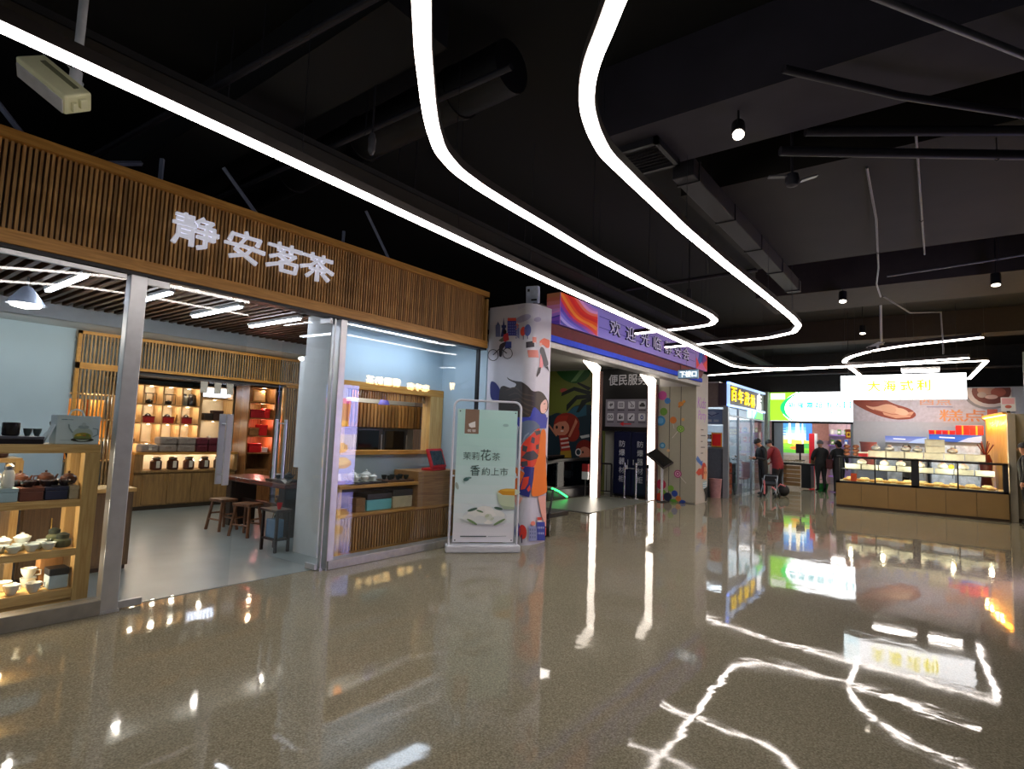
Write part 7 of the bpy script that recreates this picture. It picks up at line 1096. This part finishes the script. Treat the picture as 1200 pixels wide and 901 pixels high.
b.box(A0, AD-.05, .62, A0+.05, AD, 1.3).box(A1-.05, AD-.05, .62, A1, AD, 1.3); b.out('case_frame', blk, t)
B().box(A0+.02, AY+.015, .67, A1-.02, AY+.022, 1.27).out('front_glass', glassmat('far_glass', (.88, .92, .94), 1.22), t); B().box(A0+.05, AY+.06, .66, A1-.05, AD-.05, .68).out('case_deck', mat('deck_cream', 'c8b890', .5), t); B().box(A0+.08, AY+.3, .97, A1-.25, AD-.06, .985).out('case_shelf', mat('smoked_shelf', '30302c', .3), t); B().box(A0+.02, AY+.3, 1.315, A1-.02, AD, 1.325).out('top_glass', glass, t)
for k in range(5): plamp((-2.0+k*.7, AY+.16, 1.2), 9, (1, .82, .5), .04, 'case_lamp', t)
bread = mat('golden_bread', 'd8aa5c', .6, noise=.25, scale=25); paleb = mat('pale_bread', 'e0c890', .6, noise=.15, scale=25); brownb = mat('brown_bread', '6a3c28', .6, noise=.25, scale=20); cartonw = mat('white_carton', 'b8b8ac', .6, noise=.08); bagw = mat('clear_bag', 'c4c4bc', .3, noise=.2, scale=18)
def loaf(name, lab, m, L=.2, W=.1, H=.07):
    t = thing(name, lab, 'bread'); B().lathe([(.02, -L/2), (.6*W/2, -L/2+.01), (W/2, -L/4), (W/2*1.02, L/4), (.6*W/2, L/2-.01), (.02, L/2)], n=16, M=Matrix.Translation((0, 0, H/2)) @ Matrix.Scale(H/W, 4, (0, 0, 1)) @ Matrix.Rotation(PI/2, 4, 'Y')).out('crust', m, t, smooth=True)
    b = B(); [b.cbox((-L*.25+k*L*.25, 0, H*.97), (.012, W*.5, .01), rz=.5) for k in range(3)]; b.out('score_mark', mat('score', 'e8d4a4', .7), t); return t
lf = loaf('loaf', 'x', bread); sp = []; lb = []
for k in range(11): sp.append((-2.05+k*.29, 17.36, .681)); lb.append('golden loaf in the front row of the glass case, %s from the left' % ORD[k])
copies(lf, sp, lb, lambda k: .2*math.sin(k*2))
lp = loaf('loaf', 'x', paleb, .22, .13, .1); sp = []; lb = []
for k in range(10): sp.append((-2.0+k*.31, 17.6, .683)); lb.append('pale loaf in the second row of the glass case, %s from the left' % ORD[k])
copies(lp, sp, lb, lambda k: .3*math.cos(k*1.7))
ct = thing('carton', 'x', 'box'); B().box(-.18, -.14, 0, .18, .14, .13).out('body', cartonw, ct, .006); B().box(-.18, -.141, .1, .18, -.1402, .104).out('lid_line', mat('carton_line', '7c7c74', .6), ct)
copies(ct, [(-1.95+k*.385, 17.68, .986) for k in range(8)], ['white pastry carton on the middle shelf of the case, %s from the left' % ORD[k] for k in range(8)])
ct2 = thing('carton', 'x', 'box'); B().box(-.19, -.15, 0, .19, .15, .15).out('body', cartonw, ct2, .006); B().box(-.195, -.155, .151, .195, .155, .165).out('lid', mat('carton_lid', 'a4a498', .6), ct2)
copies(ct2, [(-1.42+k*.4, 17.85, 1.326) for k in range(6)], ['white pastry carton standing on top of the glass case, %s from the left' % ORD[k] for k in range(6)])
copies(ct2 if False else copy_thing(ct2, (-.2, 17.85, 1.495), 0, 'x'), [(-.2, 17.85, 1.495), (-.2, 17.85, 1.664)], ['white pastry carton stacked second high on the glass case', 'white pastry carton stacked third high on the glass case'], .1)
bag = thing('bread_bag', 'x', 'bag'); B().lathe([(.03, 0), (.1, .02), (.11, .07), (.08, .11), (.03, .13), (.05, .16)], n=14).out('bag', bagw, bag, smooth=True); B().tube([(.032*math.cos(a), .032*math.sin(a), .132) for a in [i*.63 for i in range(10)]], .006, 5, closed=True).out('tie', brightred, bag)
copies(bag, [(-1.45, 17.85, 1.492), (-1.15, 17.85, 1.492), (-.8, 17.85, 1.492), (-.55, 17.85, 1.492), (.15, 17.85, 1.492), (-1.75, 17.66, 1.117), (-1.25, 17.66, 1.117), (-.9, 17.64, 1.117), (-.5, 17.62, 1.117), (-.05, 17.62, 1.117), (.35, 17.62, 1.117)],
       ['clear bread bag on the cartons atop the case, %s' % w2 for w2 in ('far left', 'second', 'third', 'fourth', 'right of the carton stack')]+['clear bread bag on the middle shelf cartons, %s from the left' % ORD[k] for k in range(6)], lambda k: k*.9)
bl2 = loaf('loaf', 'x', brownb, .2, .15, .1)
copies(bl2, [(-2.1+.21*(k % 2), 17.75, 1.326+.1*(k//2)) for k in range(6)], ['brown loaf in the pile at the left end of the case, %s layer, %s' % (('bottom', 'middle', 'top')[k//2], ('left', 'right')[k % 2]) for k in range(6)], PI/2)
rd = carton('cake_box', 'red and white cake box beside the brown loaves', 'box', (.2, .2, .12), redbox, glz, .3, (-1.7, 17.52, 1.326)); t = carton('bread_packet', 'orange red packet in the front of the glass case', 'packet', (.13, .045, .2), mat('orange_packet', 'e0501c', .5, emit=.1), None, .2, (-1.9, 17.275, .681)); t['category'] = 'packet'; B().box(-.05, -.024, .05, .05, -.0232, .13).out('label_print', mat('yellow_print', 'f0b030', .5), t)
t = thing('lemon', 'yellow round cake on the middle shelf cartons', 'cake', (-.12, 17.5, 1.117)); B().ball((.12, 17.62, 1.17), .06, 14).out('cake', mat('lemon_yellow', 'e8c020', .5), t, smooth=True); B().cyl((.12, 17.62, 1.1165), .07, .005, 16).out('paper_base', glz, t); t.location = t.location
t = thing('plastic_tub', 'pink plastic tub behind the brown loaves', 'tub', (-1.75, 19.3, 1.0)); B().lathe([(.15, 0), (.2, .7), (.19, .7), (.14, .02)], (-1.75, 19.3, 1.0), 20).out('tub', mat('pink_tub', 'b06868', .5), t, smooth=True); B().lathe([(.2, .68), (.215, .69), (.215, .72), (.19, .72)], (-1.75, 19.3, 1.0), 20).out('rim', mat('pink_tub', 'b06868'), t)
t = thing('work_table', 'steel work table behind the bakery counter', 'table', (-1.2, 19.3, 0)); B().box(-2.1, 19.05, .95, -.9, 19.55, 1.0).out('tabletop', chrome, t)
for x in (-2.07, -.95):
    for y in (19.08, 19.48): B().box(x, y, 0, x+.04, y+.04, .95).out('leg', chrome, t)
def fridge(lab, x0, x1, y, top, zb, banner, lit):
    t = thing('display_fridge', lab, 'fridge', ((x0+x1)/2, y, 0)); B().box(x0, y, 0, x1, 20.4, zb).out('cabinet', alu, t, .01); B().box(x0, y-.06, zb, x1, 20.3, top).out('header', mat('header_grey', '8c94a0', .5), t)
    c = Cv(); W3 = x1-x0; H3 = top-zb; ramp_rects(c, 0, W3, 0, H3, banner); c.poly([(W3*.55, 0), (W3*.75, H3*.6), (W3, H3*.9), (W3, 0)], '9ab4e0').line([(W3*.2, H3*.6), (W3*.5, H3*.55)], H3*.16, 'd8e4f8'); c.out('header_print', printmat('print_dim', .35), t, (x0, y-.06, zb))
    for a, e in ((x0+.04, (x0+x1)/2-.02), ((x0+x1)/2+.02, x1-.04)):
        d = B().box(a, y-.03, .2, e, y-.001, zb-.1).out('door', mat('fridge_lit%g' % lit, 'aab8c4', .3, emit=lit, noise=.5, scale=7), t); B().rod((e-.05, y-.05, .8), (e-.05, y-.05, 1.3), .012).out('handle', alu, d)
    return t
fridge('wide drinks fridge with a bright blue header and red boxes on top', -.34, .8, 19.9, 2.0, 1.8, ['2c58b8', '2c60c8', '2a5cc4', '2450a8'], .4); fridge('drinks fridge with a faded blue header, left of the bright blue one', -1.38, -.4, 19.95, 1.92, 1.73, ['8c98b8', '7888c0', '6478c0', '5a70b8'], .1)
rb = thing('gift_box', 'x', 'box'); B().box(-.15, -.12, 0, .15, .12, .17).out('body', brightred, rb, .006); B().box(-.155, -.125, .12, .155, .125, .19).out('lid', mat('crimson_lid', 'd0202c', .5), rb, .004); B().box(-.02, -.127, 0, .02, -.1255, .19).out('ribbon', mat('gold_border', 'd8a030'), rb)
copies(rb, [(-.2, 19.97, 2.001), (.1, 19.97, 2.001), (.4, 19.97, 2.001), (.7, 19.97, 2.001)], ['red gift box on the bright blue fridge, far left', 'red gift box on the bright blue fridge, second from the left', 'red gift box on the bright blue fridge, second from the right', 'red gift box on the bright blue fridge, far right'])
rb2 = [o for o in bpy.data.objects if o.name.startswith('gift_box') and 'bright blue fridge' in o.get('label', '')]
for o in rb2: o.scale = (.95, 1, .6) if o.location.x < .3 else (.95, 1, 1.35)
honey = wood('honey_boards', 'c88a30', 'f0b858', 'Z', .5, 4, .12)
t = thing('wood_partition', 'honey coloured board partition lit by a warm strip at the right end of the bakery', 'partition', (1.24, 19, 0)); 
PA = Vector((1.17, 17.62, 0)); PB = Vector((.88, 19.78, 0)); PD = (PB-PA).normalized(); PN = Vector((-PD.y, PD.x, 0)); pl2 = lambda s, n, z: PA+PD*s+PN*n+Vector((0, 0, z))
for k in range(7): B().prism([(0, 0), (.3, 0), (.3, 2.5), (0, 2.5)], pl2(.003+k*.31, 0, 0), PD, (0, 0, 1), -PN*.03).out('board', honey, t, .004)
B().prism([(0, 0), (2.17, 0), (2.17, 2.5), (0, 2.5)], pl2(0, -.031, 0), PD, (0, 0, 1), -PN*.05).out('frame', honey, t); B().prism([(0, 2.46), (2.17, 2.46), (2.17, 2.52), (0, 2.52)], pl2(0, .07, 0), PD, (0, 0, 1), -PN*.07).out('light_cover', honey, t); B().prism([(.05, 2.44), (2.12, 2.44), (2.12, 2.459), (.05, 2.459)], pl2(0, .05, 0), PD, (0, 0, 1), -PN*.045).out('light_strip', mat('warm_strip', 'ffb84a', .5, noise=0, emit=26, ecol='ffa830'), t)
for k in range(4): plamp(pl2(.3+k*.5, .14, 2.3), 5, (1, .58, .16), .03, 'strip_lamp', t)
t = thing('beige_partition', 'tall pale beige end panel beside the bakery counter', 'partition', (2, 17.7, 0)); B().box(1.3, 17.5, 0, 3.6, 17.58, 2.47).out('panel', mat('beige_panel', 'a8a08c', .6, noise=.05, scale=3), t, .004); B().box(1.16, 17.3, 0, 1.3, 17.58, 2.47).out('edge_board', mat('beige_panel', 'a8a08c'), t, .004); B().box(1.3, 17.49, 0, 3.6, 17.5, .08).out('skirting', mat('plinth_brown', '40301e'), t)
t = thing('wall_shelf_goods', 'dark ornament vase in front of the honey coloured partition', 'vase', (.82, 18.75, 0)); B().lathe([(.12, 0), (.16, .3), (.1, .9), (.14, 1.3), (.08, 1.5)], (.82, 18.75, 0), 18).out('vase', mat('maroon_vase', '5a1c14', .4), t, smooth=True); b = B(); [b.rod((.82, 18.75, 1.45), (.82+.16*math.cos(k), 18.75+.16*math.sin(k), 1.75+.04*(k % 3)), .012, 5) for k in range(7)]; b.out('dried_stems', mat('maroon_stem', '6a2018', .6), t)
t = thing('small_sign', 'white and pink little sign hanging at the corner of the wood partition', 'sign', (1.2, 17.8, 2.55)); B().box(1.08, 17.6, 2.54, 1.34, 17.63, 2.86).out('board', wpl, t); c = Cv(); c.rect(.02, .16, .24, .3, 'd8a0a8').ell(.13, .1, .06, .04, 'b05c54'); c.out('printed_face', printmat('print'), t, (1.08, 17.6, 2.54)); B().box(1.18, 17.6, 2.5, 1.24, 17.64, 2.54).out('bracket', blk, t)
fill_panel('added hanging fill lamp over the bakery work area, left', -1.2, 19.2, 3.38, 1.0, .5, 13, 4.75); fill_panel('added hanging fill lamp over the bakery work area, right', -.1, 19.2, 3.38, .7, .5, 13, 4.75)  # fill lamps added behind the sign to light the bakery
# ------------------------------------------------------------------ kiosk across the corridor (seen mirrored in the shop glass)
struct(B().box(3.05, 9.6, 0, 3.2, 16.5, 4.2).out('wall_opposite', dkw))
t = thing('kiosk_sign', 'warm lit drinks kiosk sign across the corridor, mirrored in the shop window', 'sign', (3.0, 12.6, 2.9)); B().box(3.0, 10.9, 2.8, 3.05, 15.4, 3.5).out('backing', blk, t)
warm = mat('warm_letter', 'ffd890', .4, noise=0, emit=20)
for k, ch in enumerate('咖啡和'): letter(ch, 'character', warm, t, (3.0, 13.55-k*.34+.1, 3.02), (0, -1, 0), (0, 0, 1), .24, .28, .03, .02)
for k, ch in enumerate('雪糕奶茶'): letter(ch, 'character', warm, t, (3.0, 12.35-k*.36, 3.08), (0, -1, 0), (0, 0, 1), .26, .3, .03, .02)
letter('鲜', 'character', warm, t, (3.0, 15.0, 3.2), (0, -1, 0), (0, 0, 1), .26, .3, .03, .02)
t = thing('menu_lightbox', 'tall violet lit drinks menu box across the corridor, mirrored in the shop window', 'sign', (1.5, 9.2, 0)); B().box(1.32, 8.72, 0, 1.5, 9.62, 2.75).out('case', alu, t, .01)
c = Cv(); ramp_rects(c, 0, .86, 0, 2.6, ['8c84c8', 'a49cd8', 'c8bce0', 'd8c8dc', 'b0a8e8', '98a4f0', '90a8f4', '88a0f0']); c.ell(.42, .55, .3, .14, 'c88c50').ell(.4, .6, .22, .1, 'e0b070').ell(.5, .95, .25, .14, 'd8a878').poly([(.28, 1.5), (.52, 1.5), (.56, 2.2), (.24, 2.2)], 'a86850').rect(.25, 2.1, .55, 2.24, 'c850a0').rect(.3, 1.52, .5, 1.66, 'd8a048').rect(.05, .1, .8, .3, 'b8a8d8'); c.out('lit_face', printmat('print_menu', 9), t, (1.32, 9.6, .1), (0, -1, 0), (0, 0, 1))
# ------------------------------------------------------------------ people
skin_m = mat('skin', 'c08a70', .55, noise=.04)
def person(lab, loc, rz, top, bot, hair, lean=0, turn=0, nod=0, arms=None, legs=None, hairlen=0, hat=None, s=1.0, bulk=1.0):
    """one continuous skinned body facing local +Y; arms/legs: (elbow, hand) and (knee, foot) for right (-x... +x) sides"""
    t = thing('person', lab, 'person'); Rl = Matrix.Rotation(-lean, 3, 'X'); pv = Vector((0, 0, .93))
    def up(x, y, z): return pv+Rl @ (Vector((x, y, z))-pv)
    V = []; E = []; RD = []; SEG = []
    def v(p, r): V.append(Vector(p)); RD.append(r); return len(V)-1
    def e(a, b, m): E.append((a, b)); SEG.append((a, b, m))
    pel = v((0, 0, .93), .135*bulk); wst = v(up(0, 0, 1.1), .125*bulk); ch = v(up(0, .01, 1.3), .15*bulk); nk0 = v(up(0, 0, 1.43), .075); nk = v(up(0, .015, 1.5), .05)
    e(pel, wst, 0); e(wst, ch, 0); e(ch, nk0, 0); e(nk0, nk, 2)
    hd = up(0, .03, 1.62); Rh = Rl @ Matrix.Rotation(turn, 3, 'Z') @ Matrix.Rotation(-nod, 3, 'X')
    jaw = v(V[nk]+Rh @ Vector((0, .035, .07)), .062); sk = v(V[nk]+Rh @ Vector((0, .015, .15)), .088); sk2 = v(V[nk]+Rh @ Vector((0, .01, .19)), .075); e(nk, jaw, 2); e(jaw, sk, 2); e(sk, sk2, 2)
    arms = arms or (((-.24, -.02, 1.12), (-.25, .08, .88)), ((.24, -.02, 1.12), (.25, .08, .88)))
    legs = legs or (((-.1, .02, .5), (-.11, -.03, .08)), ((.1, .02, .5), (.11, -.03, .08)))
    hands = []
    for sx, (el, ha) in zip((-1, 1), arms):
        sh = v(up(sx*.17, 0, 1.38), .068*bulk); el = v(el, .05*bulk); wr = v(ha, .03); e(nk0, sh, 0); e(sh, el, 0); e(el, wr, 0); hands.append((V[el], V[wr], sx))
    for sx, (kn, ft) in zip((-1, 1), legs):
        hp = v((sx*.09, 0, .88), .105*bulk); kn = v(kn, .065); an = v(ft, .045); toe = v(Vector(ft)+Vector((sx*.02, .15, -.045)), .035); e(pel, hp, 1); e(hp, kn, 1); e(kn, an, 1); e(an, toe, 3)
    me = bpy.data.meshes.new('body'); me.from_pydata([tuple(p) for p in V], E, []); o = bpy.data.objects.new('body', me); COL.objects.link(o)
    o.modifiers.new('skin', 'SKIN'); sv = me.skin_vertices[0].data
    for i, r in enumerate(RD): sv[i].radius = (r, r)
    sv[0].use_root = True; sd = o.modifiers.new('sub', 'SUBSURF'); sd.levels = 2; sd.render_levels = 2
    bpy.context.view_layer.update(); ev = bpy.data.meshes.new_from_object(o.evaluated_get(bpy.context.evaluated_depsgraph_get()))
    bpy.data.objects.remove(o); bd = B(); bd.v = [tuple(p.co) for p in ev.vertices]; bd.f = [tuple(f.vertices) for f in ev.polygons]
    for f in ev.polygons:
        c = f.center; best = (9, 0)
        for a, b2, m in SEG:
            d = V[b2]-V[a]; k = max(0, min(1, (c-V[a]).dot(d)/max(1e-9, d.length_squared))); q = (c-(V[a]+d*k)).length-.6*(RD[a]*(1-k)+RD[b2]*k)
            if q < best[0]: best = (q, m)
        bd.m.append(0 if best[1] == 1 and c.z > .8 and abs(c.x) < .3 else best[1])
    bpy.data.meshes.remove(ev)
    for el, wr, sx in hands:   # palm, four fingers and a thumb
        d = (wr-el).normalized(); side = d.cross(Vector((0, 0, 1))); side = side.normalized() if side.length > .1 else Vector((1, 0, 0)); n = side.cross(d)
        bd.tube([wr, wr+d*.03, wr+d*.085], [.026, .036, .034], 8, 2)
        for k in range(4): b0 = wr+d*.08+side*(-.027+k*.018); L = (.06, .072, .076, .058)[k]; bd.tube([b0, b0+d*L*.5, b0+d*L*.85-n*.02], [.0085, .008, .006], 6, 2)
        bd.tube([wr+d*.03-side*.03, wr+d*.06-side*.055, wr+d*.09-side*.058-n*.01], [.011, .01, .007], 6, 2)
    H = V[sk]; M4 = Matrix.Translation(H) @ Rh.to_4x4()
    bd.lathe([(.002, -.03), (.014, -.025), (.01, 0), (.004, .012)], n=8, m=2, M=M4 @ Matrix.Translation((0, .092, -.02)))
    for sx in (-1, 1): bd.ball(M4 @ Vector((sx*.086, -.005, -.02)), .024, 8, 2, .45, 1, 1.3)
    bd.out('body', [top, bot, skin_m, mat('dark_shoe', '1a1a1c', .5)], t, smooth=True)
    for sx in (-1, 1): B().ball(M4 @ Vector((sx*.033, .083, .005)), .011, 8).out('eye', mat('eye_dark', '1a1412', .3), t)
    B().cbox(M4 @ Vector((0, .088, -.068)), (.045, .012, .009), rz=turn).out('mouth', mat('lip', '8a4a40', .5), t)
    hb = B(); k = 7; prof = [(.102*math.sin(PI*max(.03, j/k)*.56), .115*math.cos(PI*j/k*.56)) for j in range(k+1)]; hb.lathe(prof, n=18, M=M4 @ Matrix.Translation((0, -.014, .0)) @ Matrix.Rotation(.3, 4, 'X'), sy=1.12)
    if hairlen: hb.tube([M4 @ Vector((0, -.075, .02)), M4 @ Vector((0, -.1, -.08)), M4 @ Vector((0, -.1, -.08-hairlen))], [.07, .08, .05], 10)
    hb.out('hair' if not hat else 'hat', hair, t, smooth=True)
    return t
blackc = mat('black_coat', '16161a', .7); darkp = mat('dark_trousers', '18181c', .7); redj = mat('dark_red_jacket', '7c1420', .7, noise=.15); hairb = mat('black_hair', '121012', .6)
p = person('person in a dark red jacket leaning forward beside the corner shop', None, 0, redj, darkp, hairb, lean=.35, nod=.3, arms=(((-.26, .2, 1.12), (-.22, .42, .98)), ((.26, .18, 1.1), (.2, .4, .95))), bulk=1.35)
place(p, (-4.12, 19.15, 0), 1.25)
p = person('person in black with a dark cap looking down at a phone beside the red jacket', None, 0, blackc, darkp, hairb, lean=.15, nod=.55, arms=(((-.24, .08, 1.08), (-.1, .32, 1.12)), ((.24, .08, 1.08), (.1, .32, 1.1))), hat=True, s=1, bulk=1.0)
place(p, (-4.4, 18.5, 0), 2.4)
t = thing('phone', 'pale phone held by the person in the dark cap', 'phone'); B().cbox((0, 0, 0), (.08, .012, .15), rx=-.9).out('body', wpl, t, .004); B().cbox((0, -.0075, -.004), (.066, .002, .13), rx=-.9).out('screen', mat('tablet_screen', '26343c'), t); place(t, (-4.4+.42*math.cos(2.4+PI/2), 18.5+.42*math.sin(2.4+PI/2), 1.14), 2.4)
t = thing('stroller', 'black folding stroller with pink straps at the feet of the leaning pair', 'stroller', (-4.10, 18.00, 0)); pinkb = mat('pink_strap', 'd87880', .5)
for x in (-.2, .2):
    for y in (-.22, .22): B().rod((-4.10+x-.02, 18.00+y, .075), (-4.10+x+.02, 18.00+y, .075), .075, 14).out('wheel', rub, t)
b = B(); 
for x in (-.2, .2): b.rod((-4.10+x, 17.78, .08), (-4.10+x*.9, 18.15, .62), .014).rod((-4.10+x, 18.22, .08), (-4.10+x*.9, 17.87, .55), .014)
b.rod((-4.28, 18.15, .62), (-3.92, 18.15, .62), .014); b.out('frame', alu, t); B().cbox((-4.10, 18.03, .4), (.34, .34, .06), rx=.2).cbox((-4.10, 18.17, .52), (.34, .06, .3)).out('seat', blackc, t, .015); b = B(); b.tube([(-4.22, 17.82, .5), (-4.20, 17.81, .3), (-4.21, 17.82, .1)], .022, 8).tube([(-4.00, 17.82, .32), (-3.90, 17.82, .24)], .022, 8); b.out('strap', pinkb, t)
t = thing('bag', 'round black bag on the floor right of the stroller', 'bag', (-3.95, 18.9, 0)); B().ball((-3.93, 18.9, .17), .18, 16, sz=.95).out('bag', blackc, t, smooth=True); B().tube([(-4.08, 18.82, .24), (-3.98, 18.75, .36), (-3.84, 18.78, .3)], .018, 8).out('strap', pinkb, t)
p = person('person in a black coat with a grey hood standing at the goods table', None, 0, blackc, darkp, mat('grey_hood', '6a6c74', .8), nod=.35, arms=(((-.25, .1, 1.1), (-.12, .32, 1.05)), ((.25, .1, 1.1), (.15, .3, 1.0))), hat=True, bulk=1.35); place(p, (-3.38, 22.0, 0), .5)
p = person('person in a black coat and light scarf standing right beside the grey hood', None, 0, blackc, darkp, hairb, turn=.5, nod=.2, bulk=1.3, hairlen=.06); place(p, (-2.85, 22.0, 0), .2)
t = thing('shopping_bag', 'dark red bag hanging on the arm of the person in the grey hood', 'bag', (-3.1, 21.9, .7)); B().cbox((-3.1, 21.82, .95), (.2, .1, .32)).out('bag', mat('dark_red_bag', '4c1018', .6), t, .03); B().tube([(-3.16, 21.82, 1.1), (-3.14, 21.84, 1.25), (-3.06, 21.84, 1.25), (-3.04, 21.82, 1.1)], .01, 6).out('handle', mat('dark_red_bag', '4c1018'), t)
p = person('person in a black jacket at the right edge before the beige panel', None, 0, blackc, darkp, hairb, turn=.0, nod=.1, arms=(((-.25, .0, 1.12), (-.26, .06, .9)), ((.25, .0, 1.12), (.26, .06, .9))), bulk=1.2); place(p, (1.44, 17.0, 0), 1.45); p.scale = (1.03,)*3
p = person('person in grey work clothes bending behind the bakery counter', None, 0, mat('grey_work_coat', '8a8c90', .7), darkp, hairb, lean=.3, nod=.4, arms=(((-.25, .15, 1.1), (-.15, .38, 1.02)), ((.25, .15, 1.1), (.15, .38, 1.02)))); place(p, (-.75, 18.62, 0), PI*.94)
